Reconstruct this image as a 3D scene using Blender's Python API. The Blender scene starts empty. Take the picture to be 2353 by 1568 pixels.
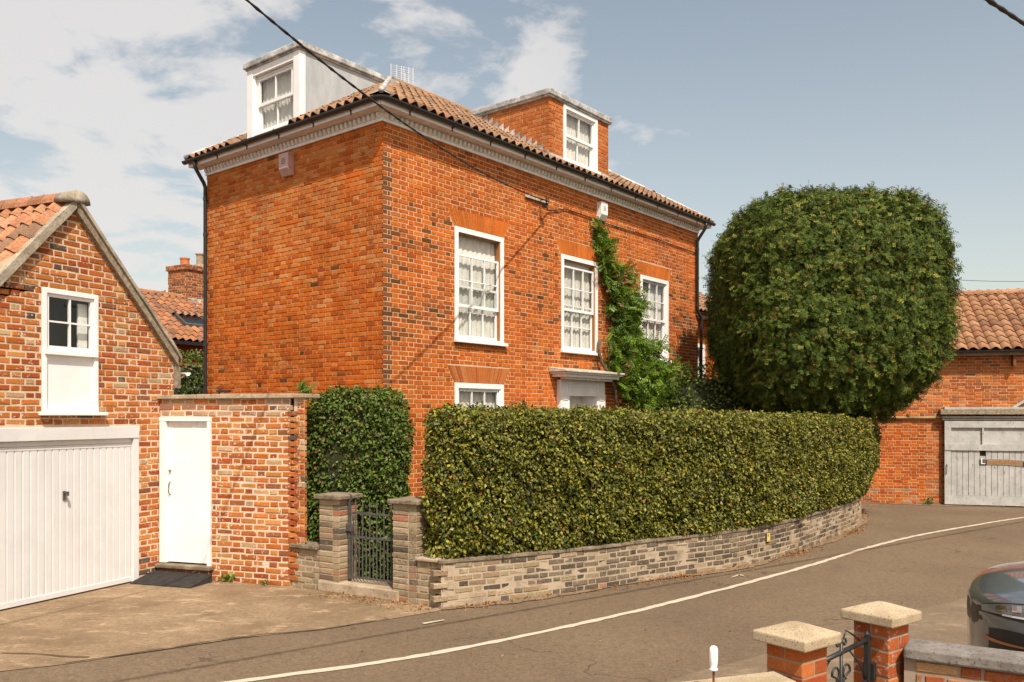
import bpy, math, random
import numpy as np
from mathutils import Matrix, Vector

rnd = random.Random(7)
rs = np.random.RandomState(11)
scene = bpy.context.scene
col = scene.collection
R = math.radians

# ------------------------------------------------------------------ camera, sky, sun, exposure
EYE = 2.15
cam_d = bpy.data.cameras.new('camera')
cam = bpy.data.objects.new('camera', cam_d)
col.objects.link(cam)
cam.location = (0, 0, EYE)
cam.rotation_euler = (R(90), 0, 0)
cam_d.sensor_width = 36.0
cam_d.lens = 36.0 * 1976 / 2353
cam_d.shift_y = 171 / 2353
cam_d.clip_start = 0.05
cam_d.clip_end = 3000
scene.camera = cam

SUN = Vector((0.226, -0.696, 1.0)).normalized()      # towards the sun
sun_d = bpy.data.lights.new('sun', 'SUN')
sun_d.energy = 4.6
sun_d.angle = R(0.53)
sun_d.color = (1.0, 0.925, 0.82)
sun = bpy.data.objects.new('sun', sun_d)
col.objects.link(sun)
sun.location = (5, -15, 25)
sun.rotation_euler = (-SUN).to_track_quat('-Z', 'Y').to_euler()

world = bpy.data.worlds.new('World')
scene.world = world
world.use_nodes = True
wn, wl = world.node_tree.nodes, world.node_tree.links
wn.clear()
w_out = wn.new('ShaderNodeOutputWorld')
w_bg = wn.new('ShaderNodeBackground')
w_sky = wn.new('ShaderNodeTexSky')
w_sky.sky_type = 'NISHITA'
w_sky.sun_disc = False
w_sky.sun_elevation = math.asin(SUN.z)
w_sky.sun_rotation = math.atan2(SUN.x, SUN.y)
w_sky.altitude = 20
w_sky.air_density = 1.0
w_sky.dust_density = 2.2
w_sky.ozone_density = 1.2
w_bg.inputs['Strength'].default_value = 0.15


def wmath(op, a, b=None, clamp=False):
    n = wn.new('ShaderNodeMath'); n.operation = op; n.use_clamp = clamp
    for i, v in enumerate((a, b)):
        if v is None: continue
        if isinstance(v, (int, float)): n.inputs[i].default_value = v
        else: wl.new(v, n.inputs[i])
    return n.outputs[0]


w_tc = wn.new('ShaderNodeTexCoord')
w_sep = wn.new('ShaderNodeSeparateXYZ')
wl.new(w_tc.outputs['Generated'], w_sep.inputs[0])
dx, dy, dz = w_sep.outputs
dzc = wmath('ADD', wmath('MAXIMUM', dz, 0.0), 0.16)
w_cmb = wn.new('ShaderNodeCombineXYZ')
wl.new(wmath('DIVIDE', dx, dzc), w_cmb.inputs[0])
wl.new(wmath('DIVIDE', dy, dzc), w_cmb.inputs[1])


def wnoise(scale, detail, rough, off, dist=0.0, sy=1.0):
    m = wn.new('ShaderNodeMapping'); m.inputs['Location'].default_value = off
    m.inputs['Scale'].default_value = (1, sy, 1)
    wl.new(w_cmb.outputs[0], m.inputs[0])
    n = wn.new('ShaderNodeTexNoise')
    n.inputs['Scale'].default_value = scale; n.inputs['Detail'].default_value = detail
    n.inputs['Roughness'].default_value = rough; n.inputs['Distortion'].default_value = dist
    wl.new(m.outputs[0], n.inputs['Vector'])
    return n.outputs['Fac']


def wramp(v, lo, hi):
    n = wn.new('ShaderNodeMapRange'); n.interpolation_type = 'SMOOTHSTEP'
    n.inputs['From Min'].default_value = lo; n.inputs['From Max'].default_value = hi
    wl.new(v, n.inputs['Value'])
    return n.outputs[0]


# cloud field: small flaky clouds, thicker towards the left, long thin veils to the right
cov = wramp(wmath('ADD', wmath('MULTIPLY', dx, -1.0), wmath('MULTIPLY', wnoise(0.55, 2, 0.5, (3, 1, 0)), 0.5)), -0.30, 0.70)
flaky = wnoise(3.2, 9, 0.58, (1.7, 0.4, 0), 0.25)
puffs0 = wramp(wmath('ADD', flaky, wmath('MULTIPLY', cov, 0.27)), 0.62, 0.77)
gate_ = wramp(cov, 0.22, 0.62)
puffs = wmath('MULTIPLY', puffs0, gate_)
big0 = wramp(wmath('ADD', wnoise(1.05, 7, 0.55, (7.3, 2.2, 0), 0.2), wmath('MULTIPLY', cov, 0.11)), 0.585, 0.78)
big = wmath('MULTIPLY', big0, gate_)
veil = wmath('MULTIPLY', wramp(wnoise(0.9, 6, 0.55, (4.2, 1.3, 0), 0.6, 2.6), 0.52, 0.88), 0.16)
low = wmath('MULTIPLY', wramp(dz, 0.70, 0.02), 0.24)
cl = wmath('MAXIMUM', wmath('MAXIMUM', wmath('MULTIPLY', puffs, 0.85), wmath('MULTIPLY', big, 0.85)), wmath('MAXIMUM', veil, low), True)
w_tint = wn.new('ShaderNodeMix'); w_tint.data_type = 'RGBA'; w_tint.blend_type = 'MULTIPLY'
w_tint.inputs[0].default_value = 1.0
wl.new(w_sky.outputs[0], w_tint.inputs[6])
w_tint.inputs[7].default_value = (1.18, 0.98, 0.74, 1)
w_mix = wn.new('ShaderNodeMix'); w_mix.data_type = 'RGBA'
wl.new(cl, w_mix.inputs[0])
wl.new(w_tint.outputs[2], w_mix.inputs[6])
w_mix.inputs[7].default_value = (4.3, 4.15, 4.05, 1)
wl.new(w_mix.outputs[2], w_bg.inputs['Color'])
wl.new(w_bg.outputs[0], w_out.inputs['Surface'])

scene.view_settings.view_transform = 'Standard'
scene.view_settings.look = 'None'
scene.view_settings.gamma = 1.0
scene.view_settings.exposure = 0.36
scene.render.engine = 'CYCLES'
scene.cycles.max_bounces = 7
scene.cycles.transparent_max_bounces = 16
scene.cycles.caustics_reflective = False
scene.cycles.caustics_refractive = False

# ------------------------------------------------------------------ materials
MATS = {}


class NT:
    def __init__(s, name):
        s.m = bpy.data.materials.new(name); s.m.use_nodes = True
        s.n, s.l = s.m.node_tree.nodes, s.m.node_tree.links
        s.b = s.n['Principled BSDF']
        s.out = s.n['Material Output']
        MATS[name] = s.m
        s._pos = None

    def pos(s):
        if s._pos is None:
            s._pos = s.n.new('ShaderNodeNewGeometry').outputs['Position']
        return s._pos

    def noise(s, scale, detail=4, rough=0.55, stretch=None, dist=0.0):
        v = s.pos()
        if stretch:
            mp = s.n.new('ShaderNodeMapping'); mp.inputs['Scale'].default_value = stretch
            s.l.new(v, mp.inputs[0]); v = mp.outputs[0]
        t = s.n.new('ShaderNodeTexNoise')
        t.inputs['Scale'].default_value = scale; t.inputs['Detail'].default_value = detail
        t.inputs['Roughness'].default_value = rough; t.inputs['Distortion'].default_value = dist
        s.l.new(v, t.inputs['Vector'])
        return t.outputs['Fac']

    def ramp(s, v, lo, hi, a=0.0, b=1.0):
        n = s.n.new('ShaderNodeMapRange'); n.interpolation_type = 'SMOOTHSTEP'
        n.inputs['From Min'].default_value = lo; n.inputs['From Max'].default_value = hi
        n.inputs['To Min'].default_value = a; n.inputs['To Max'].default_value = b
        s.l.new(v, n.inputs['Value'])
        return n.outputs[0]

    def mix(s, f, a, b, mode='MIX'):
        n = s.n.new('ShaderNodeMix'); n.data_type = 'RGBA'; n.blend_type = mode
        for sock, v in ((n.inputs[0], f), (n.inputs[6], a), (n.inputs[7], b)):
            if isinstance(v, (int, float)): sock.default_value = v
            elif isinstance(v, (tuple, list)): sock.default_value = (*v[:3], 1)
            else: s.l.new(v, sock)
        return n.outputs[2]

    def math(s, op, a, b):
        n = s.n.new('ShaderNodeMath'); n.operation = op
        for i, v in enumerate((a, b)):
            if isinstance(v, (int, float)): n.inputs[i].default_value = v
            else: s.l.new(v, n.inputs[i])
        return n.outputs[0]

    def bump(s, h, strength=0.3, dist=0.01):
        n = s.n.new('ShaderNodeBump'); n.inputs['Strength'].default_value = strength
        n.inputs['Distance'].default_value = dist
        s.l.new(h, n.inputs['Height']); s.l.new(n.outputs[0], s.b.inputs['Normal'])

    def base(s, c):
        if isinstance(c, (tuple, list)): s.b.inputs['Base Color'].default_value = (*c[:3], 1)
        else: s.l.new(c, s.b.inputs['Base Color'])

    def set(s, rough=0.8, spec=0.3, metal=0.0):
        s.b.inputs['Roughness'].default_value = rough
        s.b.inputs['Specular IOR Level'].default_value = spec
        s.b.inputs['Metallic'].default_value = metal
        return s


def plain(name, c, rough=0.7, var=0.12, scale=6.0, metal=0.0, spec=0.3, bump=0.0, bscale=60):
    t = NT(name).set(rough, spec, metal)
    f = t.ramp(t.noise(scale, 5, 0.6), 0.3, 0.7)
    lo = tuple(x * (1 - var) for x in c); hi = tuple(min(1, x * (1 + var)) for x in c)
    t.base(t.mix(f, lo, hi))
    if bump: t.bump(t.noise(bscale, 4, 0.6), bump, 0.004)
    return t.m


def brickmat(name, lime=0.0, soot=0.0, limecol=(0.62, 0.52, 0.42), grain=0.5):
    t = NT(name).set(0.95, 0.06)
    at = t.n.new('ShaderNodeAttribute'); at.attribute_name = 'bcol'
    oi = t.n.new('ShaderNodeObjectInfo')
    c = t.mix(1.0, at.outputs['Color'], oi.outputs['Color'], 'ADD')
    fine = t.ramp(t.noise(85, 5, 0.7), 0.25, 0.75, 1 - grain * 0.45, 1 + grain * 0.35)
    mul = t.n.new('ShaderNodeVectorMath'); mul.operation = 'SCALE'
    t.l.new(c, mul.inputs[0]); t.l.new(fine, mul.inputs['Scale'])
    c = mul.outputs[0]
    wv = t.ramp(t.noise(0.75, 4, 0.6), 0.3, 0.7, 0.84, 1.10)
    m2 = t.n.new('ShaderNodeVectorMath'); m2.operation = 'SCALE'
    t.l.new(c, m2.inputs[0]); t.l.new(wv, m2.inputs['Scale'])
    c = m2.outputs[0]
    blot = t.ramp(t.noise(14, 4, 0.6), 0.55, 0.75, 0.0, 0.28)
    c = t.mix(blot, c, (0.16, 0.055, 0.02))
    if soot:
        sm = t.math('MULTIPLY', t.ramp(t.noise(30, 6, 0.7), 0.45, 0.6), t.ramp(t.noise(1.3, 4, 0.6), 0.42, 0.68, 0.0, soot))
        c = t.mix(sm, c, (0.045, 0.035, 0.028))
    if lime:
        lm = t.math('MULTIPLY', t.ramp(t.noise(26, 6, 0.65), 0.57, 0.64), t.ramp(t.noise(2.2, 3, 0.5), 0.38, 0.62, 0.15, lime))
        c = t.mix(lm, c, limecol)
    t.base(c)
    t.bump(t.noise(70, 5, 0.7), 0.55, 0.004)
    return t.m


def mortarmat(name, c, dirt=(0.2, 0.14, 0.09), amt=0.4):
    t = NT(name).set(0.95, 0.1)
    f = t.ramp(t.noise(5, 5, 0.65), 0.42, 0.7, 0.0, amt)
    k = t.mix(f, c, dirt)
    t.base(t.mix(t.ramp(t.noise(120, 3, 0.6), 0.3, 0.7, 0, 0.25), k, tuple(x * 0.6 for x in c)))
    t.bump(t.noise(140, 4, 0.7), 0.5, 0.004)
    return t.m


brick_house = brickmat('brick_orange', 0.0, 0.55, grain=0.6)
brick_old = brickmat('brick_weathered', 0.95, 0.25, grain=0.6)
brick_gault = brickmat('brick_gault', 0.35, 0.6, (0.50, 0.41, 0.30), 0.6)
brick_shop = brickmat('brick_workshop', 0.25, 0.3, grain=0.45)
mortar_house = mortarmat('mortar_house', (0.60, 0.42, 0.26), amt=0.25)
mortar_old = mortarmat('mortar_lime', (0.64, 0.52, 0.385), amt=0.25)
mortar_gault = mortarmat('mortar_gault', (0.43, 0.345, 0.245), (0.15, 0.115, 0.08), 0.6)
white = plain('white_paint', (0.80, 0.785, 0.77), 0.45, 0.05, 3.0, spec=0.4)
white_old = plain('white_paint_weathered', (0.80, 0.78, 0.75), 0.6, 0.10, 9.0, spec=0.3)
def grubby():
    t = NT('garage_door_white').set(0.45, 0.4)
    c = t.mix(t.ramp(t.noise(2.5, 5, 0.6), 0.3, 0.7), (0.61, 0.605, 0.60), (0.66, 0.655, 0.65))
    c = t.mix(t.ramp(t.noise(7, 6, 0.7, (2.5, 2.5, 0.25)), 0.54, 0.74, 0, 0.35), c, (0.47, 0.44, 0.40))
    c = t.mix(t.ramp(t.noise(60, 4, 0.7), 0.68, 0.74, 0, 0.5), c, (0.30, 0.25, 0.20))
    t.base(c)
    return t.m


doorwhite = grubby()
black_iron = plain('black_iron', (0.022, 0.021, 0.020), 0.45, 0.3, 20, spec=0.5)
grey_iron = plain('grey_iron', (0.075, 0.072, 0.066), 0.55, 0.25, 25, spec=0.4)
gutter_black = plain('gutter_black', (0.022, 0.021, 0.021), 0.35, 0.2, 8, spec=0.5)
cable_black = plain('cable_black', (0.03, 0.028, 0.026), 0.6, 0.2, 8)
wood_brown = plain('wood_brown', (0.30, 0.13, 0.045), 0.55, 0.2, 30)
rust = plain('rust', (0.17, 0.07, 0.03), 0.9, 0.3, 40)
bark = plain('bark', (0.11, 0.075, 0.045), 0.95, 0.35, 18, bump=0.6, bscale=40)
shade_core_m = plain('leaf_shade_dark', (0.022, 0.026, 0.010), 0.95, 0.3, 12)  # near-black fill inside foliage, shade between leaves painted as base colour
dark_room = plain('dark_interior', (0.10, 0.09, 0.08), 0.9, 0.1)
rubber = plain('black_rubber', (0.035, 0.032, 0.03), 0.8, 0.25, 12, bump=0.3)
pink_box = plain('pink_box', (0.50, 0.33, 0.30), 0.5, 0.08, 6)
soil = plain('soil', (0.09, 0.06, 0.035), 0.95, 0.3, 4, bump=0.5)
timber_grey = NT('weathered_timber').set(0.9, 0.15)
timber_grey.base(timber_grey.mix(timber_grey.ramp(timber_grey.noise(18, 6, 0.7), 0.3, 0.7), (0.16, 0.125, 0.085), (0.36, 0.30, 0.22)))
timber_grey.bump(timber_grey.noise(40, 5, 0.7), 0.5, 0.005)
timber_grey = timber_grey.m


def lead():
    t = NT('lead_sheet').set(0.55, 0.4)
    f = t.ramp(t.noise(3.5, 7, 0.68, (1, 1, 1.2)), 0.36, 0.66)
    c = t.mix(f, (0.24, 0.235, 0.225), (0.60, 0.585, 0.555))
    t.base(t.mix(t.ramp(t.noise(22, 5, 0.7), 0.5, 0.75, 0, 0.5), c, (0.16, 0.15, 0.14)))
    t.bump(t.noise(12, 5, 0.6), 0.35, 0.02)
    return t.m


lead_m = lead()


def stone(name, a, b, sp, spd=0.5, sc=40):
    t = NT(name).set(0.95, 0.15)
    c = t.mix(t.ramp(t.noise(4, 6, 0.65), 0.3, 0.7), a, b)
    t.base(t.mix(t.ramp(t.noise(sc, 4, 0.7), 0.52, 0.66, 0, spd), c, sp))
    t.bump(t.noise(sc * 1.3, 5, 0.7), 0.7, 0.006)
    return t.m


coping_m = stone('coping_stone', (0.30, 0.225, 0.15), (0.44, 0.35, 0.25), (0.11, 0.085, 0.06), 0.6, 24)
coping_dark = stone('coping_mossy', (0.15, 0.115, 0.08), (0.30, 0.24, 0.17), (0.07, 0.06, 0.035), 0.8, 20)
cement_m = stone('cement_verge', (0.24, 0.20, 0.15), (0.46, 0.40, 0.31), (0.12, 0.10, 0.07), 0.7, 30)
cap_m = stone('exposed_aggregate', (0.34, 0.26, 0.165), (0.47, 0.375, 0.255), (0.15, 0.105, 0.06), 0.85, 95)


def tilemat(name, c1, c2, lich, amt):
    t = NT(name).set(0.85, 0.2)
    at = t.n.new('ShaderNodeAttribute'); at.attribute_name = 'bcol'
    oi = t.n.new('ShaderNodeObjectInfo')
    k = t.mix(1.0, at.outputs['Color'], oi.outputs['Color'], 'ADD')
    f = t.ramp(t.noise(30, 5, 0.65), 0.3, 0.7, 0.72, 1.25)
    mul = t.n.new('ShaderNodeVectorMath'); mul.operation = 'SCALE'
    t.l.new(k, mul.inputs[0]); t.l.new(f, mul.inputs['Scale'])
    t.base(t.mix(t.ramp(t.noise(16, 6, 0.7), 0.5, 0.7, 0, amt), mul.outputs[0], lich))
    t.bump(t.noise(60, 4, 0.6), 0.3, 0.004)
    return t.m


tile_m = tilemat('pantile', 0, 0, (0.20, 0.135, 0.078), 0.65)
tile_clean = tilemat('pantile_clean', 0, 0, (0.20, 0.125, 0.068), 0.4)


def asphalt():
    t = NT('asphalt').set(0.92, 0.2)
    big = t.ramp(t.noise(0.35, 5, 0.6, (1, 1, 1)), 0.35, 0.65)
    c = t.mix(big, (0.185, 0.127, 0.077), (0.25, 0.175, 0.108))
    c = t.mix(t.ramp(t.noise(1.6, 6, 0.65, (1.0, 0.5, 1)), 0.52, 0.75, 0, 0.4), c, (0.10, 0.072, 0.048))
    c = t.mix(t.ramp(t.noise(240, 3, 0.7), 0.35, 0.7, 0, 0.45), c, (0.09, 0.067, 0.047))
    c = t.mix(t.ramp(t.noise(110, 3, 0.7), 0.62, 0.72, 0, 0.6), c, (0.30, 0.24, 0.18))
    c = t.mix(t.ramp(t.noise(9, 6, 0.72, (1.0, 0.55, 1)), 0.50, 0.70, 0, 0.34), c, (0.115, 0.083, 0.056))
    vo = t.n.new('ShaderNodeTexVoronoi'); vo.feature = 'DISTANCE_TO_EDGE'; vo.inputs['Scale'].default_value = 0.55
    wv = t.n.new('ShaderNodeVectorMath'); wv.operation = 'ADD'
    nz = t.n.new('ShaderNodeTexNoise'); nz.inputs['Scale'].default_value = 2.5; nz.inputs['Detail'].default_value = 6
    t.l.new(t.pos(), nz.inputs['Vector']); t.l.new(t.pos(), wv.inputs[0]); t.l.new(nz.outputs['Color'], wv.inputs[1]); t.l.new(wv.outputs[0], vo.inputs['Vector'])
    crk = t.math('MULTIPLY', t.ramp(vo.outputs['Distance'], 0.012, 0.003), t.ramp(t.noise(0.8, 3, 0.5), 0.48, 0.62, 0, 0.75))
    c = t.mix(crk, c, (0.05, 0.035, 0.025))
    c = t.mix(t.ramp(t.noise(22, 6, 0.75), 0.58, 0.70, 0, 0.40), c, (0.29, 0.21, 0.14))
    c = t.mix(t.ramp(t.noise(13, 6, 0.8), 0.38, 0.56, 0.50, 0.0), c, (0.095, 0.070, 0.048))
    c = t.mix(t.ramp(t.noise(34, 4, 0.85), 0.36, 0.60, 0.60, 0.0), c, (0.085, 0.062, 0.042))
    c = t.mix(t.ramp(t.noise(17, 5, 0.85), 0.56, 0.70, 0.0, 0.55), c, (0.31, 0.235, 0.165))
    c = t.mix(t.ramp(t.noise(70, 3, 0.8), 0.60, 0.70, 0.0, 0.55), c, (0.36, 0.27, 0.19))
    c = t.mix(t.ramp(t.noise(38, 5, 0.75), 0.60, 0.68, 0, 0.45), c, (0.07, 0.05, 0.035))
    t.base(c)
    t.bump(t.noise(170, 4, 0.7), 0.8, 0.008)
    return t.m


asphalt_m = asphalt()


def concrete(name, a, b, stain):
    t = NT(name).set(0.93, 0.18)
    c = t.mix(t.ramp(t.noise(0.7, 6, 0.62), 0.33, 0.68), a, b)
    c = t.mix(t.ramp(t.noise(1.5, 6, 0.68, (0.6, 1.2, 1), 0.6), 0.52, 0.74, 0, 0.75), c, stain)
    c = t.mix(t.ramp(t.noise(150, 3, 0.7), 0.4, 0.7, 0, 0.4), c, tuple(x * 0.5 for x in a))
    c = t.mix(t.ramp(t.noise(80, 3, 0.7), 0.64, 0.74, 0, 0.5), c, tuple(min(1, x * 1.5) for x in b))
    c = t.mix(t.ramp(t.noise(10, 6, 0.72, (0.6, 1.2, 1)), 0.50, 0.70, 0, 0.35), c, stain)
    c = t.mix(t.ramp(t.noise(26, 6, 0.75), 0.58, 0.68, 0, 0.45), c, tuple(min(1, x * 1.35) for x in b))
    c = t.mix(t.ramp(t.noise(15, 6, 0.8), 0.38, 0.56, 0.50, 0.0), c, stain)
    c = t.mix(t.ramp(t.noise(36, 4, 0.85), 0.36, 0.60, 0.45, 0.0), c, tuple(x * 0.6 for x in a))
    c = t.mix(t.ramp(t.noise(3.2, 6, 0.75, (0.7, 1.3, 1)), 0.52, 0.66, 0.0, 0.55), c, tuple(min(1, x * 1.3) for x in b))
    c = t.mix(t.ramp(t.noise(45, 5, 0.75), 0.61, 0.69, 0, 0.45), c, tuple(x * 0.55 for x in a))
    t.base(c)
    t.bump(t.noise(120, 4, 0.7), 0.6, 0.006)
    return t.m


drive_m = concrete('driveway_concrete', (0.195, 0.132, 0.077), (0.36, 0.258, 0.160), (0.145, 0.100, 0.060))
pave_m = concrete('pavement_concrete', (0.175, 0.127, 0.084), (0.25, 0.185, 0.125), (0.14, 0.10, 0.066))
ground_m = concrete('ground_earth', (0.13, 0.10, 0.07), (0.18, 0.14, 0.10), (0.09, 0.07, 0.05))


def paintline():
    t = NT('road_paint').set(0.85, 0.2)
    w = t.ramp(t.noise(55, 5, 0.75), 0.50, 0.64)
    w2 = t.ramp(t.noise(4, 4, 0.6), 0.3, 0.75, 0.15, 0.75)
    t.base(t.mix(t.math('MULTIPLY', w, w2), (0.50, 0.43, 0.335), (0.17, 0.12, 0.08)))
    return t.m


line_m = paintline()


def leafmat(name, rough=0.45, trans=0.3, spec=0.35):
    t = NT(name).set(rough, spec)
    at = t.n.new('ShaderNodeAttribute'); at.attribute_name = 'lcol'
    t.l.new(at.outputs['Color'], t.b.inputs['Base Color'])
    tr = t.n.new('ShaderNodeBsdfTranslucent')
    t.l.new(t.mix(1.0, at.outputs['Color'], (1.3, 1.25, 0.5), 'MULTIPLY'), tr.inputs['Color'])
    mx = t.n.new('ShaderNodeMixShader'); mx.inputs[0].default_value = trans
    t.l.new(t.b.outputs[0], mx.inputs[1]); t.l.new(tr.outputs[0], mx.inputs[2])
    t.l.new(mx.outputs[0], t.out.inputs['Surface'])
    return t.m


leaf_hedge = leafmat('hedge_leaf', 0.5, 0.12, 0.28)
leaf_shrub = leafmat('shrub_leaf', 0.5, 0.2, 0.3)
leaf_yew = leafmat('yew_needles', 0.6, 0.06, 0.2)
leaf_vine = leafmat('vine_leaf', 0.45, 0.3, 0.4)


def glass():
    t = NT('window_glass')
    tr = t.n.new('ShaderNodeBsdfTransparent'); tr.inputs[0].default_value = (0.93, 0.95, 0.94, 1)
    gl = t.n.new('ShaderNodeBsdfGlossy'); gl.inputs['Roughness'].default_value = 0.01
    fr = t.n.new('ShaderNodeLayerWeight'); fr.inputs[0].default_value = 0.5
    mx = t.n.new('ShaderNodeMixShader')
    k = t.math('POWER', fr.outputs['Facing'], 4.0)
    t.l.new(t.math('ADD', t.math('MULTIPLY', k, 0.8), 0.06), mx.inputs[0])
    t.l.new(tr.outputs[0], mx.inputs[1]); t.l.new(gl.outputs[0], mx.inputs[2])
    t.l.new(mx.outputs[0], t.out.inputs['Surface'])
    return t.m


glass_m = glass()


def curtain():
    t = NT('net_curtain').set(0.9, 0.1)
    t.base(t.mix(t.ramp(t.noise(9, 4, 0.6), 0.3, 0.7), (0.58, 0.55, 0.50), (0.70, 0.67, 0.62)))
    return t.m


curtain_m = curtain()


def peeling():
    t = NT('peeling_grey_paint').set(0.8, 0.2)
    c = t.mix(t.ramp(t.noise(5, 5, 0.6), 0.3, 0.7), (0.36, 0.355, 0.34), (0.47, 0.46, 0.44))
    p = t.math('MULTIPLY', t.ramp(t.noise(14, 6, 0.7, (2.5, 2.5, 0.6)), 0.60, 0.66), 0.9)
    t.base(t.mix(p, c, (0.10, 0.07, 0.05)))
    t.bump(t.noise(50, 4, 0.6, (2, 2, 0.4)), 0.3, 0.004)
    return t.m


peel_m = peeling()


def carpaint():
    t = NT('car_paint').set(0.3, 0.5, 0.35)
    t.base((0.12, 0.138, 0.16))
    t.b.inputs['Coat Weight'].default_value = 1.0
    t.b.inputs['Coat Roughness'].default_value = 0.03
    return t.m


car_m = carpaint()
car_glass = plain('car_glass', (0.012, 0.014, 0.016), 0.04, 0.05, spec=0.7)
car_black = plain('car_black_trim', (0.012, 0.012, 0.012), 0.4, 0.1, spec=0.4)
lamp_m = plain('headlamp_lens', (0.16, 0.165, 0.17), 0.08, 0.1, spec=0.7)
copper = plain('copper_trim', (0.42, 0.19, 0.09), 0.4, 0.1, metal=0.6)
chrome = plain('chrome', (0.55, 0.54, 0.52), 0.15, 0.05, metal=1.0)
tyre_m = plain('tyre', (0.018, 0.018, 0.018), 0.85, 0.2)
yellow = plain('yellow_plate', (0.60, 0.44, 0.12), 0.6, 0.1, 20)
navy = plain('navy_print', (0.025, 0.032, 0.06), 0.7, 0.2, 20)
orange_print = plain('orange_print', (0.40, 0.13, 0.05), 0.7, 0.2, 20)
tan_print = plain('tan_print', (0.25, 0.18, 0.10), 0.75, 0.25, 30)
terracotta = plain('terracotta', (0.42, 0.15, 0.06), 0.85, 0.15, 10)
rail_m = plain('rusty_cream_rail', (0.40, 0.29, 0.14), 0.7, 0.3, 6)
alu = plain('aluminium', (0.72, 0.72, 0.72), 0.35, 0.05, spec=0.6)

# ------------------------------------------------------------------ helpers
WM = {}


def link(o, parent=None):
    col.objects.link(o)
    w = o.matrix_basis.copy()
    WM[o.name] = w
    if parent is not None:
        o.parent = parent
        o.matrix_parent_inverse = WM[parent.name].inverted()
    return o


def tag(o, label, cat, group=None, kind=None):
    if label: o['label'] = label
    if cat: o['category'] = cat
    if group: o['group'] = group
    if kind: o['kind'] = kind
    return o


def thing(name, label, cat, loc, group=None):
    o = bpy.data.objects.new(name, None)
    o.empty_display_size = 0.2
    o.matrix_basis = Matrix.Translation(Vector(loc))
    link(o)
    return tag(o, label, cat, group)


def part_empty(name, parent, loc=(0, 0, 0)):
    o = bpy.data.objects.new(name, None)
    o.matrix_basis = Matrix.Translation(Vector(loc))
    return link(o, parent)


class Fr:
    """a vertical wall frame: u along, v out of the wall, z up"""
    def __init__(s, O, E):
        l = math.hypot(*E)
        s.O = O; s.E = (E[0] / l, E[1] / l); s.N = (s.E[1], -s.E[0])

    def p(s, u, v, z):
        return (s.O[0] + s.E[0] * u + s.N[0] * v, s.O[1] + s.E[1] * u + s.N[1] * v, z)

    def basis(s, u):
        return s.E, s.N


class Mirror(Fr):
    """same, with the outward side to the left of the run"""
    def __init__(s, O, E):
        Fr.__init__(s, O, E); s.N = (-s.E[1], s.E[0])


class Curve:
    def __init__(s, pts, step=0.08):
        P = []
        n = len(pts)
        for i in range(n - 1):
            p0 = pts[max(i - 1, 0)]; p1 = pts[i]; p2 = pts[i + 1]; p3 = pts[min(i + 2, n - 1)]
            for k in range(20):
                t = k / 20
                P.append(tuple(0.5 * ((2 * p1[j]) + (-p0[j] + p2[j]) * t + (2 * p0[j] - 5 * p1[j] + 4 * p2[j] - p3[j]) * t * t
                                      + (-p0[j] + 3 * p1[j] - 3 * p2[j] + p3[j]) * t ** 3) for j in (0, 1)))
        P.append(pts[-1])
        P = np.array(P)
        d = np.r_[0, np.cumsum(np.hypot(*np.diff(P, axis=0).T))]
        s.L = d[-1]
        s.d = d; s.P = P

    def basis(s, u):
        a = s.at(u - 0.15); b = s.at(u + 0.15)
        e = (b[0] - a[0], b[1] - a[1]); l = math.hypot(*e)
        e = (e[0] / l, e[1] / l)
        return e, (e[1], -e[0])

    def at(s, u):
        x = np.interp(u, s.d, s.P[:, 0]); y = np.interp(u, s.d, s.P[:, 1])
        if u < 0 or u > s.L:
            i, j = (0, 1) if u < 0 else (-2, -1)
            e = s.P[j] - s.P[i]; e = e / np.hypot(*e)
            k = u if u < 0 else u - s.L
            x += e[0] * k; y += e[1] * k
        return float(x), float(y)

    def p(s, u, v, z):
        x, y = s.at(u); e, n = s.basis(u)
        return (x + n[0] * v, y + n[1] * v, z)


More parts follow.
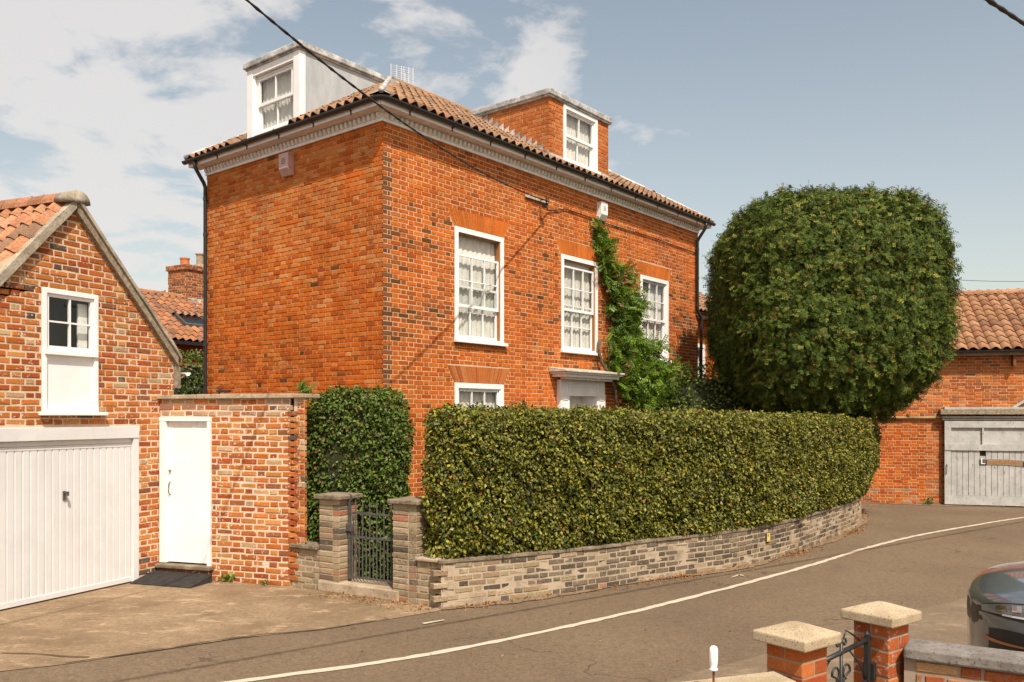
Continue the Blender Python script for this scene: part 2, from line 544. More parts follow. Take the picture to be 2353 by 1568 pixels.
class MB:
    def __init__(s):
        s.v = []; s.f = []

    def poly(s, pts):
        i = len(s.v); s.v += [tuple(p) for p in pts]; s.f.append(tuple(range(i, i + len(pts))))
        return s

    def hexa(s, p):
        i = len(s.v); s.v += [tuple(q) for q in p]
        for f in ((0, 3, 2, 1), (4, 5, 6, 7), (0, 1, 5, 4), (1, 2, 6, 5), (2, 3, 7, 6), (3, 0, 4, 7)):
            s.f.append(tuple(i + k for k in f))
        return s

    def box(s, fr, u0, u1, v0, v1, z0, z1):
        return s.hexa([fr.p(u0, v0, z0), fr.p(u1, v0, z0), fr.p(u1, v1, z0), fr.p(u0, v1, z0),
                       fr.p(u0, v0, z1), fr.p(u1, v0, z1), fr.p(u1, v1, z1), fr.p(u0, v1, z1)])

    def sweep(s, rings, closed=False, cap=True):
        n = len(rings[0]); i0 = len(s.v)
        for r in rings: s.v += [tuple(p) for p in r]
        m = len(rings)
        for a in range(m - 1 + (1 if closed else 0)):
            b = (a + 1) % m
            for k in range(n):
                q = (k + 1) % n
                s.f.append((i0 + a * n + k, i0 + a * n + q, i0 + b * n + q, i0 + b * n + k))
        if cap and not closed:
            s.f.append(tuple(i0 + k for k in range(n))[::-1])
            s.f.append(tuple(i0 + (m - 1) * n + k for k in range(n)))
        return s

    def tube(s, pts, r, n=8, r1=None, cap=True):
        P = [Vector(p) for p in pts]
        rings = []
        ref = None
        for i, p in enumerate(P):
            d = (P[min(i + 1, len(P) - 1)] - P[max(i - 1, 0)])
            if d.length < 1e-9: d = Vector((0, 0, 1))
            d.normalize()
            if ref is None: ref = Vector((0, 0, 1)) if abs(d.z) < 0.9 else Vector((1, 0, 0))
            a = d.cross(ref).normalized(); b = d.cross(a).normalized(); ref = -b if False else ref
            rr = r if r1 is None else r + (r1 - r) * i / max(1, len(P) - 1)
            rings.append([p + (a * math.cos(2 * math.pi * k / n) + b * math.sin(2 * math.pi * k / n)) * rr for k in range(n)])
        return s.sweep(rings, cap=cap)

    def lathe(s, c, prof, n=14, axis=None):
        rings = [[(c[0] + r * math.cos(2 * math.pi * k / n), c[1] + r * math.sin(2 * math.pi * k / n), c[2] + z) for k in range(n)] for r, z in prof]
        return s.sweep(rings)

    def build(s, name, m, parent=None, smooth=False, bevel=0.0):
        me = bpy.data.meshes.new(name)
        me.from_pydata(s.v, [], s.f); me.update()
        me.materials.append(m)
        if smooth:
            me.polygons.foreach_set('use_smooth', [True] * len(me.polygons))
        o = bpy.data.objects.new(name, me)
        link(o, parent)
        if bevel:
            md = o.modifiers.new('bevel', 'BEVEL'); md.width = bevel; md.segments = 2; md.limit_method = 'ANGLE'
        return o


def fast_mesh(name, V, Fq, mat, colors=None, attr='bcol', parent=None, smooth=False):
    """V (n,3), Fq (m,k) constant-size faces"""
    V = np.asarray(V, np.float32); Fq = np.asarray(Fq, np.int32)
    me = bpy.data.meshes.new(name)
    me.vertices.add(len(V)); me.vertices.foreach_set('co', V.ravel())
    k = Fq.shape[1]
    me.loops.add(Fq.size); me.loops.foreach_set('vertex_index', Fq.ravel())
    me.polygons.add(len(Fq))
    me.polygons.foreach_set('loop_start', np.arange(0, Fq.size, k, dtype=np.int32))
    me.polygons.foreach_set('use_smooth', np.full(len(Fq), smooth))
    me.update(calc_edges=True)
    if colors is not None:
        a = me.attributes.new(attr, 'FLOAT_COLOR', 'POINT')
        c = np.ones((len(V), 4), np.float32); c[:, :3] = colors
        a.data.foreach_set('color', c.ravel())
    me.materials.append(mat)
    o = bpy.data.objects.new(name, me)
    return link(o, parent)


# ---- pieces (bricks, tiles): the largest in the photo as objects, the rest joined
FPX = 1976 / 2353 * 1024


def seen_area(c, ax, dims):
    x, y, z = c
    if y < 0.5: return 0
    px = FPX * x / y; pz = FPX * (z - EYE) / y - 171 / 2353 * 1024
    if abs(px) > 520 or abs(pz) > 345: return 0
    view = Vector((x, y, z - EYE)); d = view.length; view.normalize()
    cosn = max(0.02, -view.dot(Vector(ax[1])))
    return dims[0] * dims[2] * cosn / (d * d)


BRICK_F = [(0, 1, 2, 3), (4, 5, 1, 0), (5, 6, 2, 1), (6, 7, 3, 2), (7, 4, 0, 3), (8, 9, 5, 4), (9, 10, 6, 5), (10, 11, 7, 6), (11, 8, 4, 7)]


def brick_verts(l, d, h, ch, jit, rng):
    a, b = l / 2, h / 2
    V = []
    for (x, z) in ((-a + ch, -b + ch), (a - ch, -b + ch), (a - ch, b - ch), (-a + ch, b - ch)):
        V.append((x + rng.uniform(-jit, jit), d / 2 + rng.uniform(-jit, jit) * 0.6, z + rng.uniform(-jit, jit)))
    for (x, z) in ((-a, -b), (a, -b), (a, b), (-a, b)):
        V.append((x + rng.uniform(-jit, jit) * 0.7, d / 2 - ch, z + rng.uniform(-jit, jit) * 0.7))
    for (x, z) in ((-a, -b), (a, -b), (a, b), (-a, b)):
        V.append((x, -d / 2, z))
    return np.array(V)


class Pieces:
    """collects (centre, axes e/n/up, dims, colour); lay() makes the objects"""
    def __init__(s, name, mat, ch=0.004, jit=0.0015, limit=298, seen=None):
        s.name, s.mat, s.ch, s.jit, s.limit = name, mat, ch, jit, limit
        s.items = []; s.cache = {}; s.seen = seen

    def add(s, c, e, n, up, dims, colr):
        s.items.append((c, (e, n, up), dims, colr))

    def mesh(s, dims, var):
        key = (round(dims[0] / 0.005), round(dims[1], 3), round(dims[2] / 0.003), var)
        if key not in s.cache:
            rng = random.Random(hash(key))
            V = brick_verts(dims[0], dims[1], dims[2], s.ch, s.jit, rng)
            me = bpy.data.meshes.new(s.name)
            me.from_pydata([tuple(v) for v in V], [], BRICK_F); me.update()
            me.materials.append(s.mat)
            s.cache[key] = me
        return s.cache[key]

    def lay(s, parent, rest_name='brickwork'):
        sc = []
        for i, (c, ax, dims, colr) in enumerate(s.items):
            a = seen_area(c, ax, dims)
            if s.seen and not s.seen(c): a = 0
            sc.append((a, i))
        sc.sort(reverse=True)
        pick = {i for a, i in sc[:s.limit] if a > 0}
        rng = random.Random(5)
        V = []; Fq = []; C = []
        for i, (c, ax, dims, colr) in enumerate(s.items):
            if i in pick:
                o = bpy.data.objects.new(s.name, s.mesh(dims, rng.randrange(4)))
                m = Matrix.Identity(4)
                for k in range(3):
                    for r_ in range(3): m[r_][k] = ax[k][r_]
                m.translation = Vector(c)
                o.matrix_basis = m
                o.color = (*colr, 1)
                link(o, parent)
            else:
                lv = brick_verts(dims[0], dims[1], dims[2], s.ch, s.jit, rng)
                M = np.array([ax[0], ax[1], ax[2]])
                i0 = len(V) * 12
                V.append(lv @ M + np.array(c)); C.append(np.tile(colr, (12, 1)))
                Fq += [tuple(i0 + k for k in f) for f in BRICK_F]
        if V:
            o = fast_mesh(rest_name, np.concatenate(V), Fq, s.mat, np.concatenate(C), 'bcol', parent)
            o.color = (0, 0, 0, 1)
            o['kind'] = 'stuff'


def pal(rng, colors, jit=0.12):
    t = rng.random() * sum(w for w, c in colors)
    for w, c in colors:
        t -= w
        if t <= 0: break
    k = 1 + rng.uniform(-jit, jit)
    return tuple(max(0.004, x * k * (1 + rng.uniform(-0.04, 0.04))) for x in c)


def warm(pl, g=(1.16, 1.02, 0.62)):
    return [(w, tuple(min(0.8, a * b) for a, b in zip(c, g))) for w, c in pl]


def calm(pl, k):
    W = sum(w for w, c in pl); m = [sum(w * c[i] for w, c in pl) / W for i in range(3)]
    return [(w, tuple(a + (b - a) * k for a, b in zip(c, m))) for w, c in pl]


def free_runs(u0, u1, blocks):
    runs = [(u0, u1)]
    for a, b in blocks:
        nr = []
        for x, y in runs:
            if b <= x or a >= y: nr.append((x, y)); continue
            if a > x: nr.append((x, a))
            if b < y: nr.append((b, y))
        runs = nr
    return runs


QD = 0.014


def lay_wall(pc, fr, u0, u1, z0, z1, course, joint, S, H, openings, colf, depth=0.05, quoin=None, top=None, jitd=0.002, rough=0.0, seed=1, wob=0.0):
    """Flemish bond.  openings: functions z -> (a,b) or None.  quoin: 0/1 which courses start with the stretcher."""
    rng = random.Random(seed)
    nc = int(round((z1 - z0) / course))
    for k in range(nc):
        zc = z0 + (k + 0.5) * course
        blocks = []
        for op in openings:
            r_ = op(zc)
            if r_: blocks.append((r_[0] - joint * 0.5, r_[1] + joint * 0.5))
        a, b = u0, u1
        if top:
            zt = zc + course * 0.5
            a, b = top(zt)
            if b - a < 0.04: continue
            a = max(a, u0); b = min(b, u1)
        seq = []
        par = k % 2
        if quoin is None:
            u = u0 - rng.uniform(0, 0.02) - (0 if par else (S + joint) * 0.5 + (H + joint) * 0.5) ; st = True
        elif par == quoin:
            u = u0; st = True
        else:
            seq.append((u0 + QD, u0 + H))
            seq.append((u0 + H + joint, u0 + H + joint + 0.05)); u = u0 + H + joint + 0.05 + joint; st = True
            a = max(a, u0 + QD)
        while u < u1:
            l = S if st else H
            seq.append((u, u + l)); u += l + joint; st = not st
        runs = free_runs(a, b, blocks)
        for (x, y) in seq:
            for (p, q) in runs:
                s0, s1 = max(x, p), min(y, q)
                if s1 - s0 < 0.028: continue
                uc = (s0 + s1) / 2
                e, n = fr.basis(uc)
                first = quoin is not None and par == quoin and x == u0
                dp = QD - 0.001 if first else depth
                dv = rng.uniform(-jitd, jitd)
                ln = s1 - s0 - rng.uniform(0, rough); hh = course - joint - rng.uniform(0, rough * 0.7)
                if first: dv = 0; ln = s1 - s0
                c = fr.p(uc, dv - dp / 2, zc + rng.uniform(-rough, rough) * 0.35 + wob * math.sin(uc * 2.1 + 1))
                tilt = rng.uniform(-1, 1) * rough * 2.0
                N3 = Vector((n[0], n[1], 0)); U3 = Vector((-tilt * e[0], -tilt * e[1], 1)).normalized()
                E3 = N3.cross(U3).normalized(); U3 = E3.cross(N3)
                pc.add(c, tuple(E3), tuple(N3), tuple(U3), (ln, dp, hh), colf(uc, zc, rng, (y - x) < S * 0.8))


def backing(fr, u0, u1, z0, z1, rects, v, m, name, parent, top=None, extra=(), du=None):
    us = sorted(set([u0, u1] + [x for r_ in rects for x in r_[:2] if u0 < x < u1] + [x for x in extra]))
    if du:
        us = sorted(set(us + list(np.arange(u0, u1, du))))
    zs = sorted(set([z0, z1] + [x for r_ in rects for x in r_[2:] if z0 < x < z1]))
    mb = MB()
    for i in range(len(us) - 1):
        a, b = us[i], us[i + 1]
        if b - a < 1e-5: continue
        for j in range(len(zs) - 1):
            lo, hi = zs[j], zs[j + 1]
            cu, cz = (a + b) / 2, (lo + hi) / 2
            if any(r_[0] < cu < r_[1] and r_[2] < cz < r_[3] for r_ in rects): continue
            ta = tb = hi
            if top:
                ta, tb = min(hi, top(a)), min(hi, top(b))
                if ta <= lo and tb <= lo: continue
                ta = max(ta, lo); tb = max(tb, lo)
            mb.poly([fr.p(a, v, lo), fr.p(b, v, lo), fr.p(b, v, tb), fr.p(a, v, ta)])
    return mb.build(name, m, parent)


# ---- foliage
def unit(a):
    return a / np.maximum(1e-9, np.linalg.norm(a, axis=1, keepdims=True))


LEAF_T = (np.array([(0, 0, 0), (0.45, 0.32, 0.06), (1, 0, -0.06), (0.45, -0.32, 0.06)]), [(0, 2, 1), (0, 3, 2)])


def pinnate(n, w, L, term=True):
    V, Fq = [], []
    for i in range(n):
        t = 0.12 + 0.8 * i / max(1, n - 1)
        for sgn in (1, -1):
            b = len(V)
            dx_, dy_ = L * 0.55, L * 0.85 * sgn
            V += [(t, 0, 0), (t + dx_ * 0.5 - w * 0.4, dy_ * 0.5 + w * sgn * 0.3, 0.02), (t + dx_, dy_, -0.06), (t + dx_ * 0.5 + w * 0.5, dy_ * 0.5 - w * sgn * 0.3, 0.02)]
            Fq += [(b, b + 1, b + 2), (b, b + 2, b + 3)]
    return np.array(V), Fq


YEW_T = pinnate(3, 0.26, 0.40)
VINE_T = pinnate(5, 0.17, 0.26)


def foliage(name, P, N, size, palette, mat, parent, tmpl=LEAF_T, droop=0.5, out=0.35, facing=0.8, jit=0.5, seed=3, cl=None):
    r = np.random.RandomState(seed)
    n = len(P)
    N = unit(N)
    t = r.normal(size=(n, 3)) * 0.8 + np.array([0, 0, -droop]) + N * out
    t = unit(t)
    m = N * facing + np.array([0, 0, 0.45]) + r.normal(size=(n, 3)) * jit
    m = m - t * np.sum(m * t, axis=1, keepdims=True)
    m = unit(m)
    w = np.cross(m, t)
    s = size * r.uniform(0.65, 1.3, (n, 1, 1))
    T, TF = tmpl
    V = P[:, None, :] + s * (T[None, :, 0:1] * t[:, None, :] + T[None, :, 1:2] * w[:, None, :] + T[None, :, 2:3] * m[:, None, :])
    k = len(T)
    Fq = (np.arange(n)[:, None, None] * k + np.array(TF)[None]).reshape(-1, 3)
    wts = np.array([x[0] for x in palette], float); wts /= wts.sum()
    idx = r.choice(len(palette), n, p=wts)
    C = np.array([x[1] for x in palette])[idx]
    C = C * r.uniform(0.75, 1.25, (n, 1))
    if cl is not None: C = C * cl[:, None]
    o = fast_mesh(name, V.reshape(-1, 3), Fq, mat, np.repeat(C, k, axis=0), 'lcol', parent)
    o['kind'] = 'stuff'
    return o


def lump(P, f, seed):
    r = np.random.RandomState(seed)
    s = np.zeros(len(P))
    for i in range(18):
        k = r.normal(size=3); k = k / np.linalg.norm(k) * f * r.uniform(0.6, 2.4)
        s += np.sin(P @ k + r.uniform(0, 6.28) + 0.8 * np.sin(P[:, 2] * f * 0.7 + i))
    return s / 4.6


# ------------------------------------------------------------------ the setting: ground, road, driveway
def sheet(name, pts, z, m, grid=None):
    mb = MB().poly([(x, y, z) for x, y in pts])
    o = mb.build(name, m)
    o['kind'] = 'structure'
    return o


def ribbon(name, pts, w, z, m, parent=None, wob=0.0, seed=1):
    rng = random.Random(seed)
    c = Curve(pts); mb = MB()
    n = max(2, int(c.L / 0.12)); prev = None
    for i in range(n + 1):
        u = c.L * i / n
        a = c.p(u, w / 2 + rng.uniform(-wob, wob), z); b = c.p(u, -w / 2 + rng.uniform(-wob, wob), z)
        if prev: mb.poly([prev[0], a, b, prev[1]])
        prev = (a, b)
    return mb.build(name, m, parent)


g = MB().poly([(-400, -60, -0.004), (400, -60, -0.004), (400, 900, -0.004), (-400, 900, -0.004)]).build('ground', ground_m)
g['kind'] = 'structure'
road = sheet('road', [(-14, -1), (-4.3, -1), (2.6, -1), (30, 2), (40, 30), (30, 34), (11.5, 24), (6.5, 23.5), (6.9, 17.4), (4.3, 13.3), (0, 10.05), (-0.9, 9.45), (-3.2, 7.85), (-4.3, 7.2), (-14, 3.2)], 0.0, asphalt_m)
drive_pts = [(-9, 5.2), (-5.6, 6.75), (-4.29, 7.21), (-3.86, 7.41), (-3.19, 7.89), (-2.62, 8.3), (-1.91, 8.6), (-1.3, 9.05), (-0.82, 9.42), (-0.7, 9.6), (-0.9, 9.75), (-2.6, 10.9), (-4.6, 11.6), (-9, 13)]
dmb = MB()
dtop = []
for i, (x, y) in enumerate(drive_pts): dtop.append((x, y, 0.006))
dmb.poly(dtop)
drive = dmb.build('driveway', drive_m); drive['kind'] = 'structure'
# a darker repair and the cracked edge in the driveway concrete
crack = ribbon('crack', [(-4.6, 7.75), (-4.25, 7.72), (-4.05, 7.66), (-3.75, 7.62)], 0.035, 0.009, soil, drive, 0.012, 3)
crack['kind'] = 'stuff'
ed = ribbon('crack', [(-3.86, 7.44), (-3.6, 7.62), (-3.19, 7.92), (-2.62, 8.33), (-1.91, 8.63), (-1.3, 9.08)], 0.02, 0.009, soil, drive, 0.014, 4)
ed['kind'] = 'stuff'
pavement = sheet('pavement', [(-1.5, 4.75), (0.1, 6.05), (0.8, 6.52), (1.5, 7.15), (2.12, 7.59), (2.7, 8.10), (3.47, 8.65), (4.2, 9.28), (5.0, 9.84), (6.0, 10.66), (9.0, 12.95), (14, 12), (9, 2), (2.7, -1), (-1.5, -1)], 0.010, pave_m)
ln = ribbon('road_marking', [(-5.2, 5.6), (-3.4, 6.42), (-2.05, 7.02), (-0.69, 7.77), (1.03, 9.14), (2.89, 10.9), (4.4, 12.45), (5.77, 13.95), (7.17, 15.3), (8.9, 16.7), (10.8, 18.1), (14, 20)], 0.085, 0.006, line_m, None, 0.012, 2)
ln['kind'] = 'structure'
for k, (x, y, l, w, a) in enumerate([(-0.92, 8.85, 0.26, 0.045, 0.6), (2.9, 11.35, 0.30, 0.03, 0.9), (3.05, 11.5, 0.05, 0.10, 0.9)]):
    e = (math.cos(a), math.sin(a))
    m_ = ribbon('road_marking', [(x, y), (x + e[0] * l * 0.5, y + e[1] * l * 0.5 + 0.01), (x + e[0] * l, y + e[1] * l)], w, 0.012, line_m, ln, 0.018, 20 + k)
garden = sheet('garden_soil', [(-2.5, 10.95), (-0.95, 10.0), (0, 10.3), (4.2, 13.6), (6.6, 17.6), (6.8, 21.5), (4.7, 21.7), (-2.0, 13.4), (-5.9, 16.4), (-4.7, 11.7)], 0.012, soil)

# ------------------------------------------------------------------ the big brick house
A = R(38.9)
CORNER = (-2.02, 13.4)
FF = Fr(CORNER, (math.sin(A), math.cos(A)))
FL = Mirror(CORNER, (-math.cos(A), math.sin(A)))
LF, LL = 10.7, 4.93
ZT = 6.74
house = thing('brick_house', 'large orange brick house with hipped pantile roof, white sash windows and two dormers', 'house', (0.5, 17.5, 0))
W1 = (1.66, 2.97, 3.46, 5.39); W2 = (4.78, 6.09, 3.46, 5.37); W3 = (7.86, 9.16, 3.46, 5.35)
W0 = (1.66, 2.97, 0.95, 2.71); W4 = (7.86, 9.16, 0.95, 2.71)
DR = (4.80, 6.07, 0.0, 2.95)
rects_f = [W1, W2, W3, W0, W4, DR]


def opener(r_, arch=True):
    ah = 0.305
    def f(z):
        if r_[2] - 0.055 < z < r_[3]: return (r_[0], r_[1])
        if arch and r_[3] <= z < r_[3] + ah:
            k = (z - r_[3]) / ah
            return (r_[0] - 0.02 - 0.17 * k, r_[1] + 0.02 + 0.17 * k)
    return f


HB = [(6, (0.42, 0.105, 0.020)), (5, (0.47, 0.135, 0.028)), (3, (0.34, 0.075, 0.017)), (2, (0.48, 0.155, 0.040)), (0.8, (0.29, 0.060, 0.016)), (0.6, (0.42, 0.17, 0.075))]
HB = calm(warm(HB), 0.30)
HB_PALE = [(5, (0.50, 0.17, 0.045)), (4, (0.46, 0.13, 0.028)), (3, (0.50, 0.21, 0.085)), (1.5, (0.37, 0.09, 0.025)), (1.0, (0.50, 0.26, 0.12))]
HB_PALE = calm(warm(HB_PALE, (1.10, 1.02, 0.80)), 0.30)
HB_DARK = [(4, (0.24, 0.075, 0.025)), (4, (0.32, 0.085, 0.022)), (3, (0.15, 0.058, 0.025)), (2, (0.40, 0.11, 0.025)), (1, (0.10, 0.045, 0.025))]
HB_DARK = warm(HB_DARK, (1.2, 1.1, 0.75))
HB_QUOIN = [(4, (0.18, 0.070, 0.030)), (3, (0.24, 0.085, 0.032)), (2, (0.13, 0.055, 0.028)), (2, (0.33, 0.10, 0.028))]


def house_front(u, z, rng, hd):
    if u < 0.16 and z < 6.4 and rng.random() < 0.85: return pal(rng, HB_QUOIN)
    # sooty middle and lower parts of the front
    d = 0.05 + 0.52 * math.exp(-((z - 4.2) / 1.6) ** 2) * (0.5 + 0.5 * math.sin(u * 1.3 + 0.6)) + (0.35 if u > 6.2 and z < 4.6 else 0)
    if z > 5.6: d *= 0.25
    if z < 3.35 and u < 4.5: d *= 0.2
    if rng.random() < d: return pal(rng, HB_DARK)
    return pal(rng, HB, 0.09)


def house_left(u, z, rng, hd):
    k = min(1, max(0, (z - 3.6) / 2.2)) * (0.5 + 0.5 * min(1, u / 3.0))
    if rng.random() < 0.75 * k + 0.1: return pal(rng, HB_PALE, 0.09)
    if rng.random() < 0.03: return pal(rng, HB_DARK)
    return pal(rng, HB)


hp = Pieces('brick', brick_house, 0.004, 0.0012, 298, seen=lambda c: c[2] > 2.45)
CR, JT = 0.0757, 0.011
lay_wall(hp, FF, 0, LF, 0.0, ZT, CR, JT, 0.219, 0.105, [opener(r_) for r_ in (W1, W2, W3, W0, W4)] + [opener(DR, False)], house_front, quoin=1, jitd=0.003, rough=0.004, seed=21)
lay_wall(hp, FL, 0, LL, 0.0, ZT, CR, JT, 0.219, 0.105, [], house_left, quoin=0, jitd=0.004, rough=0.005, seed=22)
hp.lay(house)
backing(FF, 0.02, LF, 0, ZT + 0.2, rects_f, -0.0055, mortar_house, 'wall', house)
backing(FL, 0.02, LL, 0, ZT + 0.2, [], -0.008, mortarmat('mortar_side', (0.50, 0.29, 0.145), amt=0.3), 'wall', house)
bk = MB()
bk.poly([FF.p(LF, -0.008, 0), FF.p(LF, -LL, 0), FF.p(LF, -LL, ZT + .2), FF.p(LF, -0.008, ZT + .2)])
bk.poly([FF.p(0.05, -LL, 0), FF.p(LF, -LL, 0), FF.p(LF, -LL, ZT + .2), FF.p(0.05, -LL, ZT + .2)])
rear_m = plain('brick_wall_plain', (0.36, 0.10, 0.03), 0.9, 0.2, 8)
bk.build('rear_wall', rear_m, house)
fl_ = MB().poly([FF.p(0.05, -0.1, 3.1), FF.p(LF - .05, -0.1, 3.1), FF.p(LF - .05, -LL + .05, 3.1), FF.p(0.05, -LL + .05, 3.1)])
fl_.build('floor', dark_room, house)


def arch(parent, fr, r_, n=24, cols=None, vis=True):
    rng = random.Random(int(r_[0] * 100 + r_[2]))
    ah = 0.298; z0 = r_[3] + 0.004; z1 = z0 + ah
    a0, a1 = r_[0] - 0.02, r_[1] + 0.02; b0, b1 = a0 - 0.17, a1 + 0.17
    ar = part_empty('flat_arch', parent, fr.p((a0 + a1) / 2, 0, z0))
    MB().hexa([fr.p(a0, -0.06, z0), fr.p(a1, -0.06, z0), fr.p(a1, -0.004, z0), fr.p(a0, -0.004, z0),
               fr.p(b0, -0.06, z1), fr.p(b1, -0.06, z1), fr.p(b1, -0.004, z1), fr.p(b0, -0.004, z1)]).build('mortar', mortar_house, ar)
    j = 0.0055 if r_[2] > 2 else 0.009
    for i in range(n):
        f0, f1 = i / n, (i + 1) / n
        p0, p1 = a0 + (a1 - a0) * f0 + j / 2, a0 + (a1 - a0) * f1 - j / 2
        q0, q1 = b0 + (b1 - b0) * f0 + j / 2, b0 + (b1 - b0) * f1 - j / 2
        dv = rng.uniform(0, 0.002)
        o = MB().hexa([fr.p(p0, -0.055, z0 + j), fr.p(p1, -0.055, z0 + j), fr.p(p1, dv, z0 + j), fr.p(p0, dv, z0 + j),
                       fr.p(q0, -0.055, z1 - j), fr.p(q1, -0.055, z1 - j), fr.p(q1, dv, z1 - j), fr.p(q0, dv, z1 - j)]).build('brick', brick_house, ar)
        c = pal(rng, cols or [(1, (0.58, 0.165, 0.034)), (1, (0.54, 0.145, 0.028))], 0.06)
        o.color = (*c, 1)


for r_ in (W1, W2, W3): arch(house, FF, r_)
arch(house, FF, W0, 26, [(2, (0.44, 0.125, 0.03)), (1, (0.34, 0.09, 0.025)), (1, (0.50, 0.17, 0.05))])


def wavy(fr, u0, u1, z0, z1, v, amp, n, seed):
    rng = random.Random(seed)
    mb = MB(); N = n * 8
    ph = [rng.uniform(0, 6.28) for _ in range(4)]
    top, bot = [], []
    for i in range(N + 1):
        t = i / N; u = u0 + (u1 - u0) * t
        w = amp * (math.sin(t * n * 6.28 + ph[0]) + 0.5 * math.sin(t * n * 2.7 * 6.28 + ph[1]))
        top.append(fr.p(u, v + w * 0.7, z1)); bot.append(fr.p(u + w * 0.2, v + w * 1.2, z0))
    for i in range(N): mb.poly([bot[i], bot[i + 1], top[i + 1], top[i]])
    return mb


def scallop(fr, u0, u1, z1, drop, v, n):
    mb = MB(); N = n * 10; pr = None
    for i in range(N + 1):
        t = i / N; u = u0 + (u1 - u0) * t
        zb = z1 - drop * (0.55 + 0.45 * abs(math.sin(t * n * math.pi)))
        vv = v + 0.02 * math.sin(t * n * 12.56)
        a, b = fr.p(u, vv, zb), fr.p(u, vv, z1)
        if pr: mb.poly([pr[0], a, b, pr[1]])
        pr = (a, b)
    return mb


def sash(par, fr, u0, u1, z0, z1, v, cols, rows, st=0.035, bar=0.018):
    """one sliding sash: rails, stiles and glazing bars in one joinery piece, each pane a piece of its own"""
    mb = MB(); th = 0.035
    mb.box(fr, u0, u0 + st, v - th, v, z0, z1); mb.box(fr, u1 - st, u1, v - th, v, z0, z1)
    mb.box(fr, u0 + st, u1 - st, v - th, v - 0.001, z0, z0 + st * 1.5); mb.box(fr, u0 + st, u1 - st, v - th, v - 0.001, z1 - st, z1)
    gu0, gu1, gz0, gz1 = u0 + st, u1 - st, z0 + st * 1.5, z1 - st
    for i in range(1, cols):
        c = gu0 + (gu1 - gu0) * i / cols
        mb.box(fr, c - bar / 2, c + bar / 2, v - th, v - 0.002, gz0, gz1)
    for j in range(1, rows):
        c = gz0 + (gz1 - gz0) * j / rows
        mb.box(fr, gu0, gu1, v - th, v - 0.003, c - bar / 2, c + bar / 2)
    mb.build('sash', white, par)
    for i in range(cols):
        for j in range(rows):
            a0, a1 = gu0 + (gu1 - gu0) * i / cols, gu0 + (gu1 - gu0) * (i + 1) / cols
            b0, b1 = gz0 + (gz1 - gz0) * j / rows, gz0 + (gz1 - gz0) * (j + 1) / rows
            k = rnd.uniform(-0.002, 0.002); q = v - 0.018
            MB().poly([fr.p(a0, q + k, b0), fr.p(a1, q - k, b0), fr.p(a1, q + k * .5, b1), fr.p(a0, q, b1)]).build('pane', glass_m, par)


def window(parent, fr, r_, cols=3, rows=2, drop=0.0, seed=1, name='window', fw=0.085, v0=0.010, sill=True, liner=False, curtains=True, valance=False, room=0.3):
    u0, u1, z0, z1 = r_
    w = part_empty(name, parent, fr.p((u0 + u1) / 2, 0, z0))
    mb = MB()
    mb.box(fr, u0, u0 + fw, -0.11, v0, z0, z1); mb.box(fr, u1 - fw, u1, -0.11, v0, z0, z1)
    mb.box(fr, u0 + fw, u1 - fw, -0.11, v0 - 0.002, z1 - fw, z1); mb.box(fr, u0 + fw, u1 - fw, -0.11, v0 - 0.002, z0, z0 + 0.035)
    mb.build('frame', white, w)
    bd = MB()   # inner bead
    a0, a1, b0, b1 = u0 + fw, u1 - fw, z0 + 0.035, z1 - fw
    bd.box(fr, a0, a0 + 0.02, -0.10, v0 - 0.022, b0, b1); bd.box(fr, a1 - 0.02, a1, -0.10, v0 - 0.022, b0, b1)
    bd.box(fr, a0 + 0.02, a1 - 0.02, -0.10, v0 - 0.024, b1 - 0.02, b1)
    bd.build('bead', wood_brown if liner else white, w)
    if sill:
        s = MB(); s.box(fr, u0 - 0.03, u1 + 0.05, -0.08, 0.075, z0 - 0.055, z0 - 0.001)
        s.build('sill', white, w, bevel=0.004)
    a0 += 0.021; a1 -= 0.021; b1 -= 0.021
    H = b1 - b0; hs = H * 0.5 + 0.02
    sash(w, fr, a0, a1, b0, b0 + hs, -0.072, cols, rows)
    sash(w, fr, a0, a1, b1 - hs - drop, b1 - drop, -0.030, cols, rows)
    if curtains:
        c = wavy(fr, u0 + 0.02, u1 - 0.02, z0, z1, -0.145, 0.008, 10, seed); c.build('curtain', curtain_m, w)
        if valance:
            scallop(fr, u0 + 0.02, u1 - 0.02, z1, 0.55, -0.19, 3).build('valance', curtain_m, w)
    rb = MB()
    rb.poly([fr.p(u0 - room, -0.6, z0 - room), fr.p(u1 + room, -0.6, z0 - room), fr.p(u1 + room, -0.6, z1 + room), fr.p(u0 - room, -0.6, z1 + room)])
    rb.build('room_wall', dark_room, w)
    return w


window(house, FF, W1, drop=0.34, seed=2, liner=True)
window(house, FF, W2, drop=0.10, seed=3, liner=True)
window(house, FF, W3, drop=0.0, seed=4)
window(house, FF, W0, seed=5, valance=False)
window(house, FF, W4, seed=6, valance=False)

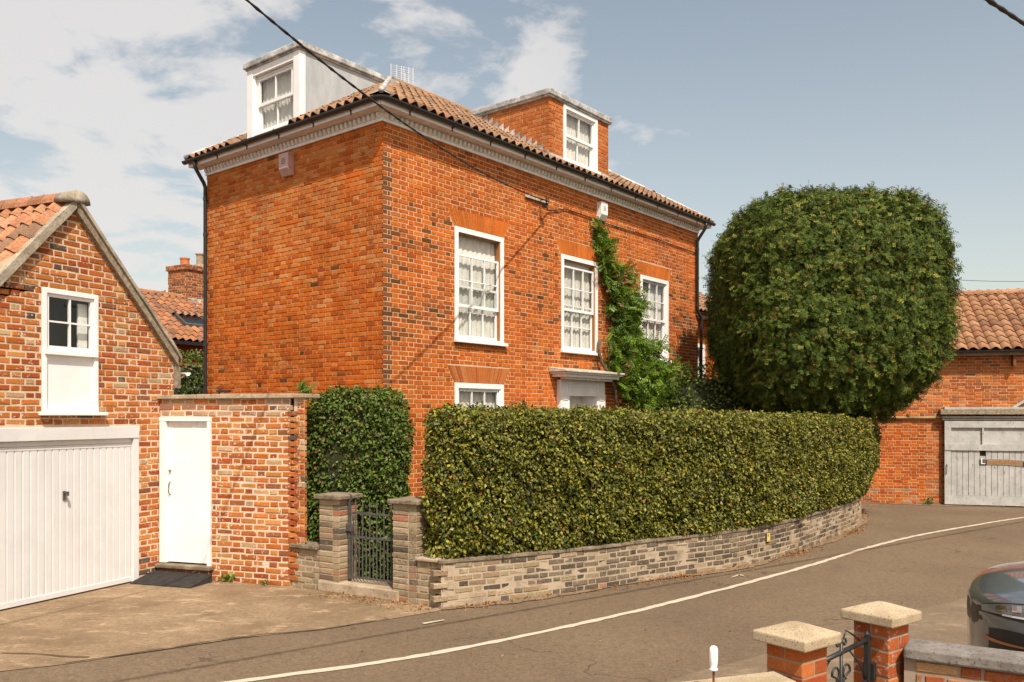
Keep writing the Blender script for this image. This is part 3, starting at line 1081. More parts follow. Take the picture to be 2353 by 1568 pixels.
# cornice, fascia, soffit
for fr, L, nm in ((FF, LF, 'front'), (FL, LL, 'side')):
    cor = part_empty('cornice', house, fr.p(0, 0, ZT))
    lo = -0.03
    mb = MB()
    mb.box(fr, lo if nm == 'front' else 0.0, L, -0.005 if nm == 'front' else 0.0, 0.030, ZT - 0.005, ZT + 0.045)
    mb.build('bed_mould', white_old, cor, bevel=0.006)
    mb = MB(); mb.box(fr, 0.0 if nm == 'front' else 0.0, L, -0.006, 0.012 if nm == 'front' else 0.011, ZT + 0.045, ZT + 0.15)
    mb.build('frieze_board', white_old, cor)
    n = int(L / 0.105)
    me = None
    for i in range(n):
        u = 0.055 + (L - 0.09) * i / (n - 1)
        if me is None:
            q = MB()
            for z_, vv in ((0.05, 0.02), (0.075, 0.045), (0.125, 0.075)): pass
            pr = [(0.012, 0.048), (0.034, 0.048), (0.044, 0.060), (0.062, 0.085), (0.062, 0.135), (0.012, 0.135)]
            e, nn = fr.E, fr.N
            ring0 = [(e[0] * -0.027 + nn[0] * a, e[1] * -0.027 + nn[1] * a, b) for a, b in pr]
            ring1 = [(e[0] * 0.027 + nn[0] * a, e[1] * 0.027 + nn[1] * a, b) for a, b in pr]
            q.sweep([ring0, ring1])
            me = bpy.data.meshes.new('dentil'); me.from_pydata(q.v, [], q.f); me.materials.append(white_old)
        o = bpy.data.objects.new('dentil', me); o.matrix_basis = Matrix.Translation(Vector(fr.p(u, 0, ZT)))
        link(o, cor)
OV = 0.225
mb = MB()
zs = ZT + 0.15
c0 = FF.p(0, 0, zs)
outer = [FL.p(LL + OV, OV, zs), FF.p(-OV, OV, zs), FF.p(LF + OV, OV, zs)]


def xy(u, v, z): return FF.p(u, v, z)   # house plan: u along the front, v out of the front


mb.poly([xy(0, 0, zs), xy(LF + OV, 0, zs), xy(LF + OV, OV, zs), xy(-OV, OV, zs)])
mb.poly([xy(0, 0, zs), xy(-OV, OV, zs), xy(-OV, -LL - OV, zs), xy(0, -LL - OV, zs)])
mb.poly([xy(LF, 0, zs), xy(LF + OV, 0, zs), xy(LF + OV, -LL - OV, zs), xy(LF, -LL - OV, zs)])
mb.build('soffit', white_old, house)
mb = MB()
for (a, b) in (((-OV, OV), (LF + OV, OV)), ((-OV, OV), (-OV, -LL - OV)), ((LF + OV, OV), (LF + OV, -LL - OV))):
    d = (b[0] - a[0], b[1] - a[1]); l = math.hypot(*d); d = (d[0] / l, d[1] / l)
    n_ = (-d[1], d[0]) if (-d[1] * (1 if a == (-OV, OV) and b[0] > a[0] else 0) + d[0] * 0) >= 0 else (d[1], -d[0])
    if b[0] > a[0]: n_ = (0, 1)
    elif a[0] < 0: n_ = (-1, 0)
    else: n_ = (1, 0)
    t = 0.022
    e0 = (a[0] + n_[0] * t - d[0] * (t if n_ == (0, 1) else 0), a[1] + n_[1] * t - d[1] * (t if n_ == (0, 1) else 0))
    e1 = (b[0] + n_[0] * t + d[0] * (t if n_ == (0, 1) else 0), b[1] + n_[1] * t + d[1] * (t if n_ == (0, 1) else 0))
    mb.hexa([xy(a[0], a[1], zs - 0.006), xy(b[0], b[1], zs - 0.006), xy(e1[0], e1[1], zs - 0.006), xy(e0[0], e0[1], zs - 0.006),
             xy(a[0], a[1], zs + 0.10), xy(b[0], b[1], zs + 0.10), xy(e1[0], e1[1], zs + 0.10), xy(e0[0], e0[1], zs + 0.10)])
mb.build('fascia', white, house)

# gutters: half round, with brackets
GZ = zs + 0.105; GV = OV + 0.022 + 0.052
path = [xy(-GV, -LL - OV - 0.06, GZ), xy(-GV, -2, GZ), xy(-GV, -0.3, GZ)]
for k in range(7):
    a = k / 6 * math.pi / 2
    path.append(xy(-GV + 0.12 - 0.12 * math.cos(a), GV - 0.12 + 0.12 * math.sin(a), GZ))
path += [xy(3, GV, GZ), xy(7, GV, GZ), xy(LF + OV + 0.06, GV, GZ)]


def gutter(pts, r=0.058):
    rings = []
    P = [Vector(p) for p in pts]
    for i, p in enumerate(P):
        d = (P[min(i + 1, len(P) - 1)] - P[max(i - 1, 0)]).normalized()
        sd = d.cross(Vector((0, 0, 1))).normalized()
        ring = [p + sd * (r * math.cos(a)) + Vector((0, 0, -r * math.sin(a))) for a in [math.pi * k / 8 for k in range(9)]]
        ring += [p + sd * ((r - 0.007) * math.cos(a)) + Vector((0, 0, -(r - 0.007) * math.sin(a))) for a in [math.pi * k / 8 for k in range(8, -1, -1)]]
        rings.append(ring)
    return MB().sweep(rings)


gut = gutter(path).build('gutter', gutter_black, house)
for u in [0.35 + 0.98 * i for i in range(11)]:
    m_ = MB().tube([xy(u, OV + 0.02, GZ - 0.11), xy(u, OV + 0.035, GZ - 0.06), xy(u, GV, GZ - 0.062), xy(u, GV + 0.062, GZ - 0.01), xy(u, GV + 0.064, GZ + 0.012)], 0.008, 5)
    m_.box(FF, u - 0.015, u + 0.015, OV + 0.022, OV + 0.03, GZ - 0.13, GZ - 0.06)
    m_.build('gutter_bracket', gutter_black, gut)
for v in [-0.45 - 0.93 * i for i in range(5)]:
    m_ = MB().tube([xy(-OV - 0.02, v, GZ - 0.11), xy(-OV - 0.035, v, GZ - 0.06), xy(-GV, v, GZ - 0.062), xy(-GV - 0.062, v, GZ - 0.01), xy(-GV - 0.064, v, GZ + 0.012)], 0.008, 5)
    m_.box(FF, -OV - 0.03, -OV - 0.022, v - 0.015, v + 0.015, GZ - 0.13, GZ - 0.06)
    m_.build('gutter_bracket', gutter_black, gut)


def pipe(parent, pts, r, clips, name='downpipe', m=None):
    o = MB().tube(pts, r, 10).build(name, m or gutter_black, parent, smooth=True)
    for c in clips:
        MB().lathe(c, [(r + 0.003, -0.03), (r + 0.008, -0.03), (r + 0.008, 0.03), (r + 0.003, 0.03)], 12).build('pipe_collar', m or gutter_black, o)
    return o


pv = -LL + 0.02
pipe(house, [xy(-GV, pv + 0.06, GZ - 0.05), xy(-GV, pv + 0.06, GZ - 0.14), xy(-GV + 0.03, pv + 0.06, GZ - 0.2), xy(-0.09, pv + 0.03, GZ - 0.42), xy(-0.06, pv + 0.03, GZ - 0.5), xy(-0.06, pv + 0.03, 2)] + [xy(-0.06, pv + 0.03, 0.1)], 0.036,
     [xy(-0.06, pv + 0.03, z) for z in (6.28, 5.6, 4.7, 3.5)])
pu = LF - 0.16
pipe(house, [xy(pu, GV, GZ - 0.05), xy(pu, GV, GZ - 0.12), xy(pu, GV - 0.03, GZ - 0.2), xy(pu, 0.10, GZ - 0.42), xy(pu, 0.065, GZ - 0.5), xy(pu, 0.065, 4.85), xy(pu + 0.02, 0.065, 4.75), xy(pu + 0.2, 0.065, 4.62), xy(pu + 0.22, 0.065, 4.5), xy(pu + 0.2, 0.065, 4.35), xy(pu + 0.2, 0.065, 0.1)], 0.038,
     [xy(pu, 0.065, z) for z in (6.3, 5.6, 4.9)])

# roof
PITCH = 31.5
EV = OV + 0.07; EZ = GZ + 0.02
tp = math.tan(R(PITCH)); cp, sp = math.cos(R(PITCH)), math.sin(R(PITCH))
RUN = LL / 2 + EV
RZ = EZ + RUN * tp
deck = MB()
e00, e10, e11, e01 = (-EV, EV), (LF + EV, EV), (LF + EV, -LL - EV), (-EV, -LL - EV)
r0, r1 = (-EV + RUN, EV - RUN), (LF + EV - RUN, EV - RUN)
dz_ = -0.03
deck.poly([xy(*e00, EZ + dz_), xy(*e10, EZ + dz_), xy(*r1, RZ + dz_), xy(*r0, RZ + dz_)])
deck.poly([xy(*e00, EZ + dz_), xy(*r0, RZ + dz_), xy(*e01, EZ + dz_)])
deck.poly([xy(*e10, EZ + dz_), xy(*e11, EZ + dz_), xy(*r1, RZ + dz_)])
deck.poly([xy(*e01, EZ + dz_), xy(*r0, RZ + dz_), xy(*r1, RZ + dz_), xy(*e11, EZ + dz_)])
roof = deck.build('roof', plain('roof_deck', (0.10, 0.055, 0.03), 0.95, 0.2), house)

TILE_N = 9


def tile_verts(w, l, amp=0.03, th=0.012, jit=0.0, rng=None):
    """S shaped pantile: x across, y down the slope (0 = lower edge), z up"""
    V = []
    for (y, lift) in ((0, 0.030), (l, 0.004)):
        for lay in (0, 1):
            for i in range(TILE_N):
                t = i / (TILE_N - 1)
                x = (t - 0.5) * w * 1.12
                z = amp * (math.sin((t - 0.12) * 2 * math.pi)) + lift - lay * th
                V.append((x, y, z))
    return np.array(V)


n_ = TILE_N
TILE_F = []
for i in range(n_ - 1):
    TILE_F.append((i, i + 1, 2 * n_ + i + 1, 2 * n_ + i))              # top skin
    TILE_F.append((n_ + i, i + 0, i + 1, n_ + i + 1))                  # lower lip
TILE_F.append((0, 2 * n_, 3 * n_, n_)); TILE_F.append((n_ - 1, 2 * n_ - 1, 4 * n_ - 1, 3 * n_ - 1))


class Tiles:
    def __init__(s, name, mat, w, gauge, l, amp=0.03, limit=298, seen=None):
        s.name, s.mat, s.limit, s.seen = name, mat, limit, seen
        s.w, s.g, s.l = w, gauge, l
        s.V = tile_verts(w, l, amp); s.items = []
        me = bpy.data.meshes.new(name); me.from_pydata([tuple(v) for v in s.V], [], TILE_F); me.update()
        me.polygons.foreach_set('use_smooth', [True] * len(me.polygons))
        me.materials.append(mat); s.me = me

    def slope(s, O, ex, up, keep, nx, ny, colf, seed=1, x0=0.0, jit=0.012):
        """O eave start, ex along eave (3d), up slope direction (3d)"""
        rng = random.Random(seed)
        ex, up = Vector(ex).normalized(), Vector(up).normalized()
        nm = ex.cross(up).normalized()
        if nm.z < 0: nm = -nm
        # right-handed axes: x, y=up, z=nm
        X = up.cross(nm).normalized()
        for j in range(ny):
            for i in range(nx):
                a = x0 + (i + 0.5) * s.w; b = j * s.g
                if not keep(a, b + s.l * 0.35): continue
                c = Vector(O) + ex * (a + rng.uniform(-1, 1) * 0.006) + up * (b + rng.uniform(-1, 1) * 0.008) + nm * (rng.uniform(0, 1) * 0.008)
                t = rng.uniform(-jit, jit)
                Xr = (X + up * t).normalized(); Yr = nm.cross(Xr).normalized()
                s.items.append((c, Xr, Yr, nm, colf(a, b, rng)))

    def lay(s, parent, rest='roof_tiling'):
        sc = []
        for i, (c, X, Y, N, k) in enumerate(s.items):
            a = seen_area(c, ((0, 0, 0), N, (0, 0, 0)), (s.w, 0, s.g))
            if s.seen and not s.seen(c): a *= 0.01
            sc.append((a, i))
        sc.sort(reverse=True)
        pick = {i for a, i in sc[:s.limit] if a > 0}
        V, Fq, C = [], [], []
        for i, (c, X, Y, N, k) in enumerate(s.items):
            if i in pick:
                o = bpy.data.objects.new(s.name, s.me)
                m = Matrix.Identity(4)
                for q, ax in enumerate((X, Y, N)):
                    for r_ in range(3): m[r_][q] = ax[r_]
                m.translation = c
                o.matrix_basis = m; o.color = (*k, 1)
                link(o, parent)
            else:
                i0 = len(V) * len(s.V)
                V.append(s.V @ np.array([X, Y, N]) + np.array(c)); C.append(np.tile(k, (len(s.V), 1)))
                Fq += [tuple(i0 + q for q in f) for f in TILE_F]
        if V:
            o = fast_mesh(rest, np.concatenate(V), Fq, s.mat, np.concatenate(C), 'bcol', parent, smooth=True)
            o.color = (0, 0, 0, 1); o['kind'] = 'stuff'


TC = [(4, (0.28, 0.165, 0.095)), (3, (0.33, 0.195, 0.11)), (2, (0.23, 0.138, 0.084)), (2, (0.31, 0.155, 0.078)), (1, (0.17, 0.105, 0.066))]
tcol = lambda a, b, rng: pal(rng, TC, 0.12)
DW = (4.46, 6.60)        # front dormer
DS = (1.92, 3.43)        # side dormer, along the side wall
DV = -0.06               # the brick dormer stands just behind the wall face
DVS = 0.09               # the white dormer stands forward, over the eaves
slope_len = RUN / cp
ht = Tiles('roof_tile', tile_m, 0.205, 0.27, 0.34, 0.037)
tw = LF + 2 * EV


def keep_front(a, b):
    s_ = b * cp
    if not (s_ + 0.10 < a < tw - s_ - 0.10): return False
    u = a - EV
    if DW[0] - 0.16 < u < DW[1] + 0.16 and EV - s_ < DV + 0.12: return False
    return b < slope_len - 0.10


def keep_side(a, b):
    s_ = b * cp
    if not (s_ + 0.10 < a < LL + 2 * EV - s_ - 0.10): return False
    u = a - EV
    if DS[0] - 0.05 < u < DS[1] + 0.08 and EV - s_ < DVS + 0.14: return False
    return True


upF = Vector(xy(0, -cp, sp)) - Vector(xy(0, 0, 0))
upS = Vector(xy(cp, 0, sp)) - Vector(xy(0, 0, 0))
upE = Vector(xy(-cp, 0, sp)) - Vector(xy(0, 0, 0))
eF = Vector(xy(1, 0, 0)) - Vector(xy(0, 0, 0)); eS = Vector(xy(0, -1, 0)) - Vector(xy(0, 0, 0))
ht.slope(xy(-EV, EV + 0.02, EZ), eF, upF, keep_front, int(tw / 0.205), 13, tcol, 3)
ht.slope(xy(-EV - 0.02, EV, EZ), eS, upS, keep_side, int((LL + 2 * EV) / 0.205), 13, tcol, 4)
ht.slope(xy(LF + EV + 0.02, EV, EZ), eS, upE, lambda a, b: b * cp + 0.1 < a < LL + 2 * EV - b * cp - 0.1, int((LL + 2 * EV) / 0.205), 13, tcol, 5)
ht.lay(roof)


# lead hips and ridge
def lead_roll(p, q, w, parent, name, rr=0.045, n=12):
    P, Q = Vector(p), Vector(q)
    rng = random.Random(int(P.x * 100))
    pts = [P.lerp(Q, i / n) + Vector((0, 0, rng.uniform(-0.008, 0.008))) for i in range(n + 1)]
    return MB().tube(pts, rr, 9).build(name, lead_m, parent, smooth=True)


def strip(pts_a, pts_b, m, name, parent, lift=0.0):
    mb = MB()
    for i in range(len(pts_a) - 1): mb.poly([pts_a[i], pts_a[i + 1], pts_b[i + 1], pts_b[i]])
    return mb.build(name, m, parent)


for (ec, rc, su, sv) in ((e00, r0, 1, -1), (e10, r1, -1, -1), (e01, r0, 1, 1), (e11, r1, -1, 1)):
    hipo = lead_roll(xy(*ec, EZ + 0.05), xy(*rc, RZ + 0.06), 0, roof, 'hip_roll')
    for (du, dv) in ((su * 0.26, 0), (0, sv * 0.26)):
        A_, B_ = [], []
        for i in range(9):
            t = i / 8
            u, v = ec[0] + (rc[0] - ec[0]) * t, ec[1] + (rc[1] - ec[1]) * t
            z = EZ + (RZ - EZ) * t
            if t > 0.86 : du2, dv2 = du * 0.3, dv * 0.3
            else: du2, dv2 = du, dv
            wob = rnd.uniform(0.9, 1.1)
            A_.append(xy(u, v, z + 0.055)); B_.append(xy(u + du2 * wob, v + dv2 * wob, z + 0.046))
        strip(A_, B_, lead_m, 'hip_flashing', roof)
for i in range(15):
    a = r0[0] + (r1[0] - r0[0]) * i / 15; b = r0[0] + (r1[0] - r0[0]) * (i + 1) / 15
    rings = []
    for u in (a + 0.004, b - 0.004):
        rings.append([xy(u, r0[1] + 0.13 * math.cos(k * math.pi / 6), RZ - 0.02 + 0.11 * math.sin(k * math.pi / 6)) for k in range(7)])
    o = MB().sweep(rings).build('ridge_tile', tile_m, roof); o.color = (*pal(rnd, TC), 1)

# ---- front dormer (brick) and side dormer (white)
DT = 8.42
dorm = part_empty('brick_dormer', house, FF.p(5.5, DV, 7.1))
FD = Fr(FF.p(DW[0], DV, 0)[:2], FF.E)
DWd = DW[1] - DW[0]
zb = EZ + (EV - DV) * tp - 0.06
dwin = (0.47, 1.70, 7.30, DT - 0.005)
dp = Pieces('brick', brick_house, 0.004, 0.0015, 290)
DBC = [(4, (0.40, 0.13, 0.045)), (3, (0.44, 0.15, 0.055)), (2, (0.34, 0.10, 0.035)), (1, (0.46, 0.19, 0.08))]
DBC = warm(DBC, (1.2, 1.1, 0.8))
dcol = lambda u, z, rng, h: pal(rng, DBC, 0.1)
lay_wall(dp, FD, 0, DWd, DT - 17 * 0.075, DT, 0.075, 0.011, 0.215, 0.102, [lambda z: (dwin[0], dwin[1]) if z > dwin[2] - 0.07 else None], dcol, quoin=1, rough=0.003, seed=31)
backing(FD, 0.02, DWd - 0.012, DT - 1.3, DT + 0.02, [dwin], -0.008, mortar_house, 'dormer_wall', dorm)
# cheeks: left one with stepped lead flashing
CL = 2.35
FCk = Mirror(FF.p(DW[0], DV, 0)[:2], FL.E)
cheek_top = lambda z: (0, max(0.0, (z - 0.06 - zb) / tp))
lay_wall(dp, FCk, 0, CL, DT - 17 * 0.075, DT, 0.075, 0.011, 0.215, 0.102, [], dcol, quoin=0, rough=0.003, seed=32, top=lambda z: (0, max(0.0, (z - 0.03 - zb) / tp)))
dp.lay(dorm)
MB().poly([FCk.p(0.012, -0.008, zb), FCk.p((DT - zb) / tp, -0.008, DT), FCk.p(0.012, -0.008, DT)]).build('dormer_cheek', mortar_house, dorm)
MB().poly([FF.p(DW[1], DV, zb), FF.p(DW[1], DV - (DT - zb) / tp, DT), FF.p(DW[1], DV, DT)]).build('dormer_cheek', rear_m, dorm)
# stepped flashing
fl = MB(); ns = 14
for i in range(ns):
    u0_, u1_ = CL * 0.86 * i / ns, CL * 0.86 * (i + 1) / ns
    zl0, zl1 = zb + u0_ * tp, zb + u1_ * tp
    fl.poly([FCk.p(u0_, 0.006, zl0 - 0.02), FCk.p(u1_, 0.006, zl1 - 0.02), FCk.p(u1_, 0.008, zl1 + 0.10), FCk.p(u0_ + 0.004, 0.008, zl1 + 0.185 if i else zl1 + 0.12), ])
    fl.poly([FCk.p(u0_, 0.006, zl0 + 0.07), FCk.p(u1_, 0.006, zl1 + 0.07), FCk.p(u1_, 0.17, zl1 + 0.055), FCk.p(u0_, 0.17, zl0 + 0.055)])
fl.build('stepped_flashing', lead_m, dorm)
ap = MB()
ap.box(FD, -0.02, DWd + 0.05, 0.004, 0.016, zb - 0.02, zb + 0.15)
ap.poly([FD.p(-0.16, 0.012, zb + 0.06), FD.p(DWd + 0.16, 0.012, zb + 0.06), FD.p(DWd + 0.16, 0.16, zb - 0.045), FD.p(-0.16, 0.16, zb - 0.045)])
ap.build('lead_apron', lead_m, dorm)
lr = MB()
lr.box(FD, -0.07, DWd + 0.07, -2.62, 0.07, DT + 0.035, DT + 0.155)
lr.box(FD, -0.05, DWd + 0.05, -2.6, 0.05, DT + 0.001, DT + 0.037)
lr.build('lead_roof', lead_m, dorm, bevel=0.02)


def dormer_window(parent, fr, r_, seed, fw=0.08, v0=0.02, sill=True):
    window(parent, fr, r_, cols=2, rows=1, seed=seed, fw=fw, v0=v0, sill=sill, room=0.0)


dormer_window(house, FD, dwin, 41)

zb_front = zb
zb = EZ + (EV - DVS) * tp - 0.06
sd = part_empty('white_dormer', house, FL.p(2.7, DVS, 7.1))
FSD = Mirror(FL.p(DS[0], DVS, 0)[:2], FL.E)
SW = DS[1] - DS[0]
ST = 8.33
swin = (0.20, SW - 0.20, 7.16, ST - 0.13)
mb = MB()
mb.box(FSD, 0, 0.165, -0.1, 0.03, zb - 0.02, ST); mb.build('corner_board', white, sd, bevel=0.004)
mb = MB().box(FSD, SW - 0.165, SW, -0.1, 0.03, zb - 0.02, ST); mb.build('corner_board', white, sd, bevel=0.004)
mb = MB(); mb.box(FSD, 0.165, SW - 0.165, -0.1, 0.022, ST - 0.125, ST)
mb.box(FSD, 0.165, 0.199, -0.1, 0.0, zb, ST - 0.125); mb.box(FSD, SW - 0.199, SW - 0.165, -0.1, 0.0, zb, ST - 0.125); mb.box(FSD, 0.199, SW - 0.199, -0.1, 0.02, zb - 0.02, 7.157)
mb.build('casing', white, sd)
dormer_window(house, FSD, swin, 42, fw=0.045, v0=-0.045, sill=False)
FSC = Fr(FL.p(DS[0], DVS, 0)[:2], FF.E)   # runs back into the roof
cl_ = (ST - zb) / tp
cheek_m = NT('painted_cheek').set(0.6, 0.25)
cheek_m.base(cheek_m.mix(cheek_m.ramp(cheek_m.noise(3, 6, 0.65, (1.5, 1.5, 0.5)), 0.3, 0.7), (0.34, 0.355, 0.365), (0.44, 0.455, 0.46)))
cheek_m = cheek_m.m
mb = MB()
for (uu, off) in ((DS[0], -0.012), (DS[1], 0.012)):
    f2 = Fr(FL.p(uu + (-1 if off < 0 else 1) * -0.006, DVS, 0)[:2], FF.E)
    mb.poly([f2.p(0.02, 0, zb), f2.p(cl_, 0, ST), f2.p(0.02, 0, ST)])
mb.build('dormer_cheek', cheek_m, sd)
mb = MB()
fx = Fr(FL.p(DS[0], DVS, 0)[:2], FF.E)
mb.hexa([fx.p(-0.08, 0.06, ST + 0.03), fx.p(cl_ + 0.2, 0.06, ST + 0.03), fx.p(cl_ + 0.2, -SW - 0.06, ST + 0.03), fx.p(-0.08, -SW - 0.06, ST + 0.03),
         fx.p(-0.08, 0.06, ST + 0.14), fx.p(cl_ + 0.2, 0.06, ST + 0.12), fx.p(cl_ + 0.2, -SW - 0.06, ST + 0.12), fx.p(-0.08, -SW - 0.06, ST + 0.14)])
mb.hexa([fx.p(-0.05, 0.03, ST + 0.001), fx.p(cl_ + 0.1, 0.03, ST + 0.001), fx.p(cl_ + 0.1, -SW - 0.03, ST + 0.001), fx.p(-0.05, -SW - 0.03, ST + 0.001),
         fx.p(-0.05, 0.03, ST + 0.032), fx.p(cl_ + 0.1, 0.03, ST + 0.032), fx.p(cl_ + 0.1, -SW - 0.03, ST + 0.032), fx.p(-0.05, -SW - 0.03, ST + 0.032)])
mb.build('lead_roof', lead_m, sd, bevel=0.02)
mb = MB().box(FSD, -0.02, SW + 0.06, -0.02, 0.06, zb - 0.05, zb + 0.0)
mb.build('lead_apron', lead_m, sd)

# door hood and surround
dsur = part_empty('door_surround', house, FF.p(5.43, 0, 0))
d0, d1 = 4.76, 6.11
mb = MB()
mb.box(FF, d0 - 0.13, d0 + 0.17, -0.02, 0.10, 0, 2.56); mb.box(FF, d1 - 0.17, d1 + 0.13, -0.02, 0.10, 0, 2.56)
mb.build('pilaster', white, dsur, bevel=0.004)
mb = MB(); mb.box(FF, d0 - 0.13, d1 + 0.13, -0.02, 0.085, 2.56, 2.86)
for a, b in ((d0 - 0.10, d0 + 0.13), (d0 + 0.22, d1 - 0.22), (d1 - 0.13, d1 + 0.10)):
    mb.box(FF, a, b, 0.085, 0.095, 2.60, 2.62); mb.box(FF, a, b, 0.085, 0.095, 2.80, 2.82)
    mb.box(FF, a, a + 0.02, 0.085, 0.094, 2.62, 2.80); mb.box(FF, b - 0.02, b, 0.085, 0.094, 2.62, 2.80)
mb.box(FF, d0 - 0.13, d1 + 0.13, 0.085, 0.105, 2.545, 2.59)
mb.build('frieze', white, dsur)
mb = MB(); mb.box(FF, d0 - 0.06, d0 + 0.10, 0.10, 0.112, 2.46, 2.485); mb.box(FF, d1 - 0.10, d1 + 0.06, 0.10, 0.112, 2.46, 2.485)
mb.build('pilaster_bead', white, dsur)
mb = MB()
mb.box(FF, d0 - 0.30, d1 + 0.30, 0.0, 0.34, 2.905, 2.965)
mb.box(FF, d0 - 0.36, d1 + 0.36, 0.0, 0.40, 2.965, 2.995)
mb.build('hood', white, dsur, bevel=0.006)
mb = MB(); k = 15
for i in range(k):
    u = d0 - 0.10 + (d1 - d0 + 0.2) * i / (k - 1)
    mb.box(FF, u - 0.03, u + 0.03, 0.085, 0.27, 2.862, 2.904)
hd = mb.build('hood_modillions', white, dsur); hd['kind'] = 'stuff'
mb = MB()
mb.hexa([FF.p(d0 - 0.40, 0.0, 2.997), FF.p(d1 + 0.40, 0.0, 2.997), FF.p(d1 + 0.40, 0.44, 2.997), FF.p(d0 - 0.40, 0.44, 2.997),
         FF.p(d0 - 0.40, 0.0, 3.10), FF.p(d1 + 0.40, 0.0, 3.10), FF.p(d1 + 0.40, 0.43, 3.04), FF.p(d0 - 0.40, 0.43, 3.04)])
mb.build('hood_lead', stone('old_lead_grey', (0.34, 0.29, 0.23), (0.56, 0.50, 0.42), (0.17, 0.14, 0.11), 0.7, 26), dsur, bevel=0.012)
mb = MB()
mb.box(FF, d0 + 0.17, d1 - 0.17, -0.34, -0.30, 0, 2.56); mb.box(FF, d1 - 0.19, d1 - 0.17, -0.30, -0.02, 0, 2.56); mb.box(FF, d0 + 0.17, d0 + 0.19, -0.30, -0.02, 0, 2.56); mb.box(FF, d0 + .19, d1 - .19, -0.3, -0.02, 2.55, 2.58)
mb.box(FF, d0 + 0.62, d0 + 0.64, -0.30, -0.285, 2.0, 2.5)
mb.build('door_lining', white, dsur)
mb = MB().box(FF, d0 + 0.22, d0 + 0.45, -0.295, -0.285, 2.14, 2.50)
mb.build('fanlight', car_glass, dsur)
FBK = FF

# ---- lower wing to the right of the house
FW = Fr(FF.p(LF + 0.002, -0.55, 0)[:2], FF.E)
wing = thing('brick_house_wing', 'lower brick wing with white window half hidden behind the yew tree', 'house', FW.p(2, 0, 0))
wp = Pieces('brick', brick_house, 0.004, 0.0012, 120, seen=lambda c: c[0] / c[1] < 0.245)
WW = (0.42, 1.5, 2.45, 4.05); WZ = 4.85
lay_wall(wp, FW, 0, 4.2, 0, WZ, CR, JT, 0.219, 0.105, [lambda z: (WW[0], WW[1]) if WW[2] - .06 < z < WW[3] else None, lambda z: (1.9, 3.0) if 0 < z < 2.0 else None], lambda u, z, rng, h: pal(rng, HB), rough=0.003, seed=51)
wp.lay(wing)
backing(FW, 0, 4.2, 0, WZ, [WW], -0.008, mortar_house, 'wall', wing)
window(wing, FW, WW, seed=52, valance=False)
mb = MB(); fl2 = 2.6
mb.poly([FW.p(-0.0, 0.25, WZ), FW.p(4.4, 0.25, WZ), FW.p(4.4, -fl2, WZ + 1.6), FW.p(0, -fl2, WZ + 1.6)])
mb.poly([FW.p(4.2, 0, 0), FW.p(4.2, -5, 0), FW.p(4.2, -5, WZ), FW.p(4.2, 0, WZ)])
mb.poly([FW.p(4.4, -fl2, WZ + 1.6), FW.p(0, -fl2, WZ + 1.6), FW.p(0, -5.2, WZ), FW.p(4.4, -5.2, WZ)])
wr = mb.build('roof', rear_m, wing)
gutter([FW.p(0.02, 0.31, WZ - 0.02), FW.p(2, 0.31, WZ - 0.02), FW.p(4.4, 0.31, WZ - 0.02)]).build('gutter', gutter_black, wing)
MB().box(FW, 0.02, 4.3, 0.0, 0.25, WZ - 0.12, WZ - 0.02).build('fascia', white_old, wing)
wt = Tiles('roof_tile', tile_m, 0.205, 0.27, 0.34, limit=40)
wt.slope(FW.p(0, 0.28, WZ + 0.04), (FW.E[0], FW.E[1], 0), Vector((-FW.N[0] * 2.85, -FW.N[1] * 2.85, 1.6)), lambda a, b: True, 20, 11, tcol, 8)
wt.lay(wr)

# ---- fittings on the house
def alarm(fr, u, z0, z1, w, m, label):
    t = thing('alarm_box', label, 'alarm box', fr.p(u, 0.05, z0))
    d = 0.13
    mb = MB(); h = (z1 - z0)
    zl = z0 + h * 0.30
    mb.hexa([fr.p(u - w / 2, 0.0, z0), fr.p(u + w / 2, 0.0, z0), fr.p(u + w / 2, 0.06, z0), fr.p(u - w / 2, 0.06, z0),
             fr.p(u - w / 2, 0.0, zl), fr.p(u + w / 2, 0.0, zl), fr.p(u + w / 2, d, zl), fr.p(u - w / 2, d, zl)])
    mb.box(fr, u - w / 2, u + w / 2, 0, d, zl + 0.001, z1)
    mb.build('case', m, t, bevel=0.006)
    for i in range(4):
        MB().box(fr, u - w * 0.22, u + w * 0.22, d, d + 0.002, z1 - 0.10 - i * 0.028, z1 - 0.09 - i * 0.028).build('louvre', dark_room, t)
    return t


alarm(FL, 2.35, 6.28, 6.66, 0.26, pink_box, 'faded pink alarm box under the eaves of the side wall')
alarm(FF, 6.17, 6.27, 6.64, 0.24, white_old, 'white alarm box above the climbing plant')

br = thing('cable_bracket', 'rusty grey cable bracket with insulator high on the front wall', 'bracket', FF.p(4.0, 0, 6.2))
mb = MB(); mb.hexa([FF.p(3.58, 0.02, 6.26), FF.p(4.2, 0.02, 6.26), FF.p(4.2, 0.045, 6.26), FF.p(3.58, 0.045, 6.26), FF.p(3.58, 0.02, 6.31), FF.p(4.2, 0.02, 6.31), FF.p(4.2, 0.045, 6.31), FF.p(3.58, 0.045, 6.31)])
mb.build('bar', plain('galvanised', (0.42, 0.36, 0.30), 0.6, 0.3, 30), br)
bx, bz = FF.p(4.02, 0.22, 6.24), 6.24
MB().tube([FF.p(4.02, 0.03, 6.29), FF.p(4.02, 0.14, 6.27), bx], 0.012, 6).build('arm', grey_iron, br)
MB().lathe((bx[0], bx[1], bz - 0.05), [(0.01, -0.02), (0.035, 0.0), (0.028, 0.02), (0.04, 0.045), (0.028, 0.07), (0.035, 0.09), (0.012, 0.11)], 10).build('insulator', plain('brown_ceramic', (0.10, 0.045, 0.025), 0.25, 0.2), br)
MB().box(FF, 3.98, 4.06, 0.12, 0.2, 6.12, 6.2).build('clamp', black_iron, br)


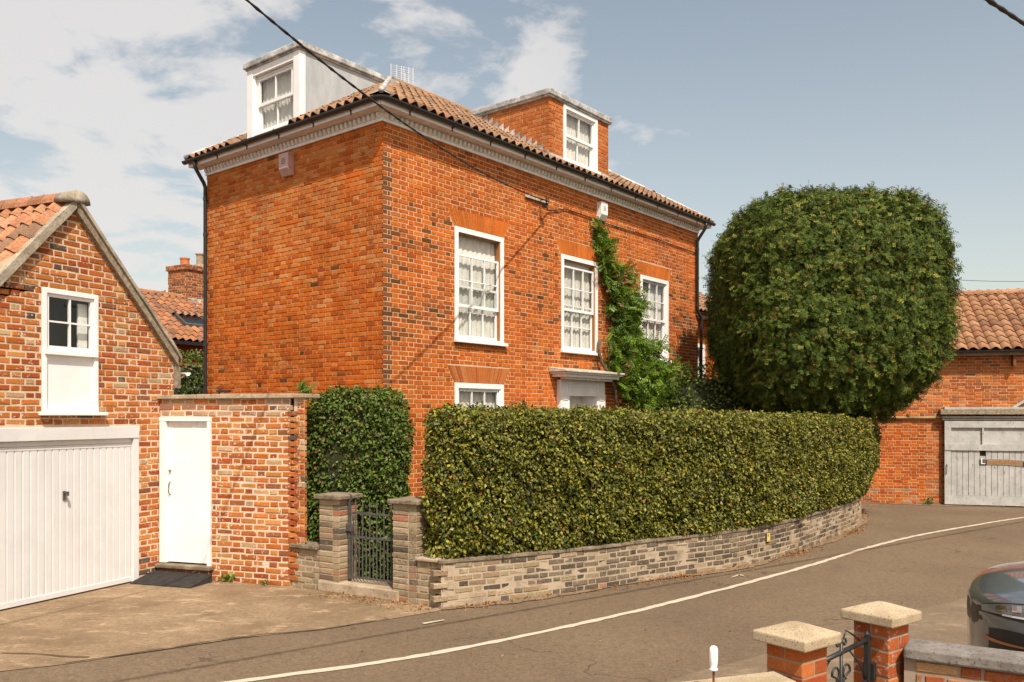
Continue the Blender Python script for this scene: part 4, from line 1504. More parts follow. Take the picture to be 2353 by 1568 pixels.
def catenary(a, b, sag, n=40):
    A_, B_ = Vector(a), Vector(b)
    return [A_.lerp(B_, i / n) + Vector((0, 0, -sag * 4 * (i / n) * (1 - i / n))) for i in range(n + 1)]


def twisted(pts, r, turns, name, label):
    t = thing(name, label, 'cable', pts[0])
    L = len(pts)
    for ph in (0, math.pi):
        q = []
        for i, p in enumerate(pts):
            a = ph + turns * 2 * math.pi * i / (L - 1)
            q.append(Vector(p) + Vector((math.cos(a) * r * 0.7, 0, math.sin(a) * r * 0.7)))
        MB().tube(q, r, 6).build('strand', cable_black, t, smooth=True)
    return t


svc = catenary(bx, (-4.97, 1.06, 7.24), 0.825, 140)
twisted(svc, 0.0095, 38, 'service_cable', 'twisted black cable running from the front wall up past the white dormer')
wallc = [bx, FF.p(4.1, 0.12, 6.16), FF.p(4.3, 0.03, 6.14), FF.p(4.6, 0.025, 6.20), FF.p(4.9, 0.022, 6.28), FF.p(6.5, 0.022, 6.25), FF.p(8.4, 0.022, 6.265), FF.p(10.5, 0.022, 6.23), FF.p(LF + 0.02, 0.02, 6.25)]
sm = []
for i in range(len(wallc) - 1):
    for k in range(5): sm.append(Vector(wallc[i]).lerp(Vector(wallc[i + 1]), k / 5))
sm.append(Vector(wallc[-1]))
tag(MB().tube(sm, 0.011, 6).build('wall_cable', cable_black), 'thin black cable clipped along the front wall below the eaves', 'cable')
tag(MB().tube(catenary((5.0, 21.95, 6.3), (24.8, 40, 8.4), 0.25, 30), 0.010, 5).build('distant_cable', cable_black), 'thin far cable in the sky above the workshop roof', 'cable')
twisted(catenary((-14.6, -6.98, 6.15), (28, 26.0, 6.15), 0.35, 260), 0.016, 120, 'street_cable', 'thick twisted overhead cable crossing the top right corner')

aer = thing('aerial', 'white wire grid aerial on the ridge beside the hip', 'aerial', (-2.25, 17.7, 8.7))
Fa = Fr((-2.48, 17.6), (0.95, 0.32))
mb = MB()
for i in range(9): mb.tube([Fa.p(0, 0, 8.99 + i * 0.042), Fa.p(0.46, 0, 8.95 + i * 0.042)], 0.0055, 4)
for u in (0.0, 0.12, 0.22, 0.27, 0.37, 0.46): mb.tube([Fa.p(u, 0.006, 8.97 - u * 0.08), Fa.p(u, 0.006, 9.35 - u * 0.08)], 0.006, 4)
go = mb.build('reflector_grid', alu, aer); go['kind'] = 'stuff'
MB().tube([Fa.p(0.30, -0.03, 8.55), Fa.p(0.30, -0.03, 9.2)], 0.012, 6).build('mast', alu, aer)
MB().tube([Fa.p(0.30, -0.03, 9.14), Fa.p(0.30, -0.4, 9.14)], 0.009, 6).build('boom', alu, aer)

# ------------------------------------------------------------------ garage on the left
GA = R(24)
Q0 = (-4.68, 11.42)
FG = Fr(Q0, (math.sin(GA), math.cos(GA)))
garage = thing('garage', 'small brick garage with steep pantile gable and white up-and-over door', 'garage', FG.p(-1.3, -2, 0))
gl_, gr_, ga_, gz_ = -2.86, 0.25, -1.305, 4.64
gp = (gz_ - 2.93) / (gr_ - ga_)          # slope
gtop = lambda u: gz_ - abs(u - ga_) * gp
gtop_inv = lambda z: (ga_ - (gz_ - z) / gp, ga_ + (gz_ - z) / gp)
GD = (-2.50, -0.35, 0.0, 2.01); GW = (-1.72, -0.967, 2.19, 3.62)
OB = [(6, (0.44, 0.13, 0.032)), (5, (0.50, 0.175, 0.05)), (3, (0.36, 0.085, 0.026)), (2, (0.52, 0.24, 0.085)), (1.2, (0.28, 0.10, 0.05)), (0.6, (0.14, 0.085, 0.06)), (0.9, (0.46, 0.30, 0.18))]
OB = warm(OB, (0.95, 0.94, 0.85))
ocol = lambda u, z, rng, h: pal(rng, OB, 0.15)
gpz = Pieces('brick', brick_old, 0.006, 0.0035, 298)
lay_wall(gpz, FG, gl_, gr_, 0.0, 4.64, 0.0755, 0.0145, 0.222, 0.106, [lambda z: (GD[0], GD[1]) if z < GD[3] + 0.01 else None, lambda z: (GW[0], GW[1]) if GW[2] - 0.03 < z < GW[3] else None], ocol,
         top=gtop_inv, jitd=0.004, rough=0.007, seed=61, wob=0.003)
gpz.lay(garage)
backing(FG, gl_, gr_, 0, 4.7, [GD, GW], -0.0065, mortar_old, 'wall', garage, top=gtop, extra=(ga_,))
mb = MB()
mb.poly([FG.p(gr_, -0.007, 0), FG.p(gr_, -4, 0), FG.p(gr_, -4, 2.9), FG.p(gr_, -0.007, 2.9)])
mb.poly([FG.p(gl_, -0.007, 0), FG.p(gl_, -4, 0), FG.p(gl_, -4, 2.9), FG.p(gl_, -0.007, 2.9)])
mb.poly([FG.p(gl_, -4, 0), FG.p(gr_, -4, 0), FG.p(gr_, -4, 2.9), FG.p(ga_, -4, gz_), FG.p(gl_, -4, 2.9)])
mb.build('rear_wall', rear_m, garage)
# roof
gang = math.atan(gp); gc, gs = math.cos(gang), math.sin(gang)
rl = 4.2
gz2 = gz_ + 0.06
mb = MB()
for sgn, ue in ((-1, gl_ - 0.12), (1, gr_ + 0.10)):
    ze = gz2 - abs(ue - ga_) * gp
    mb.poly([FG.p(ue, 0.02, ze), FG.p(ga_, 0.02, gz2), FG.p(ga_, -rl, gz2), FG.p(ue, -rl, ze)])
groof = mb.build('roof', plain('garage_deck', (0.14, 0.07, 0.03), 0.9, 0.2), garage)
gt = Tiles('roof_tile', tile_m, 0.205, 0.25, 0.33, 0.036, limit=280)
GTC = [(5, (0.37, 0.168, 0.086)), (3, (0.41, 0.20, 0.11)), (2, (0.29, 0.13, 0.068)), (1.5, (0.21, 0.115, 0.066))]
gtc = lambda a, b, rng: pal(rng, GTC, 0.12)
IN = (-FG.N[0], -FG.N[1], 0)
EE = Vector((FG.E[0], FG.E[1], 0))
uel = gl_ - 0.16; zel = gz2 + 0.05 - abs(uel - ga_) * gp
sl = abs(ga_ - uel) / gc
gt.slope(FG.p(uel, -0.02, zel), IN, EE * gc + Vector((0, 0, gs)), lambda a, b: b < sl - 0.10, 20, 11, gtc, 62, jit=0.03)
uer = gr_ + 0.14; zer = gz2 + 0.05 - abs(uer - ga_) * gp
gt.slope(FG.p(uer, -0.02, zer), IN, -EE * gc + Vector((0, 0, gs)), lambda a, b: b < sl - 0.10, 20, 11, gtc, 63, jit=0.03)
gt.lay(groof)
# verges: mortar on the left slope, timber board on the right
def verge(ua, ub, v0, v1, dz0, dz1, m, name, n=10, wob=0.006):
    mb = MB(); rings = []
    for i in range(n + 1):
        u = ua + (ub - ua) * i / n
        z = gz2 - abs(u - ga_) * gp + rnd.uniform(-wob, wob)
        w = rnd.uniform(-wob, wob)
        rings.append([FG.p(u, v0, z + dz0), FG.p(u, v1 + w, z + dz0), FG.p(u, v1 + w, z + dz1), FG.p(u, v0, z + dz1)])
    return mb.sweep(rings).build(name, m, garage)


verge(gl_ - 0.1, ga_ - 0.01, -0.03, 0.07, -0.085, 0.05, cement_m, 'verge')
verge(ga_ + 0.01, gr_ + 0.02, -0.03, 0.06, -0.13, -0.01, timber_grey, 'barge_board', wob=0.002)
verge(ga_ + 0.01, gr_ + 0.07, -0.04, 0.085, -0.012, 0.045, cement_m, 'verge')
mb = MB(); rings = []
for i in range(20):
    v = 0.09 - i * 0.23
    hh = 0.10 + rnd.uniform(-0.01, 0.01)
    rings.append([FG.p(ga_ + 0.16 * math.cos(k * math.pi / 8), v, gz2 - 0.03 + (hh + 0.05) * math.sin(k * math.pi / 8)) for k in range(9)])
mb.sweep(rings[:2]).build('ridge_end', cement_m, garage, smooth=True)
for i in range(1, 18):
    o = MB().sweep([[tuple(Vector(p) + Vector(IN) * 0.006) for p in rings[i]], [tuple(Vector(p) + Vector(IN) * (-0.004)) for p in rings[i + 1]]]).build('ridge_tile', tile_m, groof)
    o.color = (*pal(rnd, GTC), 1)
# window: two-by-two sash over a white panel
gw = part_empty('window', garage, FG.p(-1.34, 0, 2.2))
u0, u1, z0, z1 = GW
mb = MB(); fw = 0.055
mb.box(FG, u0, u0 + fw, -0.1, 0.012, z0, z1); mb.box(FG, u1 - fw, u1, -0.1, 0.012, z0, z1); mb.box(FG, u0 + fw, u1 - fw, -0.1, 0.010, z1 - fw, z1)
mb.build('frame', white, gw, bevel=0.003)
sash(gw, FG, u0 + fw, u1 - fw, 2.90, z1 - fw, -0.012, 2, 2, 0.04, 0.02)
MB().box(FG, u0 + 0.02, u1 - 0.02, -0.06, 0.035, 2.855, 2.90).build('transom', white, gw, bevel=0.003)
MB().box(FG, u0 + fw, u1 - fw, -0.06, -0.022, z0, 2.855).build('panel', white, gw)
MB().box(FG, u0 - 0.05, u1 + 0.09, -0.06, 0.075, z0 - 0.04, z0 - 0.001).build('sill', white, gw, bevel=0.004)
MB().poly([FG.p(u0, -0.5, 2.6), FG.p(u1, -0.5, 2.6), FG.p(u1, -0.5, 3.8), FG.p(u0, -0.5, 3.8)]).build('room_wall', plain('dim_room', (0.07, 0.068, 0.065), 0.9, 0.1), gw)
MB().box(FG, u1 - 0.2, u1 - 0.07, -0.12, -0.1, 2.9, 3.5).build('blind', white_old, gw)
# up-and-over door with vertical ribs
gd = part_empty('garage_door', garage, FG.p(-1.42, 0, 0))
MB().box(FG, GD[0] - 0.01, GD[1], -0.08, 0.020, 1.86, 2.01).build('lintel_board', doorwhite, gd, bevel=0.004)
mb = MB(); mb.box(FG, GD[1] - 0.085, GD[1] - 0.001, -0.08, 0.012, 0.0, 1.86); mb.build('frame', doorwhite, gd, bevel=0.003)
mb = MB(); mb.box(FG, GD[0] + 0.001, GD[0] + 0.085, -0.08, 0.012, 0.0, 1.86); mb.build('frame', doorwhite, gd, bevel=0.003)
ur0, ur1 = GD[0] + 0.088, GD[1] - 0.088
MB().box(FG, ur0, ur1, -0.06, -0.022, 1.80, 1.858).build('top_rail', doorwhite, gd, bevel=0.004)
MB().box(FG, ur0, ur1, -0.06, -0.026, 1.75, 1.797).build('top_rail', doorwhite, gd, bevel=0.004)
MB().box(FG, ur0, ur1, -0.06, -0.020, 0.022, 0.085).build('bottom_rail', doorwhite, gd, bevel=0.004)
nb = 21
for i in range(nb):
    a = ur0 + (ur1 - ur0) * i / nb; b = ur0 + (ur1 - ur0) * (i + 1) / nb
    prof = [(a + 0.002, -0.056), (a + 0.002, -0.042), (a + 0.010, -0.030), (b - 0.010, -0.030), (b - 0.002, -0.042), (b - 0.002, -0.056)]
    MB().sweep([[FG.p(x, v, 0.086) for x, v in prof], [FG.p(x, v, 1.749) for x, v in prof]]).build('panel', doorwhite, gd)
MB().box(FG, ur0, ur1, -0.075, -0.062, 0.03, 1.85).build('door_back', doorwhite, gd)
mb = MB().box(FG, -1.435, -1.40, -0.03, -0.015, 1.15, 1.26); hdl = mb.build('handle', grey_iron, gd, bevel=0.004)
MB().box(FG, -1.432, -1.404, -0.014, 0.045, 1.235, 1.255).build('grip', grey_iron, hdl)
MB().box(FG, -1.432, -1.404, 0.030, 0.045, 1.205, 1.234).build('grip', grey_iron, hdl)
# eaves end at the right corner of the garage
MB().hexa([FG.p(gr_ + 0.01, -0.02, 2.52), FG.p(gr_ + 0.10, -0.02, 2.52), FG.p(gr_ + 0.10, 0.02, 2.52), FG.p(gr_ + 0.01, 0.02, 2.52),
           FG.p(gr_ + 0.01, -0.02, 2.86), FG.p(gr_ + 0.10, -0.02, 2.80), FG.p(gr_ + 0.10, 0.02, 2.80), FG.p(gr_ + 0.01, 0.02, 2.86)]).build('eaves_board', timber_grey, garage)
gutter([FG.p(gr_ + 0.19, 0.06, 2.74), FG.p(gr_ + 0.19, -1, 2.74), FG.p(gr_ + 0.19, -4, 2.74)], 0.05).build('gutter', white_old, garage)

# ------------------------------------------------------------------ garden wall with the white door
FGW = Fr((-4.68, 11.42), (1.92, -0.64))
gwl = thing('garden_wall', 'tall weathered brick garden wall with flat coping and white plank door', 'wall', FGW.p(1, 0, 0))
GWL = 2.03; GWZ = 2.365
gdoor = (0.012, 0.815, 0.0, 2.115)
gwp = Pieces('brick', brick_old, 0.006, 0.0035, 298)


def gwcol(u, z, rng, h):
    if z > 2.15 and rng.random() < 0.35: return pal(rng, [(1, (0.42, 0.26, 0.16)), (1, (0.30, 0.14, 0.08))], 0.15)
    return pal(rng, OB, 0.15)


lay_wall(gwp, FGW, 0.0, GWL, 0.0, GWZ, 0.0763, 0.0155, 0.228, 0.108, [lambda z: (gdoor[0] - 0.02, gdoor[1]) if z < gdoor[3] else None], gwcol, jitd=0.005, rough=0.007, seed=71, wob=0.004)
# toothed quoin: alternate brick ends stand out at the bend
nq = int(GWZ / 0.0763)
FLW = Fr(FGW.p(GWL, 0, 0)[:2], (0.858, -0.513))
for k in range(1, nq - 1):
    zc = (k + 0.5) * 0.0763
    c_ = pal(rnd, OB, 0.15)
    if k % 2 == 0:
        c = FGW.p(GWL + 0.01, 0.012 - 0.05, zc)
        U3 = Vector((0, 0, 1)); N3 = Vector((*FGW.N, 0)); E3 = N3.cross(U3)
        gwp.add(c, tuple(E3), tuple(N3), tuple(U3), (0.13, 0.10, 0.060), c_)
    else:
        c = FLW.p(0.02, 0.014 - 0.05, zc)
        U3 = Vector((0, 0, 1)); N3 = Vector((*FLW.N, 0)); E3 = N3.cross(U3)
        gwp.add(c, tuple(E3), tuple(N3), tuple(U3), (0.17, 0.10, 0.060), c_)
lay_wall(gwp, FLW, 0.08, 0.20, 0.56, GWZ, 0.0763, 0.0155, 0.228, 0.108, [], gwcol, jitd=0.004, rough=0.007, seed=72)
gwp.lay(gwl)
backing(FGW, 0, GWL - 0.03, 0, GWZ, [gdoor], -0.006, mortar_old, 'wall', gwl)
backing(FLW, 0.02, 0.20, 0, GWZ, [], -0.012, mortar_old, 'wall', gwl)
mb = MB(); mb.poly([FGW.p(0, -0.24, 0), FGW.p(GWL, -0.24, 0), FGW.p(GWL, -0.24, GWZ), FGW.p(0, -0.24, GWZ)])
mb.build('rear_face', rear_m, gwl)
cu = [(0.0, 0.62), (0.625, 1.28), (1.285, 1.86), (1.865, GWL + 0.03)]
for a, b in cu:
    MB().box(FGW, a - (0.03 if a == 0 else 0), b, -0.29, 0.05 + rnd.uniform(-0.004, 0.004), GWZ + rnd.uniform(0.001, 0.003), GWZ + 0.058 + rnd.uniform(-0.003, 0.003)).build('coping_stone', coping_m, gwl, bevel=0.008)
MB().box(FLW, 0.0, 0.22, -0.26, 0.04, GWZ + 0.003, GWZ + 0.055).build('coping_stone', coping_m, gwl, bevel=0.008)
# door
dd = part_empty('plank_door', gwl, FGW.p(0.4, 0, 0.2))
mb = MB(); mb.box(FGW, 0.014, 0.115, -0.10, 0.022, 0.205, 2.075); mb.box(FGW, 0.765, 0.813, -0.10, 0.022, 0.19, 2.075); mb.box(FGW, 0.010, 0.815, -0.10, 0.026, 2.075, 2.125)
mb.build('door_frame', white, dd, bevel=0.003)
nbd = 7
for i in range(nbd):
    a = 0.117 + (0.763 - 0.117) * i / nbd; b = 0.117 + (0.763 - 0.117) * (i + 1) / nbd
    MB().box(FGW, a + 0.0012, b - 0.0012, -0.07, -0.028 + rnd.uniform(-0.0015, 0.0015), 0.215, 2.074).build('plank', white, dd, bevel=0.002)
MB().box(FGW, 0.117, 0.763, -0.085, -0.072, 0.21, 2.075).build('door_back', white_old, dd)
MB().lathe(FGW.p(0.155, -0.012, 1.42), [(0.001, -0.016), (0.018, -0.012), (0.018, 0.012), (0.001, 0.016)], 10).build('lock', chrome, dd)
MB().tube([FGW.p(0.153, -0.026, 1.27), FGW.p(0.153, 0.0, 1.255), FGW.p(0.158, 0.015, 1.20), FGW.p(0.158, 0.015, 1.16), FGW.p(0.153, 0.0, 1.115), FGW.p(0.153, -0.026, 1.10)], 0.007, 6).build('handle', grey_iron, dd)
MB().box(FGW, -0.0, 0.86, -0.10, 0.10, 0.145, 0.195).build('step', coping_dark, gwl, bevel=0.01)
MB().box(FGW, 0.03, 0.83, -0.10, 0.065, 0.0, 0.144).build('step_riser', brick_old, gwl).color = (0.20, 0.07, 0.03, 1)
# rubber ramp
ramp = thing('rubber_ramp', 'black ribbed rubber ramp in front of the white plank door', 'ramp', FGW.p(0.42, 0.3, 0.0))
mb = MB()
mb.hexa([FGW.p(-0.02, 0.51, 0.008), FGW.p(0.90, 0.51, 0.008), FGW.p(0.90, 0.09, 0.008), FGW.p(-0.02, 0.09, 0.008),
         FGW.p(-0.02, 0.51, 0.022), FGW.p(0.90, 0.51, 0.022), FGW.p(0.90, 0.09, 0.105), FGW.p(-0.02, 0.09, 0.105)])
mb.build('ramp_body', rubber, ramp)
for half in ((0.0, 0.425), (0.445, 0.88)):
    for i in range(11):
        v = 0.49 - i * 0.037
        zt = 0.022 + (0.51 - v) / 0.42 * 0.083
        MB().hexa([FGW.p(half[0], v, zt - 0.004), FGW.p(half[1], v, zt - 0.004), FGW.p(half[1], v - 0.018, zt - 0.0005), FGW.p(half[0], v - 0.018, zt - 0.0005),
                   FGW.p(half[0], v, zt + 0.007), FGW.p(half[1], v, zt + 0.007), FGW.p(half[1], v - 0.018, zt + 0.0105), FGW.p(half[0], v - 0.018, zt + 0.0105)]).build('rib', rubber, ramp)
fld = thing('floodlight', 'small black floodlight on top of the garden wall', 'lamp', FGW.p(0.85, -0.15, 2.43))
Fq_ = FGW
MB().box(FGW, 0.80, 0.98, -0.2, -0.12, 2.455, 2.485).build('lamp_head', black_iron, fld, bevel=0.006)
MB().tube([FGW.p(0.82, -0.16, 2.42), FGW.p(0.82, -0.16, 2.5), FGW.p(0.79, -0.16, 2.52)], 0.012, 6).build('bracket', black_iron, fld)

# ------------------------------------------------------------------ low wall, gate piers, gate
GB = [(5, (0.42, 0.31, 0.19)), (4, (0.48, 0.37, 0.24)), (2, (0.36, 0.25, 0.15)), (1.5, (0.22, 0.165, 0.115)), (0.8, (0.13, 0.105, 0.08)), (0.6, (0.44, 0.24, 0.14))]
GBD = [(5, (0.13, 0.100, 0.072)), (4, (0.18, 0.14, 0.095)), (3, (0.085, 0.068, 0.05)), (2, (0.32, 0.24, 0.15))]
GB = warm(GB, (0.74, 0.75, 0.76))
gbc = lambda u, z, rng, h: pal(rng, GB, 0.14)
low = thing('low_wall', 'short low buff brick wall between the tall garden wall and the gate', 'wall', FLW.p(0.2, 0, 0))
lp = Pieces('brick', brick_gault, 0.006, 0.004, 298)
lay_wall(lp, FLW, 0.0, 0.46, 0.0, 0.50, 0.0715, 0.0125, 0.222, 0.108, [], gbc, jitd=0.005, rough=0.007, seed=81)
lp.lay(low)
backing(FLW, -0.02, 0.46, 0, 0.5, [], -0.005, mortar_gault, 'wall', low)
MB().poly([FLW.p(0, -0.22, 0), FLW.p(0.46, -0.22, 0), FLW.p(0.46, -0.22, 0.5), FLW.p(0, -0.22, 0.5)]).build('rear_face', mortar_gault, low)
MB().box(FLW, -0.01, 0.45, -0.26, 0.05, 0.502, 0.55).build('coping_stone', coping_dark, low, bevel=0.01)
MB().box(FLW, 0.44, 1.7, -0.34, 0.02, 0.0, 0.13).build('threshold', coping_m, low, bevel=0.015)


def pier(fr, u0, u1, v0, v1, h, label, seed, capz=0.055, over=0.055, cc=None, group='gate piers of the iron gate', cr=0.0715):
    t = thing('gate_pier', label, 'gate pier', fr.p((u0 + u1) / 2, (v0 + v1) / 2, 0), group)
    pp = Pieces('brick', brick_gault, 0.006, 0.004, 298)
    w, d = u1 - u0, v0 - v1
    # four faces
    faces = [Fr(fr.p(u0, v0, 0)[:2], fr.E), Fr(fr.p(u1, v0, 0)[:2], (-fr.N[0], -fr.N[1])), Fr(fr.p(u1, v1, 0)[:2], (-fr.E[0], -fr.E[1])), Fr(fr.p(u0, v1, 0)[:2], fr.N)]
    n = int(round((h - capz) / cr))
    for i, f in enumerate(faces):
        L = w if i % 2 == 0 else d
        rng = random.Random(seed + i)
        for k in range(n):
            zc = (k + 0.5) * cr
            if (k + i) % 2: cuts = [(0, L * 0.66), (L * 0.66 + 0.012, L - 0.115)]
            else: cuts = [(0, 0.108), (0.12, L - 0.108 - 0.012)] if L < 0.3 else [(0, 0.226), (0.238, L - 0.115)]
            for j, (a, b) in enumerate(cuts):
                if b - a < 0.03: continue
                dp_ = 0.105 if j == 0 else 0.05
                uc = (a + b) / 2
                N3 = Vector((*f.N, 0)); U3 = Vector((0, 0, 1)); E3 = N3.cross(U3)
                dv = rng.uniform(-0.003, 0.003) if j else 0
                cfun = cc or (lambda z, rng: pal(rng, GB, 0.14) if z < h * 0.8 or rng.random() < 0.6 else pal(rng, [(1, (0.36, 0.15, 0.09)), (1, (0.44, 0.33, 0.24))], 0.1))
                pp.add(f.p(uc, dv - dp_ / 2, zc), tuple(E3), tuple(N3), tuple(U3), (b - a - rng.uniform(0, 0.004), dp_, cr - 0.0125 - rng.uniform(0, 0.003)), cfun(zc, rng))
    pp.lay(t)
    MB().box(fr, u0 + 0.006, u1 - 0.006, v1 + 0.006, v0 - 0.006, 0, h - capz).build('mortar', mortar_gault, t)
    return t


pl = pier(FLW, 0.46, 0.79, 0.01, -0.32, 1.18, 'buff brick gate pier with flat slab at the hinge side, next to the low wall', 90)
MB().box(FLW, 0.41, 0.84, -0.37, 0.06, 1.13, 1.185).build('cap', coping_dark, pl, bevel=0.012)
prt = pier(FLW, 1.605, 1.95, 0.01, -0.33, 1.18, 'buff brick gate pier with flat slab against the leafy hedge', 95)
MB().box(FLW, 1.56, 2.0, -0.38, 0.055, 1.13, 1.185).build('cap', coping_dark, prt, bevel=0.012)

ig = thing('iron_gate', 'plain grey iron bar gate between the buff brick piers', 'gate', FLW.p(1.2, -0.15, 0.15))
vg = -0.13; uA, uB = 0.815, 1.585
MB().box(FLW, uA, uA + 0.03, vg - 0.012, vg + 0.012, 0.16, 1.13).build('stile', grey_iron, ig)
MB().box(FLW, uB - 0.03, uB, vg - 0.012, vg + 0.012, 0.16, 1.02).build('stile', grey_iron, ig)
for z in (0.19, 0.68, 0.97): MB().box(FLW, uA + 0.03, uB - 0.03, vg - 0.006, vg + 0.006, z - 0.012, z + 0.012).build('rail', grey_iron, ig)
for i in range(6):
    u = uA + (uB - uA) * (i + 1) / 7
    mb = MB().tube([FLW.p(u, vg, 0.2), FLW.p(u, vg, 1.06)], 0.008, 6); mb.tube([FLW.p(u, vg, 1.06), FLW.p(u, vg, 1.14)], 0.011, 6, 0.001); mb.build('bar', grey_iron, ig)
for i in range(7):
    u = uA + (uB - uA) * (i + 0.5) / 7
    mb = MB().tube([FLW.p(u, vg, 0.2), FLW.p(u, vg, 0.72)], 0.008, 6); mb.tube([FLW.p(u, vg, 0.72), FLW.p(u, vg, 0.79)], 0.010, 6, 0.001); mb.build('bar', grey_iron, ig)
MB().tube([FLW.p(uA + 0.015 + 0.04 * math.cos(a), vg, 1.15 + 0.04 * math.sin(a)) for a in [math.pi + k * 0.5 for k in range(0, 12)]], 0.009, 6).build('scroll', grey_iron, ig)
MB().box(FLW, uA - 0.02, uA + 0.09, vg + 0.012, vg + 0.03, 0.74, 0.84).build('latch_plate', grey_iron, ig, bevel=0.01)

wing_w = thing('curved_wall', 'long curving low buff brick wall under the leafy hedge', 'wall', FLW.p(2.1, 0, 0))
cpts = [(-0.815, 9.56), (-0.013, 10.0), (1.01, 10.62), (1.89, 11.28), (3.15, 12.15), (4.26, 13.28), (5.19, 14.5), (6.30, 16.03), (6.98, 17.2), (7.38, 18.4), (7.55, 19.8), (7.5, 21.4)]
FC = Curve(cpts)
cw = Pieces('brick', brick_gault, 0.006, 0.004, 299)


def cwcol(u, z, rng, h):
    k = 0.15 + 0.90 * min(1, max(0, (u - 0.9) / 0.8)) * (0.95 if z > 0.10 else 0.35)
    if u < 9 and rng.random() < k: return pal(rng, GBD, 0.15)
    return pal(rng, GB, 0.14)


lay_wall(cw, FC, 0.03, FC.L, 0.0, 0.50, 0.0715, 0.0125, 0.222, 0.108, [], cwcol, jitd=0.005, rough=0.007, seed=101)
lay_wall(cw, FLW, 1.95, 2.20, 0.0, 0.50, 0.0715, 0.0125, 0.222, 0.108, [], gbc, jitd=0.004, rough=0.006, seed=102)
for k in range(7):     # toothed corner
    zc = (k + 0.5) * 0.0715; U3 = Vector((0, 0, 1))
    if k % 2: f, c = FC, FC.p(0.02, 0.015 - 0.05, zc)
    else: f, c = FLW, FLW.p(2.215, 0.012 - 0.05, zc)
    N3 = Vector((*f.basis(0.1)[1], 0)); E3 = N3.cross(U3)
    cw.add(c, tuple(E3), tuple(N3), tuple(U3), (0.17, 0.10, 0.058), pal(rnd, GB, 0.14))
cw.lay(wing_w)
backing(FC, 0.03, FC.L, 0, 0.5, [], -0.004, mortar_gault, 'wall', wing_w, du=0.2)
backing(FLW, 1.95, 2.2, 0, 0.5, [], -0.006, mortar_gault, 'wall', wing_w)
backing(FC, 0.25, FC.L, 0, 0.5, [], -0.22, mortar_gault, 'rear_face', wing_w, du=0.2)
nst = int(FC.L / 0.62)
for i in range(nst):
    a, b = FC.L * i / nst, FC.L * (i + 1) / nst - 0.006
    rings = []
    zz = rnd.uniform(-0.003, 0.003); vv = rnd.uniform(-0.006, 0.006)
    for k in range(4):
        u = a + (b - a) * k / 3
        rings.append([FC.p(u, -0.25, 0.502), FC.p(u, 0.018 + vv, 0.502), FC.p(u, 0.02 + vv, 0.532 + zz), FC.p(u, -0.25, 0.54 + zz)])
    MB().sweep(rings).build('coping_stone', coping_dark, wing_w)
MB().box(FLW, 1.95, 2.26, -0.26, 0.045, 0.504, 0.545).build('coping_stone', coping_m, wing_w, bevel=0.012)
# yellow marker plate
uP = 5.62
ep, npv = FC.basis(uP)
FP = Fr(FC.p(uP, 0.008, 0)[:2], ep)
plq = thing('marker_plate', 'small yellow marker plate on the curved wall', 'sign', FP.p(0, 0, 0.3))
MB().box(FP, -0.055, 0.055, 0, 0.012, 0.275, 0.415).build('plate_rim', car_black, plq, bevel=0.004)
MB().box(FP, -0.047, 0.047, 0.0121, 0.016, 0.283, 0.407).build('plate_face', yellow, plq)


def text(s, fr, u, v, z, size, m, parent, name='lettering'):
    cu_ = bpy.data.curves.new(name, 'FONT'); cu_.body = s; cu_.size = size; cu_.extrude = 0.0012; cu_.align_x = 'CENTER'; cu_.align_y = 'CENTER'
    cu_.materials.append(m)
    tmp = bpy.data.objects.new('tmp', cu_); col.objects.link(tmp)
    me_ = bpy.data.meshes.new_from_object(tmp.evaluated_get(bpy.context.evaluated_depsgraph_get()))
    bpy.data.objects.remove(tmp)
    me_.name = name
    o = bpy.data.objects.new(name, me_)
    mt = Matrix.Identity(4)
    for k, ax in enumerate(((*fr.E, 0), (0, 0, 1), (*fr.N, 0))):
        for r_ in range(3): mt[r_][k] = ax[r_]
    mt.translation = Vector(fr.p(u, v, z))
    o.matrix_basis = mt
    return link(o, parent)


text('K', FP, -0.008, 0.0175, 0.372, 0.045, car_black, plq)

# ------------------------------------------------------------------ plants
HEDGE_PAL = [(4, (0.118, 0.124, 0.012)), (4, (0.078, 0.088, 0.010)), (3, (0.195, 0.190, 0.019)), (3, (0.042, 0.058, 0.009)), (1.6, (0.29, 0.26, 0.03)), (0.5, (0.22, 0.12, 0.02)), (0.12, (0.30, 0.10, 0.015)), (1.4, (0.20, 0.185, 0.065))]


